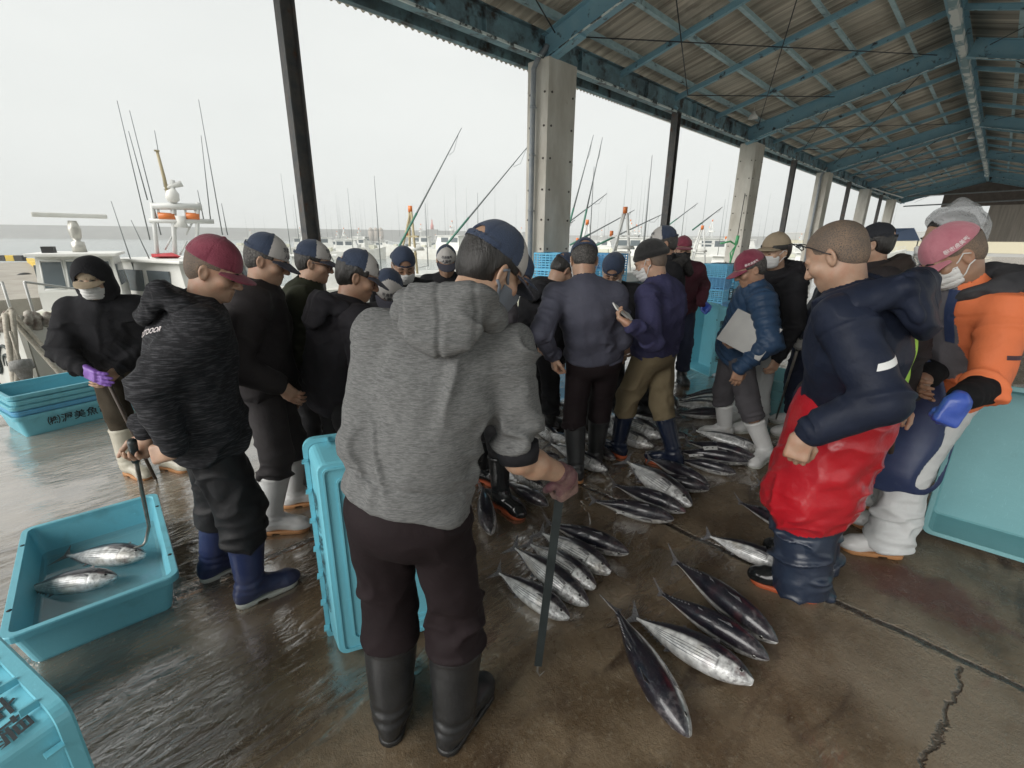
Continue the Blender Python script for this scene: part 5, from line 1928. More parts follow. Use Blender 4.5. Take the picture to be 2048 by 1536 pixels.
def make_glove(F, i, m, cuff=.07, grow=.0030, cuff_r=.040, cuff_mat=None):
    S = F.S
    a = F.wr[i] - F.hd[i] * .01; ax = nrm(F.wr[i] - F.el[i])
    def f(P):
        d = hand_sdf(P, F, i, grow * S)
        c_ = cone(P, F.wr[i] - ax * cuff * S, F.wr[i], cuff_r * S, .031 * S)
        d = smin(d, c_ + vnoise(P * 45) * .0035, .02)
        return d
    lo, hi = bounds([F.wr[i], F.wr[i] + F.hd[i] * .2, F.wr[i] + F.hn[i] * .08, F.wr[i] - ax * cuff], .07)
    V, Q = surf(f, lo, hi, F.s.get('hg_', .005))
    mats, mi = [m], None
    if cuff_mat:
        mi = (((V[Q].mean(1) - F.wr[i]) @ ax) < .022).astype(int); mats.append(cuff_mat)
    return put('glove', F, V, Q, mats, mi)

def make_person(label, s, near=1.0):
    """near: mesh step factor, larger for people further away"""
    s.setdefault('hc_', .0085 * near); s.setdefault('hh_', .0042 * near); s.setdefault('hb_', .0075 * near); s.setdefault('hg_', .0042 * near)
    F = pose(s)
    F.o = empty('person', F.root, 0, label, 'person', s.get('group'))
    f = body_sdf(F)
    pts = [F.hc, *F.wr, *F.el, *F.feet, *F.kn, F.P, F.N, F.wr[0] + F.hd[0] * .2, F.wr[1] + F.hd[1] * .2]
    lo, hi = bounds(pts, .15)
    lo[2] = max(lo[2], 0.012)
    V, Q = surf(f, lo, hi, s['hh_'] * 1.05)
    put('body', F, V, Q, s.get('skin', SKIN))
    if s.get('face', True): make_face(F, s.get('facespec', {}))
    if 'hair' in s: make_hair(F, s['hair'])
    if 'cap' in s: make_cap(F, s['cap'])
    if 'mask' in s: make_mask(F, s['mask'])
    if 'top' in s: F.top = make_top(F, s['top'])
    if 'hood' in s: make_hood(F, s['hood'])
    if 'legs' in s: F.legs = make_trousers(F, s['legs'])
    if 'boots' in s:
        F.boots = [make_boot(F, i, s['boots']) for i in (0, 1)]
    for i in (0, 1):
        gl = s.get('gloves', (None, None))[i]
        if gl: make_glove(F, i, **gl)
    if s.get('debug', True):
        tl = np.linalg.norm(F.N - F.P) / F.S
        ll = [round(float(np.linalg.norm(F.hip[i] - F.an[i]) / F.S), 2) for i in (0, 1)]
        al = [round(float(np.linalg.norm(F.sh[i] - F.wr[i]) / F.S), 2) for i in (0, 1)]
        print('PERSON', label[:34], 'trunk %.2f (0.49)' % tl, 'legs', ll, '(<.86)', 'arms', al, '(<.55)', 'S', F.S, 'headz %.2f' % F.hc[2], flush=True)
    return F
# ------------------------------------------------------------------ the crowd
from mathutils.bvhtree import BVHTree

def bvh_of(o):
    me = o.data
    off = np.array(o.matrix_world.translation) if o.parent is None else np.zeros(3)
    return BVHTree.FromPolygons([v.co[:] for v in me.vertices], [tuple(p.vertices) for p in me.polygons])

def lay(word, size, F, target, at, normal, up, m, name='lettering', lift=.0025, spacing=1.0, shape=None):
    """lay lettering (or an outline) on a garment: cast every vertex along -normal"""
    n = nrm(normal); u = np.asarray(up, float); u = nrm(u - n * float(u @ n)); r = np.cross(u, n)
    if shape is None: v2, fs = writing(word, size, spacing)
    else: v2, fs = shape
    T = bvh_of(target)
    c = np.asarray(at, float) - F.root
    out = []
    for x, y in v2:
        q = c + r * x + u * y + n * .25
        hit, hn, _, _ = T.ray_cast(Vector(q), Vector(-n), 1.0)
        out.append(np.array(hit) + n * lift if hit is not None else c + r * x + u * y)
    mm = MB(); mm.add(out, fs)
    return mm.build(name, m, target, fix=False)

def patch(w_, h_, nx=8, ny=4, skew=0.0):
    v = []; f = []
    for j in range(ny + 1):
        for i in range(nx + 1):
            x = (i / nx - .5) * w_; y = (j / ny - .5) * h_
            v.append((x + skew * y, y))
    for j in range(ny):
        for i in range(nx):
            a = j * (nx + 1) + i
            f.append((a, a + 1, a + nx + 2, a + nx + 1))
    return v, f

TRUCKER = dict(mat=NAVY_CAP, front=WHITE_CAP, brim_mat=GREY_BRIM)
CAPTXT = [('渥美魚市', .026, 0, 33, INK_M), ('仲買人', .026, 2, 16, INK_M)]
MAROONTXT = [('渥美魚市場', .019, -88, 12, THREAD)]
def trucker(**k): return dict(TRUCKER, words=CAPTXT, **k)

# --- the man in the grey hoodie, closest to the camera
P1 = make_person('person in a grey hoodie seen from behind, leaning on a black fish hook', dict(
    S=1.05, yaw=8, syaw=2, tilt=7, feet=[(-.42, 1.235, -4), (-.185, 1.20, 28)], head=D(982, 538, 1.47), hyaw=52, hpitch=33, hroll=6,
    nb=D(905, 655, 1.34), pb=-.03, bulge=.05, fat=.92, broad=.98, skin=SKIN_L, hb_=.006, hc_=.0065,
    hands=[dict(at=D(700, 868, 1.50), dir=(.05, .25, -1), palm=(.8, .6, 0), curl=(35, 50, 30), pole=(.35, -.9, -.1)),
           dict(at=D(1132, 950, 1.41), dir=(.12, .30, -1), palm=(-.55, .8, .1), curl=(62, 62, 30), thumb=.6, pole=(-.6, -.8, -.2))],
    hair=dict(mat=HAIR_M, t=.008, low=-.05), cap=dict(mat=NAVY_CAP, front=WHITE_CAP, brim_mat=GREY_BRIM, words=CAPTXT, tip=4, droop=14, brim=.085),
    mask=dict(mat=MASK_G, pleat=0, lw=.005, back=.02),
    top=dict(name='hoodie', mat=HEATHER, thick=.018, hem=.0, sleeve=(.30, -.27), amp=.012, awl=.05, fore=1.4, sw=1.05, cuff=BLACK_C, cuffl=.06, belly=1.06, flare=1.04, rib=.085),
    hood=dict(mat=HEATHER, size=1.03, tip=36, lift=.02),
    legs=dict(mat=BROWN_TR, wide=1.55, low=.33, amp=.009, ankle=.056, fat=1.0, top=.18), boots=dict(mat=BOOT_BK, sole=SOLE_K, h=.37, wide=1.2),
    gloves=(dict(m=GLOVE_T, cuff=.05, cuff_r=.034, grow=.0018, cuff_mat=GLOVE_M), dict(m=GLOVE_T, cuff=.05, cuff_r=.034, grow=.0018, cuff_mat=GLOVE_M)), face=True, seed=3, hg_=.003))

# --- maroon cap, hands behind the back
P2 = make_person('person in a maroon cap and dark marl jacket holding a fish hook behind the back', dict(
    S=.99, yaw=52, feet=[(-1.53, 2.0, 42), (-1.245, 1.83, 46)], head=D(428, 540, 2.30), hyaw=78, hpitch=24, bulge=.06, fat=1.1,
    skin=SKIN, hc_=.007, hb_=.0065, nk=.6,
    hands=[dict(at=D(292, 868, 2.30), dir=(-.25, -.25, -1), palm=(-.3, -.9, .2), curl=(60, 60, 30), pole=(-.4, .5, -.3)),
           dict(at=D(352, 898, 2.12), dir=(-1, -.15, -.25), palm=(-.1, .9, -.3), curl=(50, 60, 30), pole=(-.6, -.2, -.2))],
    hair=dict(mat=HAIR_S, t=.0035, low=-.05), cap=dict(mat=MAROON, tip=6, droop=10, brim=.07, hole=False, crown=.112),
    top=dict(mat=MARL_DK, thick=.034, hem=-.24, amp=.009, awl=.08, flare=1.06, sw=1.06), hood=dict(mat=MARL_DK, size=1.06, tip=40, lift=.01),
    legs=dict(name='waders', mat=BLACK_TR, wide=1.35, low=.30, amp=.011, ankle=.064, fat=1.05), boots=dict(mat=BOOT_NV, sole=SOLE_W, h=.32, wide=1.08), seed=8))
lay('OUTDOOR', .032, P2, P2.top, P2.spine(.86) - P2.sf * .15 + P2.sr * .06, -P2.sf + P2.sr * .5 + UP * .5, UP - P2.sr * .25, THREAD)

P3 = make_person('person in a brownish black padded jacket, grey cargo trousers and white boots', dict(
    S=1.0, yaw=72, feet=[(-1.42, 2.66, 70), (-1.42, 2.37, 80)], head=D(534, 520, 2.78), hyaw=78, hpitch=20, fat=1.1,
    skin=SKIN, hc_=.008, bulge=.05,
    hands=[None, dict(at=D(560, 770, 2.62), dir=(.7, -.1, -.6), palm=(0, 1, 0))],
    hair=dict(mat=HAIR_G, t=.006), cap=trucker(tip=6, droop=20),
    top=dict(mat=BLACK_B, thick=.040, hem=-.10, amp=.011, awl=.09, sw=1.15), hood=dict(mat=NAVYJ, size=1.1, tip=30),
    legs=dict(mat=GREY_TR, wide=1.25, low=.33, amp=.011, ankle=.062), boots=dict(mat=BOOT_WH, sole=SOLE_T, h=.37, wide=1.1), seed=5), 1.15)

P4 = make_person('person with wire glasses in a dark olive jacket between two capped buyers', dict(
    S=1.02, yaw=72, feet=[(-1.50, 3.15, 70), (-1.45, 2.92, 75)], head=D(628, 525, 3.25), hyaw=76, hpitch=14, skin=SKIN,
    hair=dict(mat=HAIR_M, t=.008, low=-.04), cap=trucker(tip=0, droop=18),
    top=dict(mat=OLIVE_DK, thick=.03, hem=-.15, collar=.06), legs=dict(mat=BLACK_TR, wide=1.2), boots=dict(mat=BOOT_BK, sole=SOLE_K), seed=9), 1.4)

P5 = make_person('person in a black hoodie with thick black hair under a navy and white cap', dict(
    S=1.0, yaw=48, feet=[(-1.13, 2.60, 45), (-.92, 2.44, 50)], head=D(716, 552, 2.58), hyaw=72, hpitch=24, skin=SKIN_D, hc_=.008,
        hair=dict(mat=HAIR_M, t=.012, low=-.060), cap=trucker(tip=2, droop=22),
    top=dict(mat=BLACK_H, thick=.03, hem=-.34, amp=.008, flare=1.04), hood=dict(mat=BLACK_H, size=1.1, tip=30),
    legs=dict(mat=BLACK_TR, wide=1.2), boots=dict(mat=BOOT_BK, sole=SOLE_K), seed=4), 1.1)

P6 = make_person('person bowing so low that only a white cap front shows', dict(
    S=1.0, yaw=168, feet=[(-.66, 3.36, 170), (-.90, 3.34, 170)], head=D(778, 578, 3.02), hyaw=165, hpitch=62, skin=SKIN, face=False,
    hair=dict(mat=HAIR_M, t=.01), cap=trucker(tip=0, droop=10), nk=.3, pb=-.1,
    top=dict(mat=BLACK_C, thick=.03), legs=dict(mat=BLACK_TR, wide=1.2), boots=dict(mat=BOOT_BK, sole=SOLE_K), seed=6), 1.5)

P7 = make_person('person in backward navy cap and white mask beside the bowed cap', dict(
    S=1.0, yaw=165, feet=[(-.62, 3.76, 165), (-.88, 3.72, 165)], head=D(807, 530, 3.55), hyaw=158, hpitch=26, skin=SKIN_D,
    hair=dict(mat=HAIR_M, t=.006), cap=dict(mat=NAVY_CAP, rev=True, tip=2), mask=dict(mat=MASK_M),
    top=dict(mat=BLACK_C, thick=.03), legs=dict(mat=BLACK_TR, wide=1.2), boots=dict(mat=BOOT_BK, sole=SOLE_K), seed=7), 1.35)

P8 = make_person('person whose white fronted cap just shows over the grey hood', dict(
    S=1.0, yaw=175, feet=[(-.42, 4.40, 170), (-.66, 4.38, 170)], head=D(893, 522, 4.1), hyaw=170, hpitch=34, skin=SKIN,
    hair=dict(mat=HAIR_M, t=.008), cap=trucker(tip=0), top=dict(mat=BLACK_C, thick=.03), legs=dict(mat=BLACK_TR, wide=1.2), boots=dict(mat=BOOT_BK, sole=SOLE_K), seed=12), 1.6)

P9 = make_person('person in a charcoal quilted jacket and glossy black boots, mostly hidden by the grey hoodie', dict(
    S=1.0, yaw=75, feet=[(-.20, 3.0, 120), (-.06, 2.66, 135)], head=D(1030, 548, 2.86), hyaw=85, hpitch=40, skin=SKIN, pb=-.08,
    hands=[None, dict(at=D(1045, 770, 2.75))],
    hair=dict(mat=HAIR_M, t=.008), cap=dict(mat=NAVY_CAP), top=dict(mat=QUILT_GY, thick=.03, quilt=.09, hem=-.28), hood=dict(mat=QUILT_GY),
    legs=dict(mat=BLACK_TR, wide=1.0, low=.34), boots=dict(mat=BOOT_GL, sole=SOLE_O, h=.38), seed=13), 1.25)

P10 = make_person('person in a black jacket bending low with a navy cap, left of the slate jacket', dict(
    S=1.0, yaw=62, feet=[(.28, 4.22, 60), (.36, 3.95, 65)], head=D(1126, 540, 3.75), hyaw=62, hpitch=48, skin=SKIN, pb=-.12, bulge=.09,
    hands=[dict(at=D(1080, 690, 3.6)), dict(at=D(1120, 720, 3.7))],
    hair=dict(mat=HAIR_M, t=.008), cap=dict(mat=NAVY_CAP, tip=2), top=dict(mat=BLACK_C, thick=.035, hem=-.1), hood=dict(mat=BLACK_C),
    legs=dict(mat=BLACK_C, wide=1.25), boots=dict(mat=BOOT_BK, sole=SOLE_K, h=.36), seed=14), 1.3)

P11 = make_person('person in a slate grey jacket and long black boots seen from behind', dict(
    S=1.03, yaw=0, feet=[(.47, 3.05, -25), (.66, 3.28, 8)], head=D(1168, 520, 3.12), hyaw=4, hpitch=34, skin=SKIN, hc_=.0085, pb=-.08, bulge=.06,
    hands=[dict(at=D(1108, 712, 2.98), dir=(.1, .1, -1), palm=(1, .2, 0), curl=(40, 50, 30)), dict(at=D(1205, 700, 3.3))],
    hair=dict(mat=HAIR_G, t=.005, low=-.05), cap=dict(mat=NAVY_CAP, tip=2), mask=dict(mat=MASK_M),
    top=dict(mat=SLATE, rib=.03, thick=.026, hem=-.10, amp=.007, collar=.05), legs=dict(mat=BROWN_TR, wide=1.1, low=.36, amp=.007, ankle=.066),
    boots=dict(mat=BOOT_BK, sole=SOLE_T, h=.40, wide=1.04), seed=15), 1.1)

P12 = make_person('person in a white mask and backward navy cap reaching down towards the fish', dict(
    S=1.02, yaw=190, feet=[(1.0, 4.22, 180), (.74, 4.20, 185)], head=D(1226, 540, 3.9), hyaw=196, hpitch=38, skin=SKIN, pb=-.1, bulge=.07,
    hands=[dict(at=D(1240, 690, 3.66), dir=(.2, -.3, -1), palm=(-.5, -.8, 0), curl=(18, 25, 15)), None],
    hair=dict(mat=HAIR_M, t=.008), cap=dict(mat=NAVY_CAP, rev=True, tip=2), mask=dict(mat=MASK_M),
    top=dict(mat=BLACK_C, thick=.03, collar=.05), legs=dict(mat=BLACK_TR, wide=1.2), boots=dict(mat=BOOT_BK, sole=SOLE_K), seed=16), 1.2)

P13 = make_person('person in a navy sweater, black knit hat and khaki trousers reading from a notebook', dict(
    S=1.03, yaw=-48, feet=[(.87, 3.45, -46), (1.26, 3.26, -55)], head=D(1301, 522, 3.36), hyaw=-58, hpitch=26, skin=SKIN, hc_=.008, fat=1.08, bulge=.05,
    hands=[dict(at=D(1262, 652, 2.88), dir=(-.75, .5, .45), palm=(.1, .4, 1), curl=(35, 45, 25), pole=(.1, -.5, -1)), dict(at=D(1275, 690, 3.55))],
    hair=dict(mat=HAIR_S, t=.003, low=-.045), mask=dict(mat=MASK_M), 
    top=dict(name='sweater', mat=NAVY_SW, thick=.022, hem=-.10, amp=.009, collar=.06, rib=.06), legs=dict(mat=KHAKI, wide=1.12, low=.36, amp=.008, ankle=.062),
    boots=dict(mat=BOOT_NV if False else BOOT_DN, sole=SOLE_O, h=.37), seed=17), 1.1)
make_beanie(P13, mat('black knit', (0.008, 0.008, 0.009), (0.02, 0.02, 0.02), scale=60, rough=.95, bump=.5, bscale=200, sheen=.2))
lay('', 0, P13, P13.top, P13.spine(.80) + P13.sr * .13 - P13.sf * .12, -P13.sf, UP, REFL_M, 'emblem', shape=patch(.03, .012, 3, 2, .4))

P14 = make_person('person with glasses and a white fronted navy cap behind the black knit hat', dict(
    S=1.06, yaw=-82, feet=[(1.30, 4.22, -80), (1.34, 4.46, -80)], head=D(1326, 487, 4.25), hyaw=-84, hpitch=12, skin=SKIN_D,
    hair=dict(mat=HAIR_G, t=.008), cap=trucker(tip=0), top=dict(mat=BLACK_C, thick=.035, collar=.07), hood=dict(mat=mat('dark fleece lining', (.012, .011, .011), (.04, .038, .036), scale=40, rough=.95, bump=1, bscale=60)),
    legs=dict(mat=BLACK_TR, wide=1.2), boots=dict(mat=BOOT_BK, sole=SOLE_K), seed=18), 1.5)

P15 = make_person('person in a maroon jacket, maroon cap and black neck warmer holding up a blue crate', dict(
    S=1.04, yaw=185, feet=[(2.12, 5.52, 180), (1.86, 5.54, 185)], head=D(1366, 498, 5.55), hyaw=188, hpitch=8, skin=SKIN_D,
    hands=[dict(at=D(1404, 606, 5.72), dir=(.6, -.2, -.5), palm=(0, -1, -.3), curl=(50, 50, 30)), None],
    hair=dict(mat=HAIR_M, t=.006), cap=dict(mat=MAROON, hole=False, brim=.06), mask=dict(mat=BLACK_C, pleat=0),
    top=dict(mat=MAROONJ, thick=.034, hem=-.16, collar=.06), legs=dict(mat=NAVY_TR, wide=1.25), boots=dict(mat=BOOT_BK, sole=SOLE_K),
    gloves=(dict(m=GLOVE_B), None), seed=19), 1.5)

P16 = make_person('person in a navy quilted jacket and maroon cap holding a grey clipboard', dict(
    S=.975, yaw=-78, feet=[(2.03, 3.36, -128), (1.91, 3.84, -76)], head=D(1500, 538, 3.72), hyaw=-84, hpitch=26, skin=SKIN_D, hc_=.0085, pb=.16, fat=1.06,
    hands=[dict(at=D(1480, 735, 3.48), dir=(-.12, 0, -1), palm=(.2, 1, 0), curl=(22, 28, 20)), dict(at=D(1478, 688, 3.72), dir=(-.9, .1, -.1), palm=(0, -.3, 1), curl=(40, 50, 20), pole=(.6, .6, -.6))],
    hair=dict(mat=HAIR_G, t=.008, low=-.06), cap=dict(mat=MAROON, hole=False, tip=4, droop=14, brim=.075, words=[('渥美魚市場', .021, -82, 13, THREAD)]),
    top=dict(mat=PUFFY, thick=.034, hem=-.14, amp=.005, quilt=.062, collar=.075, sw=1.08), legs=dict(mat=GREY_T2, wide=1.25, low=.34, amp=.009, ankle=.060),
    boots=dict(mat=BOOT_WH, sole=SOLE_W, h=.34, wide=1.05), seed=20), 1.12)

P17 = make_person('person in a beige cap, white mask and black hoodie beside the grey concrete column', dict(
    S=1.07, yaw=-105, feet=[(2.26, 3.98, -100), (2.30, 4.25, -110)], head=D(1549, 503, 4.25), hyaw=-112, hpitch=6, skin=SKIN_L,
    hair=dict(mat=HAIR_M, t=.016, low=-.055, fringe=.03), cap=dict(mat=BEIGE, hole=False, tip=-2, droop=10), mask=dict(mat=MASK_M),
    top=dict(mat=BLACK_C, thick=.032, hem=-.2), hood=dict(mat=BLACK_H, size=1.15, tip=30), legs=dict(name='waders', mat=WHITE_TR, wide=1.7, low=.05), boots=dict(mat=BOOT_WH, sole=SOLE_W), seed=21), 1.3)

def paint_p18(F, c):
    q = c - F.spine(.5)
    x = q @ F.sr; y = q @ F.sf; z = c[:, 2] - F.P[2]
    lime = (y < -.02) & (x > -.07 - .10 * (z - .3)) & (x < .09) & (z > .05) & (z < .50)
    mi = np.zeros(len(c), int); mi[lime] = 1
    blk = (x > .09) & (y < .3)
    mi[blk] = 2
    return [NAVYJ, LIME_M, BLACK_B], mi
def paint_oilskin(F, c):
    return [RED_PVC, NAVY_PVC], (c[:, 2] < .40 + .03 * np.sin(c[:, 0] * 9)).astype(int)
P18 = make_person('person with a shaved head and glasses pushed up, navy jacket and red oilskin trousers', dict(
    S=1.07, yaw=-52, syaw=-46, feet=[(1.45, 1.90, -58), (1.64, 2.12, -50)], head=D(1672, 512, 2.30), hyaw=-38, hpitch=30, skin=SKIN, hc_=.007, fat=1.16, broad=1.05, bulge=.05,
    hands=[dict(at=D(1607, 868, 1.96), dir=(-.22, -.12, -1), palm=(.5, .8, .0), curl=(52, 55, 35), thumb=.5, pole=(.5, -.6, -.5)),
           dict(at=D(1800, 800, 2.75), dir=(0, 0, -1), palm=(-.5, -.5, 0), curl=(60, 60, 30), pole=(.9, .2, .1))],
    hair=dict(mat=HAIR_S, t=.0020, low=-.055), 
    top=dict(mat=NAVYJ, thick=.034, hem=-.06, amp=.011, awl=.085, sw=1.10, paint=paint_p18, collar=.05, sleeve=(.86, .94), cuff=NAVYJ), hood=dict(mat=NAVYJ, size=1.32, tip=26, lift=.015),
    legs=dict(name='oilskin_trousers', mat=RED_PVC, wide=1.75, low=.04, amp=.017, ankle=.066, fat=1.12, top=.24, skirt=True, paint=paint_oilskin), boots=dict(mat=BOOT_GL, sole=SOLE_O, h=.30), seed=22))
lay('', 0, P18, P18.top, (P18.sh[0] * .55 + P18.el[0] * .45) - P18.sf * .02, -P18.sr * .8 - P18.sf * .9, UP + P18.sf * .5, REFL_M, 'reflective_strip', shape=patch(.085, .022, 8, 3, .6))

P19 = make_person('person in a black cap and dark brown hoodie beyond the shaved head', dict(
    S=1.06, yaw=-70, feet=[(2.70, 3.40, -70), (2.78, 3.64, -70)], head=D(1748, 488, 4.25), hyaw=-45, hpitch=6, skin=SKIN,
    hair=dict(mat=HAIR_M, t=.010, low=-.05), cap=dict(mat=BLACK_CAP), top=dict(mat=BLACK_B, thick=.036, hem=-.15), hood=dict(mat=mat('dark brown hood', (.030, .020, .016), rough=.9), size=1.15, tip=30),
    legs=dict(mat=NAVY_TR, wide=1.2), boots=dict(mat=BOOT_WH, sole=SOLE_W), seed=23), 1.4)

P22 = make_person('person in navy work clothes with a grey glove on a thin hook', dict(
    S=1.02, yaw=-75, feet=[(2.60, 3.92, -95), (2.74, 4.16, -75)], head=D(1690, 506, 4.62), hyaw=-70, hpitch=18, skin=SKIN,
    hands=[dict(at=D(1606, 672, 4.40), dir=(-.2, -.1, -1), palm=(.3, .9, 0), curl=(60, 60, 30), pole=(.8, -.4, 0)), None],
    hair=dict(mat=HAIR_M, t=.006), cap=dict(mat=PINK, hole=False), top=dict(mat=NAVYJ, thick=.034, hem=-.12), legs=dict(mat=NAVY_TR, wide=1.5, low=.2),
    boots=dict(mat=BOOT_WH, sole=SOLE_W, h=.3), gloves=(dict(m=GLOVE_G, cuff=.05), None), seed=24), 1.35)

P20 = make_person('person in a clear plastic raincoat with the hood up behind the orange jacket', dict(
    S=1.09, yaw=-75, feet=[(2.58, 2.70, -85), (2.76, 2.94, -80)], head=D(1896, 478, 3.45), hyaw=-78, hpitch=12, skin=SKIN_D, pb=.05,
    hair=dict(mat=HAIR_M, t=.006), mask=dict(mat=MASK_M),
    top=dict(name='raincoat', mat=RAIN_M, thick=.05, hem=-.62, amp=.014, awl=.08, flare=1.15, collar=.07), legs=dict(mat=cloth('blue trousers', (.03, .07, .15)), wide=1.2, low=.2),
    boots=dict(mat=BOOT_WH, sole=SOLE_T, h=.3), seed=25), 1.2)

def paint_p21(F, c):
    q = c - F.spine(.6)
    y = q @ F.sf; x = q @ F.sr
    t = (q @ F.tdir(.6))
    mi = np.zeros(len(c), int)
    mi[(y > .035 - .12 * t) & (np.abs(x) < .15)] = 1
    return [ORANGE, GREYP], mi
P21 = make_person('person in an orange jacket, faded pink cap and navy apron with a blue rubber glove', dict(
    S=1.07, yaw=-90, syaw=-88, feet=[(2.13, 2.22, -76), (2.36, 2.46, -76)], head=D(1906, 510, 2.86), hyaw=-74, hpitch=38, skin=SKIN_D, hc_=.0075, fat=1.05, bulge=.08, pb=-.02,
    hands=[dict(at=D(1918, 800, 2.45), dir=(-.38, -.05, -1), palm=(.2, .9, .0), curl=(78, 82, 45), thumb=.8, pole=(.5, .2, -.6)), dict(at=D(1850, 760, 2.85))],
    hair=dict(mat=HAIR_S, t=.003, low=-.05), cap=dict(mat=PINK, hole=False, tip=10, droop=16, brim=.06, crown=.098, words=[('渥美魚市場', .021, -84, 14, THREAD)]), mask=dict(mat=MASK_M),
    top=dict(mat=ORANGE, thick=.028, hem=-.24, amp=.012, awl=.09, sw=1.0, sleeve=(.12, .12), paint=paint_p21, collar=.06), hood=dict(mat=mat('charcoal lining', (.016, .016, .02), (.05, .05, .055), scale=5, rough=.85, bump=.3, bscale=30), size=1.02, tip=30, lift=.035),
    legs=dict(name='waders', mat=WHITE_TR, wide=1.5, low=.06, amp=.013, ankle=.060), boots=dict(mat=BOOT_WH, sole=SOLE_T, h=.26),
    gloves=(dict(m=GLOVE_B, cuff=.11, cuff_r=.046, grow=.0035), None), seed=26))

P24 = make_person('person in a black hooded jacket, white mask and purple rubber gloves beside the moored boat', dict(
    S=.94, hs=1.22, yaw=150, syaw=158, feet=[(-2.60, 3.14, 105), (-2.80, 3.04, 112)], head=D(187, 560, 4.02), hyaw=160, hpitch=12, skin=SKIN_L, bulge=.06, pb=-.1, ps=.05,
    hands=[dict(at=D(235, 740, 4.05)), dict(at=D(165, 738, 3.95), dir=(.9, -.15, -.45), palm=(.1, .9, .2), curl=(10, 14, 10), thumb=.0, pole=(-.8, .1, -.4))],
    hair=dict(mat=HAIR_M, t=.010), mask=dict(mat=MASK_M), cap=dict(mat=BEIGE, hole=False, tip=8),
    top=dict(mat=BLACK_C, thick=.036, hem=-.14, amp=.009, sw=1.1), legs=dict(mat=OLIVE_TR, wide=1.2, low=.34, amp=.009), boots=dict(mat=BOOT_CR, sole=SOLE_T, h=.40, wide=1.15),
    gloves=(None, dict(m=GLOVE_P, cuff=.09, cuff_r=.044, grow=.0022)), seed=27), 1.2)
# ------------------------------------------------------------------ what people wear over or hold
def hood_up(F, m, name='hood', grow=.022, tip=0, open_w=.062, peak=.0, seed=2, crumple=.007):
    S = F.S
    B = head_tilt(F, tip)
    c = F.hc
    def f(P):
        q = ((P - c.astype(np.float32)) @ B.T.astype(np.float32)) / S
        d = ell(q, (0, -.020, .035 + peak * .4), np.array([.080, .108, .096 + peak]) + grow)
        d = smin(d, ell(q, (0, -.015, -.075), np.array([.085, .085, .085]) + grow), .05)
        d = np.abs(d + vnoise(q * 10 + seed) * crumple + vnoise(q * 24 + seed) * crumple * .4) - max(.0045, F.s['hh_'] * .8)
        face = np.sqrt((q[:, 0] / open_w) ** 2 + ((q[:, 2] + .012) / .098) ** 2) - 1
        d = smax(d, -np.maximum(face * .06, .035 - q[:, 1]), .006)
        return d * S
    lo, hi = bounds([c], .22 * S)
    V, Q = surf(f, lo, hi, F.s['hh_'] * 1.1)
    return put(name, F, V, Q, m)
hood_up(P24, BLACK_C, tip=6, open_w=.070)
hood_up(P20, RAIN_H, 'raincoat_hood', grow=.018, tip=-14, peak=.014, open_w=.075, seed=9, crumple=.020)

def spectacles(F, pts_l, pts_r, bridge, arms):
    m = MB()
    for loop in (pts_l, pts_r): m.tube([head_pts(F, q) - F.root for q in loop + loop[:1]], .0020, 6)
    m.tube([head_pts(F, q) - F.root for q in bridge], .0020, 6)
    for a in arms: m.tube([head_pts(F, q) - F.root for q in a], .0020, 6)
    return m.build('spectacles', LENS_M, F.o)
def lens_loop(cx, cy, cz, w_, h_, ty=0.0, n=14):
    return [(cx + w_ * math.cos(2 * math.pi * k / n), cy - abs(w_ * math.cos(2 * math.pi * k / n)) * .1 + ty * math.sin(2 * math.pi * k / n), cz + h_ * math.sin(2 * math.pi * k / n)) for k in range(n)]
# pushed up on the shaved head
def up_loop(s):
    return [(s * (.034 + .026 * math.cos(a)), .098 + .012 * math.sin(a) - .01 * abs(math.cos(a)), .088 + .020 * math.sin(a)) for a in np.linspace(0, 2 * math.pi, 15)[:-1]]
spectacles(P18, up_loop(-1), up_loop(1), [(-.010, .102, .092), (0, .105, .095), (.010, .102, .092)],
           [[(s * .062, .085, .090), (s * .082, .045, .060), (s * .087, .0, .012), (s * .083, -.02, -.005)] for s in (-1, 1)])
for F in (P4, P14):
    spectacles(F, lens_loop(-.031, .106, -.006, .024, .017), lens_loop(.031, .106, -.006, .024, .017), [(-.008, .108, -.004), (0, .112, -.002), (.008, .108, -.004)],
               [[(s * .055, .098, 0), (s * .078, .05, .004), (s * .083, .0, .004)] for s in (-1, 1)])

# apron of the orange jacket
def make_apron(F):
    S = F.S
    st = torso_stations(F, .052, -.10, 1.0, 1.0)
    def f(P):
        d, _ = torso_sdf(P, F, st)
        for i in (0, 1):
            d = smin(d, cone(P, F.hip[i], F.kn[i], .122 * S, .116 * S), .08)
        d = smin(d, cone(P, (F.hip[0] + F.hip[1]) / 2 + F.f * .05, (F.kn[0] + F.kn[1]) / 2 + F.f * .08 - UP * .10, .14, .15), .08)
        sh = np.abs(d + vnoise(P * 7) * .012) - .008
        q = P - F.P.astype(np.float32)
        y = q @ F.f.astype(np.float32); x = q @ F.r.astype(np.float32); z = P[:, 2]
        wd = .205 - np.clip((z - 1.08) / .3, 0, 1) * .10
        lim = np.maximum(np.maximum(np.abs(x) - wd, .015 - y), np.maximum(z - 1.32, .40 - z))
        return np.maximum(sh, lim)
    lo, hi = bounds([F.N, F.P, *F.kn, F.P + F.f * .3], .33)
    V, Q = surf(f, lo, hi, .008)
    a = put('apron', F, V, Q, APRON_M)
    return a
ap_ = make_apron(P21)
for s_ in (-1, 1):
    lay('', 0, P21, P21.top, P21.spine(.80) + P21.sf * .12 + P21.sr * s_ * .085, P21.sf, UP + P21.sr * s_ * .1, APRON_M, 'strap', lift=.008, shape=patch(.035, .24, 3, 12))
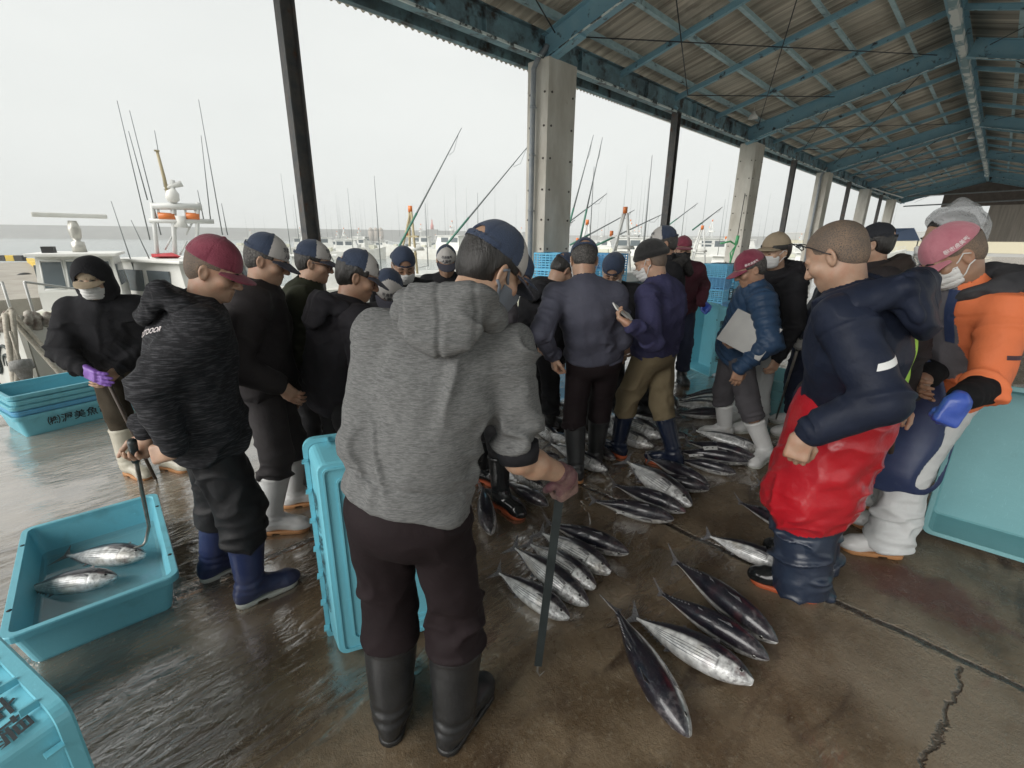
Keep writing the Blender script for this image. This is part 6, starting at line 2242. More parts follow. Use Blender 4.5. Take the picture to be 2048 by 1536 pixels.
BLACK_KNIT = cloth('black arm cover', (0.007, 0.007, 0.008), 1.6, rough=.95)
def arm_cover(F, i, m):
    a = F.el[i] + (F.sh[i] - F.el[i]) * .02; e = F.el[i] + (F.wr[i] - F.el[i]) * .1; b = F.wr[i] - nrm(F.wr[i] - F.el[i]) * .05
    S = F.S
    def f(P):
        d = smin(cone(P, a, e, .054 * S, .058 * S), cone(P, e, b, .060 * S, .050 * S), .03)
        return d + vnoise(P * 38) * .004
    lo, hi = bounds([a, e, b], .1)
    V, Q = surf(f, lo, hi, .008)
    return put('arm_cover', F, V, Q, m)
arm_cover(P21, 0, BLACK_KNIT); arm_cover(P21, 1, BLACK_KNIT)
# small label on the orange sleeve, piping
lay('', 0, P21, P21.top, P21.sh[0] * .45 + P21.el[0] * .55, -P21.sf * .35 - P21.sr, UP, mat('sleeve label', (.05, .02, .03), rough=.6), 'sleeve_label', shape=patch(.10, .018, 6, 2))
lay('Kansai', .016, P21, P21.top, P21.sh[0] * .45 + P21.el[0] * .55, -P21.sf * .35 - P21.sr, UP, THREAD, 'lettering', lift=.005) if False else None

# ------------------------------------------------------------------ hooks and sticks
STEEL_H = mat('worn steel', (0.30, 0.29, 0.27), (0.20, 0.18, 0.15), scale=20, rough=.35, metal=.7)
SHAFT = mat('black lacquered shaft', (0.018, 0.026, 0.028), (0.03, 0.04, 0.042), scale=12, rough=.4)
WOODST = mat('dark wooden stick', (0.045, 0.030, 0.020), rough=.6)
hk = empty('fish_hook_pole', (0, 0, 0), 0, 'black flat shafted fish hook in the gloved hand of the grey hoodie', 'fish hook', 'fish hooks')
top_, tip_ = D(1131, 972, 1.475), G(1076, 1330, .06)
gp = P1.wr[1] + P1.hd[1] * .085 + P1.hn[1] * .034
ax_ = nrm(np.array(tip_) - gp)
m = MB(); m.bar(gp - ax_ * .05, tip_, .030, .013, up=(0, -1, .2)); m.build('shaft', SHAFT, hk)
m = MB(); m.bar(gp - ax_ * .075, gp + ax_ * .03, .042, .028, up=(0, -1, .2)); bevel(m.build('grip', SHAFT, hk), .006)
m = MB(); t0 = np.array(tip_); m.tube([t0 - ax_ * .03, t0 + ax_ * .03, t0 + ax_ * .055 + np.array([.012, 0, 0]), t0 + ax_ * .04 + np.array([.03, 0, .01])], [.006, .0055, .004, .0015], 8); m.build('hook', STEEL_H, hk)
hk = empty('fish_hook_pole', (0, 0, 0), 0, 'steel rod hook held behind the back of the maroon cap, dipping into the tray', 'fish hook', 'fish hooks')
a0 = P2.wr[0] + P2.hd[0] * .08 + P2.hn[0] * .03
a1 = G(298, 1052, .24); a2 = G(288, 1088, .16); a3 = G(268, 1096, .16)
m = MB(); m.tube([a0, a0 * .5 + a1 * .5, a1, a1 * .25 + a2 * .75 + np.array([0, 0, -.012]), a2 + np.array([-.01, 0, -.01]), a3], [.009, .009, .0085, .008, .007, .003], 10); m.build('rod', STEEL_H, hk)
m = MB(); d_ = nrm(np.array(a1) - a0); m.tube([a0 - d_ * .10, a0 + d_ * .06], .016, 12); m.build('grip', DARK_G, hk) if False else m.build('grip', SHAFT, hk)
hk = empty('fish_hook_pole', (0, 0, 0), 0, 'thin grey rod hook in the grey glove beside the white boots', 'fish hook', 'fish hooks')
a0 = P22.wr[0] + P22.hd[0] * .08 + P22.hn[0] * .03; a1 = G(1552, 838, .06)
m = MB(); m.tube([a0, a1], [.012, .008], 8); m.build('rod', STEEL_H, hk)
m = MB(); d_ = nrm(a1 - a0); m.tube([a0 - d_ * .09, a0 + d_ * .05], .018, 10); m.build('grip', SHAFT, hk)
def stick(a, b, label, r=.012):
    o = empty('hook_stick', (0, 0, 0), 0, label, 'stick', 'dark sticks')
    m = MB(); m.tube([a, b], [r, r * .9], 8); m.build('shaft', WOODST, o)
    m = MB(); d_ = nrm(np.array(b) - np.array(a)); m.tube([b, np.array(b) + d_ * .03], [r * .8, r * .4], 8); m.build('ferrule', STEEL_H, o)
stick(P24.wr[1] + P24.hd[1] * .09 + np.array([.04, .03, -.02]), G(311, 958, .03), 'dark stick slanting down from the purple glove to the floor')
stick(P18.wr[1] + P18.hd[1] * .07 + P18.hn[1] * .03, G(1768, 1012, .03), 'dark stick standing behind the red oilskin trousers', .014)

# ------------------------------------------------------------------ paperwork
CLIP = mat('grey board', (0.26, 0.26, 0.25), (0.32, 0.32, 0.31), scale=5, rough=.5)
PAPER = mat('paper', (0.62, 0.62, 0.60), rough=.7)
def board(name, A, B_, Cc, w_, h_, t, m_, label, cat):
    A, B_, Cc = map(np.array, (A, B_, Cc))
    x = nrm(B_ - A); y = nrm((Cc - B_) - x * float((Cc - B_) @ x)); z = np.cross(x, y)
    o = empty(name, (0, 0, 0), 0, label, cat)
    M3 = Matrix((x, y, z)).transposed()
    m = MB(); m.box(A + x * w_ / 2 + y * h_ / 2, (w_, h_, t), M3, bev=.002); m.build('cover', m_, o)
    return o, A, x, y, z, M3
o, A, x, y, z, M3 = board('clipboard', D(1476, 617, 3.62), D(1438, 670, 3.56), D(1463, 694, 3.50), .25, .33, .008, CLIP, 'grey clipboard held against the navy quilted jacket', 'clipboard')
m = MB(); m.box(A + x * .125 + y * .02 - z * .006, (.10, .03, .012), M3, bev=.003); m.build('clip', STEEL_H, o)
nb_c = D(1252, 634, 2.93)
x = nrm(np.array([.75, .25, -.55])); y = nrm(np.array([-.2, .85, .45])); z = np.cross(x, y)
o = empty('notebook', (0, 0, 0), 0, 'open white notebook with a grey cover in the hand of the knit hat', 'notebook')
M3 = Matrix((x, y, z)).transposed()
m = MB(); m.box(nb_c + y * .06, (.17, .11, .010), M3, bev=.002); m.build('pages', PAPER, o)
x2 = nrm(x * .75 - z * .1 - UP * -.5); M4 = Matrix((x2, nrm(y), np.cross(x2, nrm(y)))).transposed()
m = MB(); m.box(nb_c + y * .16 + np.array([0, 0, .03]), (.17, .10, .006), M3 @ Matrix.Rotation(R(50), 3, 'X'), bev=.002); m.build('cover', mat('notebook cover', (.20, .21, .21), rough=.5), o)
# neck strap on the knit hat's mask etc. are part of the mask
# buttons on the oilskin trousers
for (t, s, fz) in ((.06, -.06, 1), (.14, .10, -1)):
    lay('', 0, P18, P18.legs, P18.P + P18.tdir(.1) * (.10 + t) - P18.r * .15 - P18.f * s, -P18.r, UP, BOOT_BK, 'button', shape=patch(.022, .022, 3, 3))
# ------------------------------------------------------------------ harbour: boats, piers, breakwater
HULL_W = mat('white gelcoat', (0.60, 0.60, 0.56), (0.50, 0.49, 0.44), scale=1.5, rough=.4, tint=(0.30, 0.24, 0.16), tscale=1.2, tlo=.62, thi=.82)
CABIN_W = mat('white cabin', (0.68, 0.68, 0.65), (0.60, 0.60, 0.56), scale=2, rough=.45, tint=(0.40, 0.34, 0.25), tscale=2, tlo=.66, thi=.85)
GLASS_D = mat('cabin glass', (0.10, 0.12, 0.13), rough=.08)
STEEL_L = mat('pale mast', (0.55, 0.56, 0.54), rough=.4)
POLE_G = mat('grey pole', (0.16, 0.18, 0.18), rough=.5)
POLE_GR = mat('green pole', (0.05, 0.17, 0.12), rough=.5)
MASTY = mat('ochre mast', (0.32, 0.27, 0.16), rough=.6)
ORANGE_L = mat('orange beacon', (0.62, 0.17, 0.035), rough=.3)
RUST_R = mat('red fitting', (0.45, 0.04, 0.05), rough=.5)
STRIPE_B = mat('blue hull stripe', (0.06, 0.20, 0.36), rough=.4)
STRIPE_G = mat('green hull stripe', (0.14, 0.36, 0.28), rough=.4)
DECK_M = mat('pale deck', (0.50, 0.50, 0.40), rough=.6)
ROPE_M = mat('mooring rope', (0.52, 0.49, 0.42), (0.36, 0.32, 0.26), scale=40, rough=.9, bump=.4, bscale=80)
DARK_M = mat('dark rubber', (0.02, 0.02, 0.02), rough=.7)
PIER_M = mat('pier concrete', (0.30, 0.28, 0.24), (0.22, 0.20, 0.17), scale=2, rough=.85, bump=.2)
YELLOW = mat('yellow kerb', (0.62, 0.42, 0.03), (0.50, 0.36, 0.06), scale=6, rough=.6)

def hull_rings(L, B, dep, free, bow):
    rings = []
    for i in range(15):
        s = i / 14
        w_ = B / 2 * (1 - max(0, (s - .45) / .55) ** 2.3) * (.86 + .14 * min(1, s * 4))
        w_ = max(w_, .03)
        sh = free + bow * max(0, (s - .35) / .65) ** 2
        x = L * s + (0 if s < .9 else 0)
        k = .55 + .1 * (1 - s)
        rings.append([(x - .25 * (s > .8) * (s - .8) * 5, -w_ * k, -dep), (x, -w_ * (.86 + .1 * (1 - s)), -dep * .05), (x + .35 * max(0, s - .7), -w_, sh), (x + .35 * max(0, s - .7), -w_ * .90, sh + .02),
                      (x + .35 * max(0, s - .7), w_ * .90, sh + .02), (x + .35 * max(0, s - .7), w_, sh), (x, w_ * (.86 + .1 * (1 - s)), -dep * .05), (x - .25 * (s > .8) * (s - .8) * 5, w_ * k, -dep)])
    return rings
def hook_line(m, a, d, L, r=.012):
    """pole with a loop of line hanging near its tip"""
    a = Vector(a); d = Vector(d).normalized()
    m.tube([a, a + d * L * .5, a + d * L], [r * 1.7, r * 1.2, r * .6], 6)
    u = Vector((0, 0, -1))
    q0, q1 = a + d * L * .93, a + d * L * .72
    m.tube([q0, (q0 + q1) / 2 + u * L * .075, q1 + u * L * .03, q1], r * .35, 5)

def boat(p, head, label, L=9.0, B=2.4, stripe=None, mast='plain', poles=(), whips=(), cabin=(.28, .52, 1.7), z0=SEA_Z, free=1.05, bow=.7, cabw=.62, group='boats moored in the harbour'):
    """head: bow direction in degrees, 0 = straight ahead"""
    root = empty('fishing_boat', (p[0], p[1], z0), R(90 - head), label, 'boat', group)
    m = MB(); m.loft(hull_rings(L, B, .3, free, bow), smooth=False)
    m.build('hull', HULL_W, root)
    if stripe is not None:
        m = MB()
        rr = hull_rings(L * 1.002, B * 1.012, .3, free, bow)
        for s_ in (0, 1):
            ring = [[Vector(q[2 if s_ == 0 else 5]) * 1.0 + Vector((0, 0, -.30)), Vector(q[2 if s_ == 0 else 5]) + Vector((0, 0, -.10)), Vector(q[2 if s_ == 0 else 5]) + Vector((0, (.012 if s_ else -.012), -.10)), Vector(q[2 if s_ == 0 else 5]) + Vector((0, (.02 if s_ else -.02), -.30))] for q in rr]
            m.loft(ring, smooth=False)
        m.build('hull_stripe', stripe, root)
    c0, c1, ch = cabin
    m = MB()
    w_ = B * cabw
    x0, x1 = L * c0, L * c1
    zt = free + ch
    m.loft([[(x0, -w_ / 2, free), (x1, -w_ / 2, free), (x1, w_ / 2, free), (x0, w_ / 2, free)], [(x0, -w_ / 2, free + ch * .5), (x1 - .05, -w_ / 2, free + ch * .5), (x1 - .05, w_ / 2, free + ch * .5), (x0, w_ / 2, free + ch * .5)],
            [(x0 + .1, -w_ / 2 * .92, zt), (x1 - .28, -w_ / 2 * .92, zt), (x1 - .28, w_ / 2 * .92, zt), (x0 + .1, w_ / 2 * .92, zt)]], smooth=False)
    cab = m.build('cabin', CABIN_W, root)
    m = MB(); m.box(((x0 + x1) / 2 - .08, 0, zt + .03), (x1 - x0 + .12, w_ * 1.08, .06), bev=.02); m.build('cabin_roof', CABIN_W, cab)
    for k in range(3):
        y = (-1 + k) * w_ * .29
        m = MB()
        xa, xb = x1 - .085 - .10 * .23, x1 - .085 - .86 * .23
        za, zb = free + ch * .56, free + ch * .92
        m.add([(xa + .035, y - w_ * .12, za), (xa + .035, y + w_ * .12, za), (xb + .035, y + w_ * .115, zb), (xb + .035, y - w_ * .115, zb)], [(0, 1, 2, 3)])
        o = m.build('window', GLASS_D, cab); solidify(o, .02)
        m = MB()
        e = .035
        qs = [Vector((xa + .03, y - w_ * .13, za - e)), Vector((xa + .03, y + w_ * .13, za - e)), Vector((xb + .03, y + w_ * .125, zb + e)), Vector((xb + .03, y - w_ * .125, zb + e))]
        for i in range(4): m.tube([qs[i], qs[(i + 1) % 4]], .016, 6)
        m.build('window_frame', STEEL_L, o)
    for s_ in (-1, 1):
        for k in range(2):
            xa = x0 + .35 + k * (x1 - x0 - .6) / 2
            m = MB(); m.box((xa + .25, s_ * (w_ / 2 * .965 + .008), free + ch * .72), ((x1 - x0) * .30, .03, ch * .32)); m.build('window', GLASS_D, cab)
    m = MB()                           # rail round the foredeck
    for k in range(5):
        s = .62 + .09 * k
        for sg in (-1, 1):
            y = B / 2 * (1 - max(0, (s - .45) / .55) ** 2.3) * .9 * sg
            zz = free + bow * max(0, (s - .35) / .65) ** 2
            m.tube([(L * s, y, zz), (L * s, y, zz + .45)], .015, 6)
    for sg in (-1, 1):
        m.tube([(L * (.62 + .09 * k), B / 2 * (1 - max(0, (.17 + .09 * k) / .55) ** 2.3) * .9 * sg, free + bow * max(0, (.27 + .09 * k) / .65) ** 2 + .45) for k in range(5)], .017, 6)
    m.build('rail', STEEL_L, root)
    xm = x0 + (x1 - x0) * .4
    if mast:
        m = MB()
        hm = 1.5 if mast != 'tall' else 1.7
        for sg in (-1, 1): m.tube([(xm, sg * .35, zt), (xm, sg * .08, zt + hm)], .035, 8)
        m.tube([(xm - .5, 0, zt), (xm, 0, zt + hm)], .03, 8)
        for z in (.35, .62): m.bar((xm, -.9 * z, zt + hm * z), (xm, .9 * z, zt + hm * z), .05, .05)
        mo = m.build('mast', MASTY if mast == 'tall' else STEEL_L, root)
        m = MB()
        m.tube([(xm, 0, zt + hm), (xm, 0, zt + hm + .16)], .06, 10)
        m.build('beacon', ORANGE_L, mo)
        m = MB(); m.tube([(xm, .45, zt + hm * .62), (xm, .45, zt + hm * .62 + .14)], .05, 10); m.build('beacon', ORANGE_L, mo)
        m = MB()
        m.tube([(xm + .05, 0, zt + hm * .40), (xm + .05, 0, zt + hm * .46)], [.30, .26], 16)
        m.build('radar_dome', CABIN_W, mo)
    for (xx, yy, h_) in whips:
        m = MB(); m.tube([(xx * L, yy, zt), (xx * L, yy, zt + h_)], [.018, .006], 5); m.build('whip_antenna', POLE_G, root)
    for (u0, v0, r0, u1, v1, r1) in poles:
        MI = (Matrix.Translation((p[0], p[1], z0)) @ Matrix.Rotation(R(90 - head), 4, 'Z')).inverted()
        a, b = MI @ Vector(D(u0, v0, r0)), MI @ Vector(D(u1, v1, r1))
        d = (b - a); pl = d.length; d.normalize()
        m = MB(); hook_line(m, a + d * pl * .30, d, pl * .70, .010 + .0004 * r0)
        po = m.build('fishing_pole', POLE_G, root)
        m = MB(); m.tube([a, a + d * pl * .31], .030, 8); m.build('pole_butt', POLE_GR, po)
    m = MB(); m.box((L * .8, 0, free + bow * .45 + .12), (.5, .5, .22), bev=.04); m.build('deck_hatch', DECK_M, root)
    m = MB(); m.box((L * .12, 0, free + .3), (1.0, B * .6, .5), bev=.05); m.build('fish_box', DECK_M, root)
    return root

def towards(u0, v0, r0, u1, v1, r1):
    a, b = D(u0, v0, r0), D(u1, v1, r1)
    return a, b, math.degrees(math.atan2(b[0] - a[0], b[1] - a[1]))

# --- the boat moored bow on to the quay at the left
bowp = D(22, 596, 8.4); cabp = D(128, 540, 11.6)
dirv = bowp - cabp; hd = math.degrees(math.atan2(dirv[0], dirv[1]))
L1 = 8.6
dn = nrm(np.array([dirv[0], dirv[1], 0]))
stern = np.array([bowp[0], bowp[1], 0]) - dn * (L1 + .1)
b1 = boat(stern, hd, 'white fishing boat moored bow first at the quay, black scrollwork on its bow and ropes down to the quay', L=L1, B=2.7, mast=None, cabin=(.34, .52, 1.32), free=1.45, bow=.75, cabw=.46)
tag(b1, 'white fishing boat moored bow first, dark scrollwork and ropes on its bow')
hull1 = [c for c in b1.children if c.name.startswith('hull')][0]
m = MB()
zt = 1.45 + 1.32 + .06
m.tube([(3.5, 0, zt), (3.5, 0, zt + .2), (3.5, 0, zt + .22), (3.5, 0, zt + .3), (3.5, 0, zt + .45), (3.5, 0, zt + .62)], [.12, .11, .05, .09, .11, .07], 16)
ra = m.build('radar_pedestal', mat('galvanised', (.45, .44, .40), rough=.35, metal=.5), b1)
m = MB(); m.box((3.5, 0, zt + .72), (.13, 1.15, .09), Matrix.Rotation(R(12), 3, 'Z'), bev=.03); m.build('radar_scanner', CABIN_W, ra)
m = MB(); m.box((3.9, -.40, zt + .06), (.25, .18, .12)); m.build('roof_box', DARK_M, b1)
# rubbing strake, bow fender ropes and scrollwork
m = MB()
rr = hull_rings(L1, 2.7, .3, 1.45, .75)
for s_ in (1, 6):
    m.tube([Vector(q[s_]).lerp(Vector(q[2 if s_ == 1 else 5]), .42) + Vector((0, .03 if s_ == 6 else -.03, 0)) for q in rr[3:]], .035, 6)
m.build('rubbing_strake', CABIN_W, b1)
m = MB()
for k in range(26):
    s = .70 + .29 * k / 25
    i = min(13, int(s * 14)); f_ = s * 14 - i
    for sd_ in (2, 5):
        q = Vector(rr[i][sd_]).lerp(Vector(rr[i + 1][sd_]), f_)
        m.tube([q + Vector((-.05, 0, -.02)), q + Vector((0, rng.uniform(-.04, .04), .05)), q + Vector((.09, 0, -.04 - rng.uniform(0, .1)))], rng.uniform(.035, .06), 6)
m.build('bow_rope_lashing', mat('weathered lashing', (.16, .12, .10), (.45, .43, .38), scale=14, rough=.9, bump=.8, bscale=40), b1)
SCROLL = mat('scroll paint', (0.02, 0.03, 0.028), rough=.6)
def scroll(side):
    m = MB()
    def at(s, h):
        i = min(13, int(s * 14)); f_ = s * 14 - i
        a = Vector(rr[i][1 if side < 0 else 6]).lerp(Vector(rr[i + 1][1 if side < 0 else 6]), f_)
        b = Vector(rr[i][2 if side < 0 else 5]).lerp(Vector(rr[i + 1][2 if side < 0 else 5]), f_)
        return a.lerp(b, h) + Vector((0, .012 * side, 0))
    for (s0, h0, k) in ((.93, .72, 1), (.86, .80, -1), (.80, .74, 1), (.74, .80, -1), (.68, .76, 1)):
        for off in (0, .07, .13):
            pts = []
            for t in range(14):
                a = t / 13 * 3.6
                rad = .20 - off - .030 * a
                pts.append(at(s0 - rad * math.cos(a) * .22, h0 + k * rad * math.sin(a) * .9))
            m.tube(pts, [.006 + .014 * math.sin(math.pi * t / 13) for t in range(14)], 5)
    m.tube([at(.97 - .03 * t, .50 + .05 * math.sin(t * 1.3)) for t in range(11)], .014, 5)
    m.tube([at(.96 - .03 * t, .44 + .05 * math.sin(t * 1.3)) for t in range(11)], .010, 5)
    m.build('scrollwork', SCROLL, b1)
scroll(1); scroll(-1)
def rope(pts, r, label, group='mooring ropes of the boat at the left'):
    m = MB(); n = len(pts)
    m.tube(pts, r, 8)
    return tag(m.build('mooring_rope', ROPE_M), label, 'rope', group)
def sag(a, b, k, n=14, bend=(0, 0, 0)):
    a, b = np.array(a), np.array(b)
    return [a + (b - a) * t + (UP_ * -k + np.array(bend)) * 4 * t * (1 - t) for t in np.linspace(0, 1, n)]
rope(sag(D(22, 622, 8.3), D(165, 775, 7.75), .02), .024, 'upper of two taut white ropes running from the bow down to the quay')
rope(sag(D(16, 626, 8.3), D(150, 780, 7.7), .03), .024, 'lower of two taut white ropes running from the bow down to the quay')
rope(sag(D(10, 628, 8.2), D(34, 785, 7.7), .25, bend=(.05, -.1, 0)), .03, 'slack rope hanging under the bow, curving at its foot')
rope(sag(D(24, 620, 8.2), D(33, 775, 7.75), .06), .028, 'rope hanging straight down under the bow')
rope([D(-30, 660, 8.2), D(0, 640, 8.3), D(24, 616, 8.35)], .022, 'short rope from the bow out of the left edge')
fd = empty('hanging_fender', (0, 0, 0), 0, 'shaggy grey fender hanging from the quay below the bow', 'fender')
m = MB(); a = np.array(D(40, 722, 7.72)); b = np.array(D(60, 776, 7.6)); m.tube([a, a + (b - a) * .3, a + (b - a) * .32, b], [.10, .11, .08, .03], 10); m.build('fender_body', mat('frayed rope', (.30, .30, .29), (.2, .2, .19), scale=30, rough=.95, bump=1, bscale=60), fd)
m = MB(); m.tube([a, a + np.array([0, 0, .35])], .015, 6); m.build('fender_line', ROPE_M, fd)

# --- the boat with the radar mast and orange lights behind the maroon cap
mp = D(352, 560, 14.0)
b2 = boat((mp[0] - 3.2, mp[1] + 1.5), 112, 'white boat with a radar mast, twin orange lamps and tall whip aerials', L=10, B=2.9, mast=None, cabin=(.25, .5, 1.5), free=1.1)
m0 = Vector((b2.matrix_basis.inverted() @ Vector((mp[0], mp[1], SEA_Z))))
def loc2(u, v, r=14.0):
    p_ = D(u, v, r)
    return b2.matrix_basis.inverted() @ Vector(p_)
bpy.context.view_layer.update()
m = MB()
for (u0, v0, u1, v1, r_) in ((318, 540, 304, 405, .045), (352, 545, 345, 405, .05), (392, 540, 396, 405, .045), (300, 405, 405, 408, .0), (345, 405, 345, 360, .05)):
    if r_: m.tube([loc2(u0, v0), loc2(u1, v1)], r_, 8)
m.tube([loc2(304, 412), loc2(404, 414)], .075, 8); m.tube([loc2(298, 441), loc2(428, 443)], .055, 8)
for u in (318, 352, 372, 392): m.tube([loc2(u, 443), loc2(u - 2, 413)], .025, 6)
for u, v in ((345, 470), (330, 500), (372, 470), (360, 510)): m.tube([loc2(u, v), loc2(u + 14, v - 28)], .02, 6)
gant = m.build('mast_gantry', STEEL_L, b2)
for s_ in (0, 1):
    m = MB(); u0, u1 = ((316, 350), (372, 399))[s_]
    m.tube([loc2(u0, 432), loc2(u1, 434)], .085, 10); m.build('orange_lamp', ORANGE_L, gant)
m = MB(); m.tube([loc2(345, 405), loc2(345, 398), loc2(345, 385), loc2(346, 380), loc2(346, 376)], [.08, .14, .13, .07, .04], 14); m.tube([loc2(328, 377), loc2(340, 373), loc2(364, 367)], [.02, .05, .07], 10); m.build('radar_scanner', CABIN_W, gant)
m = MB(); m.tube([loc2(338, 400), loc2(328, 355), loc2(314, 302)], [.040, .036, .03], 8); m.bar(loc2(308, 301), loc2(319, 302), .07, .03); m.build('mast', MASTY, b2)
m = MB(); m.tube([loc2(360, 432), loc2(362, 445), loc2(363, 455)], [.14, .10, .17], 12); m.build('horn_speaker', CABIN_W, gant)
for (u0, v0, u1, v1) in ((300, 480, 234, 201), (322, 470, 259, 221), (295, 400, 257, 262), (330, 380, 309, 261), (445, 470, 397, 199), (421, 440, 402, 271), (455, 470, 443, 407), (270, 545, 222, 402), (300, 520, 262, 440), (408, 442, 395, 380)):
    m = MB(); m.tube([loc2(u0, v0), loc2(u1, v1)], [.014, .007], 5); m.build('whip_antenna', POLE_G, b2)
m = MB(); q0, q1 = loc2(303, 512), loc2(345, 512); m.loft([[q0 + Vector((0, 0, .05)), q0 - Vector((0, 0, .03)), q0 + Vector((.3, 0, 0))], [q1 + Vector((0, 0, .08)), q1 - Vector((0, 0, .12)), q1 + Vector((.3, 0, 0))]], smooth=False); m.build('red_awning', RUST_R, b2)

# --- boats along the quay, seen between the posts
bs = [  # u, r, head, label, stripe, mast, poles, whips
    (640, 24, 70, 'white boat moored beyond the leaning steel post, its mast tipped with red', None, 'plain', (), ((.3, .3, 3.5), (.35, -.4, 2.6), (.6, 0, 3.0))),
    (850, 14, 60, 'pale boat with twin tube frames behind the backward navy cap', STRIPE_G, 'tall', ((792, 505, 13.0, 923, 256, 14.0),), ((.3, .4, 2.6),)),
    (985, 15.5, 58, 'pale boat whose long pole slants up to the near column', STRIPE_G, None, ((880, 505, 13.2, 1063, 284, 14.2),), ((.4, .4, 2.2), (.2, .2, 1.8))),
    (1190, 17, 55, 'white boat right of the near column with two steep poles', STRIPE_B, 'plain', ((1130, 480, 15, 1187, 270, 15.5), (1160, 480, 15.2, 1205, 275, 15.6), (1090, 480, 15, 1214, 387, 16), (1060, 500, 14, 1150, 440, 15)), ((.3, .4, 3.0),)),
    (1268, 13.5, 58, 'white and blue boat with pink floats between the masked face and the knit hat', STRIPE_B, 'plain', ((1140, 490, 14.5, 1269, 420, 15.5), (1190, 492, 14.5, 1326, 428, 15.5)), ((.3, .4, 2.6), (.5, .2, 3.0))),
    (1330, 26, 50, 'white boat half hidden by the thin rusty post', STRIPE_G, 'plain', ((1335, 452, 24, 1396, 406, 25),), ((.3, .4, 4.0), (.5, .2, 3.4))),
    (1405, 22, 50, 'white boat with a row of cabin windows left of the second column', STRIPE_B, 'plain', ((1385, 460, 20, 1445, 414, 21),), ((.3, .4, 3.4),)),
    (1470, 30, 48, 'white boat mostly behind the second concrete column', None, 'plain', (), ((.3, .4, 3.0),)),
    (1625, 44, 46, 'white boat between the third column and its neighbour', STRIPE_B, 'plain', (), ((.3, .4, 3.0),)),
]
for (u, r, hd_, lb, st_, ma_, po, wh) in bs:
    p = D(u, 500, r)
    f = hdir_ = np.array([math.sin(R(hd_)), math.cos(R(hd_)), 0])
    boat((p[0] - f[0] * 4, p[1] - f[1] * 4), hd_, lb, L=rng.uniform(8.5, 10), B=2.5, stripe=st_, mast=ma_, poles=po, whips=wh, cabin=(.30, .52, rng.uniform(1.2, 1.5)), free=.85, bow=.55)
# --- small boats across the basin
far_boats = [(470, 120), (560, 100), (590, 85), (640, 75), (655, 110), (668, 95), (690, 120), (712, 88), (735, 105), (758, 92), (785, 80), (842, 100), (868, 78), (892, 84), (905, 110), (930, 90), (960, 70), (1000, 85), (1035, 75), (1160, 90), (1185, 60), (1240, 95), (1320, 75), (1420, 80), (1215, 70), (1290, 85), (1345, 60), (1560, 100), (1600, 80), (1680, 95)]
fb = None
for k, (u, r) in enumerate(far_boats):
    p = D(u, 490, r)
    if fb is None:
        fb = boat((p[0], p[1]), 80, 'small white boat among the distant ones across the basin', L=9, B=2.6, mast='plain', whips=((.3, .4, 6.5), (.5, -.3, 4.6), (.72, .1, 5.4)), cabin=(.25, .58, 1.6), group='distant boats across the basin')
        o = fb
    else:
        o = copy_tree(fb); o.location = (p[0], p[1], SEA_Z)
        o.rotation_euler = (0, 0, R(rng.choice([0, 10, 20, 160, 175, -15])))
        s = rng.uniform(.8, 1.35); o.scale = (s, s, s)
# --- breakwater, beacon, silos, pier
def blk(name, corners, z0, z1, m_, label, cat, kind=None):
    n = len(corners)
    m = MB()
    vs = [(c[0], c[1], z0) for c in corners] + [(c[0], c[1], z1) for c in corners]
    m.add(vs, [tuple(range(n))[::-1], tuple(range(n, 2 * n))] + [(i, (i + 1) % n, (i + 1) % n + n, i + n) for i in range(n)])
    o = m.build(name, m_)
    return tag(o, label, cat, None, kind)
BW_M = mat('breakwater concrete', (0.20, 0.20, 0.19), (0.27, 0.27, 0.255), scale=.05, rough=.9, stretch=(1, 1, 4))
a_, b_ = D(-420, 460, 520), D(1130, 470, 420)
dd_ = nrm(b_ - a_); nn_ = np.array([-dd_[1], dd_[0], 0])
blk('breakwater', [a_, b_, b_ + nn_ * 12, a_ + nn_ * 12], SEA_Z - 1, 6.8, BW_M, 'long grey breakwater wall along the horizon', 'breakwater')
c_ = D(2100, 475, 330)
dd_ = nrm(c_ - b_); nn_ = np.array([-dd_[1], dd_[0], 0])
blk('harbour_wall', [b_ + nn_ * -30, c_, c_ + nn_ * 10, b_ + nn_ * -20], SEA_Z - 1, 4.2, BW_M, 'pale harbour wall behind the moored boats at the right', 'wall')
for k, u in enumerate((742, 752, 762)):
    p = D(u, 468, 300)
    s = empty('storage_silo', (p[0], p[1], SEA_Z), 0, ['leftmost of the three brown round topped silos across the water', 'middle one of the three brown round topped silos across the water', 'rightmost of the three brown round topped silos across the water'][k], 'silo', 'silos across the water')
    m = MB(); m.tube([(0, 0, 0), (0, 0, 6.5)], 1.5, 16); m.build('wall', mat('silo wall', (.26, .22, .18), rough=.8), s)
    m = MB(); m.tube([(0, 0, 6.5), (0, 0, 7.6), (0, 0, 8.4)], [1.55, 1.2, .3], 16); m.build('dome', mat('silo dome', (.30, .26, .22), rough=.8), s)
p = D(865, 470, 320)
s = empty('harbour_beacon', (p[0], p[1], SEA_Z), 0, 'small red harbour light tower on the breakwater', 'beacon')
m = MB(); m.box((0, 0, 3.5), (7, 4, 9)); m.build('base', BW_M, s)
m = MB(); m.tube([(0, 0, 8), (0, 0, 11), (0, 0, 11.2), (0, 0, 14)], [1.1, .9, .5, .3], 12); m.build('tower', mat('red tower', (.45, .10, .08), rough=.6), s)
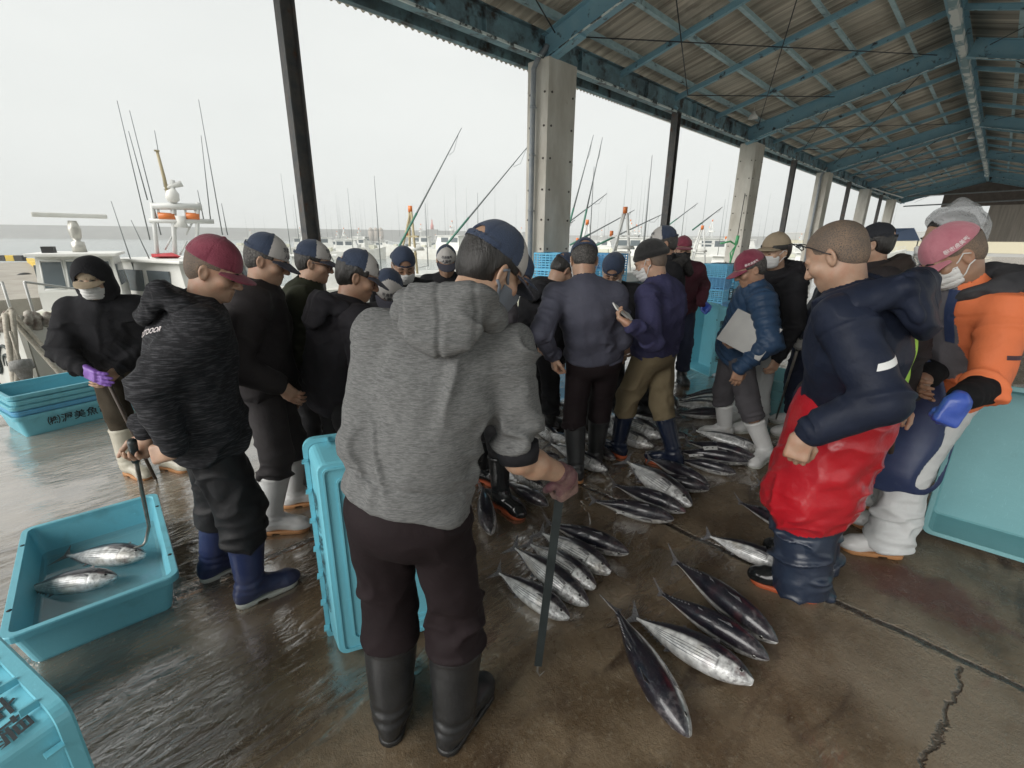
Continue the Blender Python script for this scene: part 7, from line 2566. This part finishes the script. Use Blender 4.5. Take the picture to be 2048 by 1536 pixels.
# left pier with a yellow kerb
P_ = [G(172, 588, .15), G(70, 524, .15), G(-420, 530, .15), G(-520, 640, .15)]
blk('side_pier', P_, -4, .15, PIER_M, None, None, 'structure')
kb = empty('pier_kerb', (0, 0, 0), 0, 'yellow kerb along the edge of the pier behind the moored boat', 'kerb')
m = MB(); q0, q1 = Vector(G(172, 588, .15)), Vector(G(70, 524, .15)); n_ = (q1 - q0).normalized()
for k in range(7):
    m.bar(q0 + n_ * (k * (q1 - q0).length / 7 + .1) + Vector((-.25, 0, .1)), q0 + n_ * ((k + 1) * (q1 - q0).length / 7 - .15) + Vector((-.25, 0, .1)), .28, .22)
m.build('kerb_block', YELLOW, kb)
st = empty('striped_block', G(14, 522, .15), R(5), 'black and yellow striped wheel stop on the pier', 'wheel stop')
for k in range(6):
    m = MB(); m.box((-1.5 + k * .45, 0, .16), (.44, .3, .32), bev=.02); m.build('stripe', YELLOW if k % 2 == 0 else DARK_M, st)
ti = empty('pier_tyre', (0, 0, 0), 0, 'black tyre fender on the side of the pier', 'tyre')
m = MB(); c = Vector(G(52, 575, -.35)) ; 
for rr_ in (0,):
    pts = [c + Vector((.1, .45 * math.cos(a), .45 * math.sin(a))) for a in np.linspace(0, 2 * math.pi, 25)]
    m.tube(pts, .13, 10, cap=False)
m.build('tread', DARK_M, ti)
# yard beyond the far end of the hall: low pale building and a blue tarpaulin
p0, p1 = D(1560, 505, 150), D(2200, 500, 120)
bd = empty('yard_building', (0, 0, 0), 0, 'long low pale building with a ribbed upper wall beyond the hall', 'building')
dd_ = nrm(p1 - p0); nn_ = np.array([-dd_[1], dd_[0], 0])
m = MB()
for zz0, zz1, off in ((0, 2.0, 0),):
    m.bar(p0 * [1, 1, 0] + UP_ * 1.0, p1 * [1, 1, 0] + UP_ * 1.0, 8, 2.0)
m.build('wall', mat('cream wall', (.46, .42, .30), rough=.8), bd)
m = MB()
m.bar(p0 * [1, 1, 0] + UP_ * 2.9, p1 * [1, 1, 0] + UP_ * 2.9, 8.2, 1.8)
for k in range(5): m.bar(p0 * [1, 1, 0] + UP_ * (2.2 + .35 * k) - nn_ * 4.12, p1 * [1, 1, 0] + UP_ * (2.2 + .35 * k) - nn_ * 4.12, .1, .06)
m.build('ribbed_wall', mat('ribbed wall', (.40, .40, .38), rough=.7), bd)
tp = empty('tarpaulin', D(1790, 478, 34) * [1, 1, 0], 0, 'blue tarpaulin tent beyond the hall, left of the raincoat hood', 'tarpaulin')
m = MB()
m.add([(-1.6, 0, 1.7), (1.4, 0, 1.8), (1.4, 3, 1.8), (-1.6, 3, 1.7), (.9, 0, 2.45), (.9, 3, 2.45)], [(0, 1, 4), (0, 4, 5, 3), (1, 2, 5, 4), (3, 5, 2)])
m.build('sheet', mat('blue tarp', (.14, .22, .40), rough=.5, bump=.4, bscale=3), tp)
m = MB()
for x in (-1.5, 1.3):
    for y in (0, 3): m.tube([(x, y, 0), (x, y, 1.85)], .03, 6)
m.build('leg', POLE_G, tp)
# ------------------------------------------------------------------ sea mist
hz = bpy.data.materials.new('sea mist'); hz.use_nodes = True
t_ = hz.node_tree; t_.nodes.clear()
o_ = t_.nodes.new('ShaderNodeOutputMaterial'); v_ = t_.nodes.new('ShaderNodeVolumePrincipled')
v_.inputs['Color'].default_value = (.95, .97, .96, 1)
v_.inputs['Density'].default_value = .0016
v_.inputs['Anisotropy'].default_value = .1
t_.links.new(v_.outputs[0], o_.inputs['Volume'])
m = MB(); m.box((200, 450, 4.0), (2400, 2400, 18))
hb = m.build('haze', hz); tag(hb, kind='stuff')
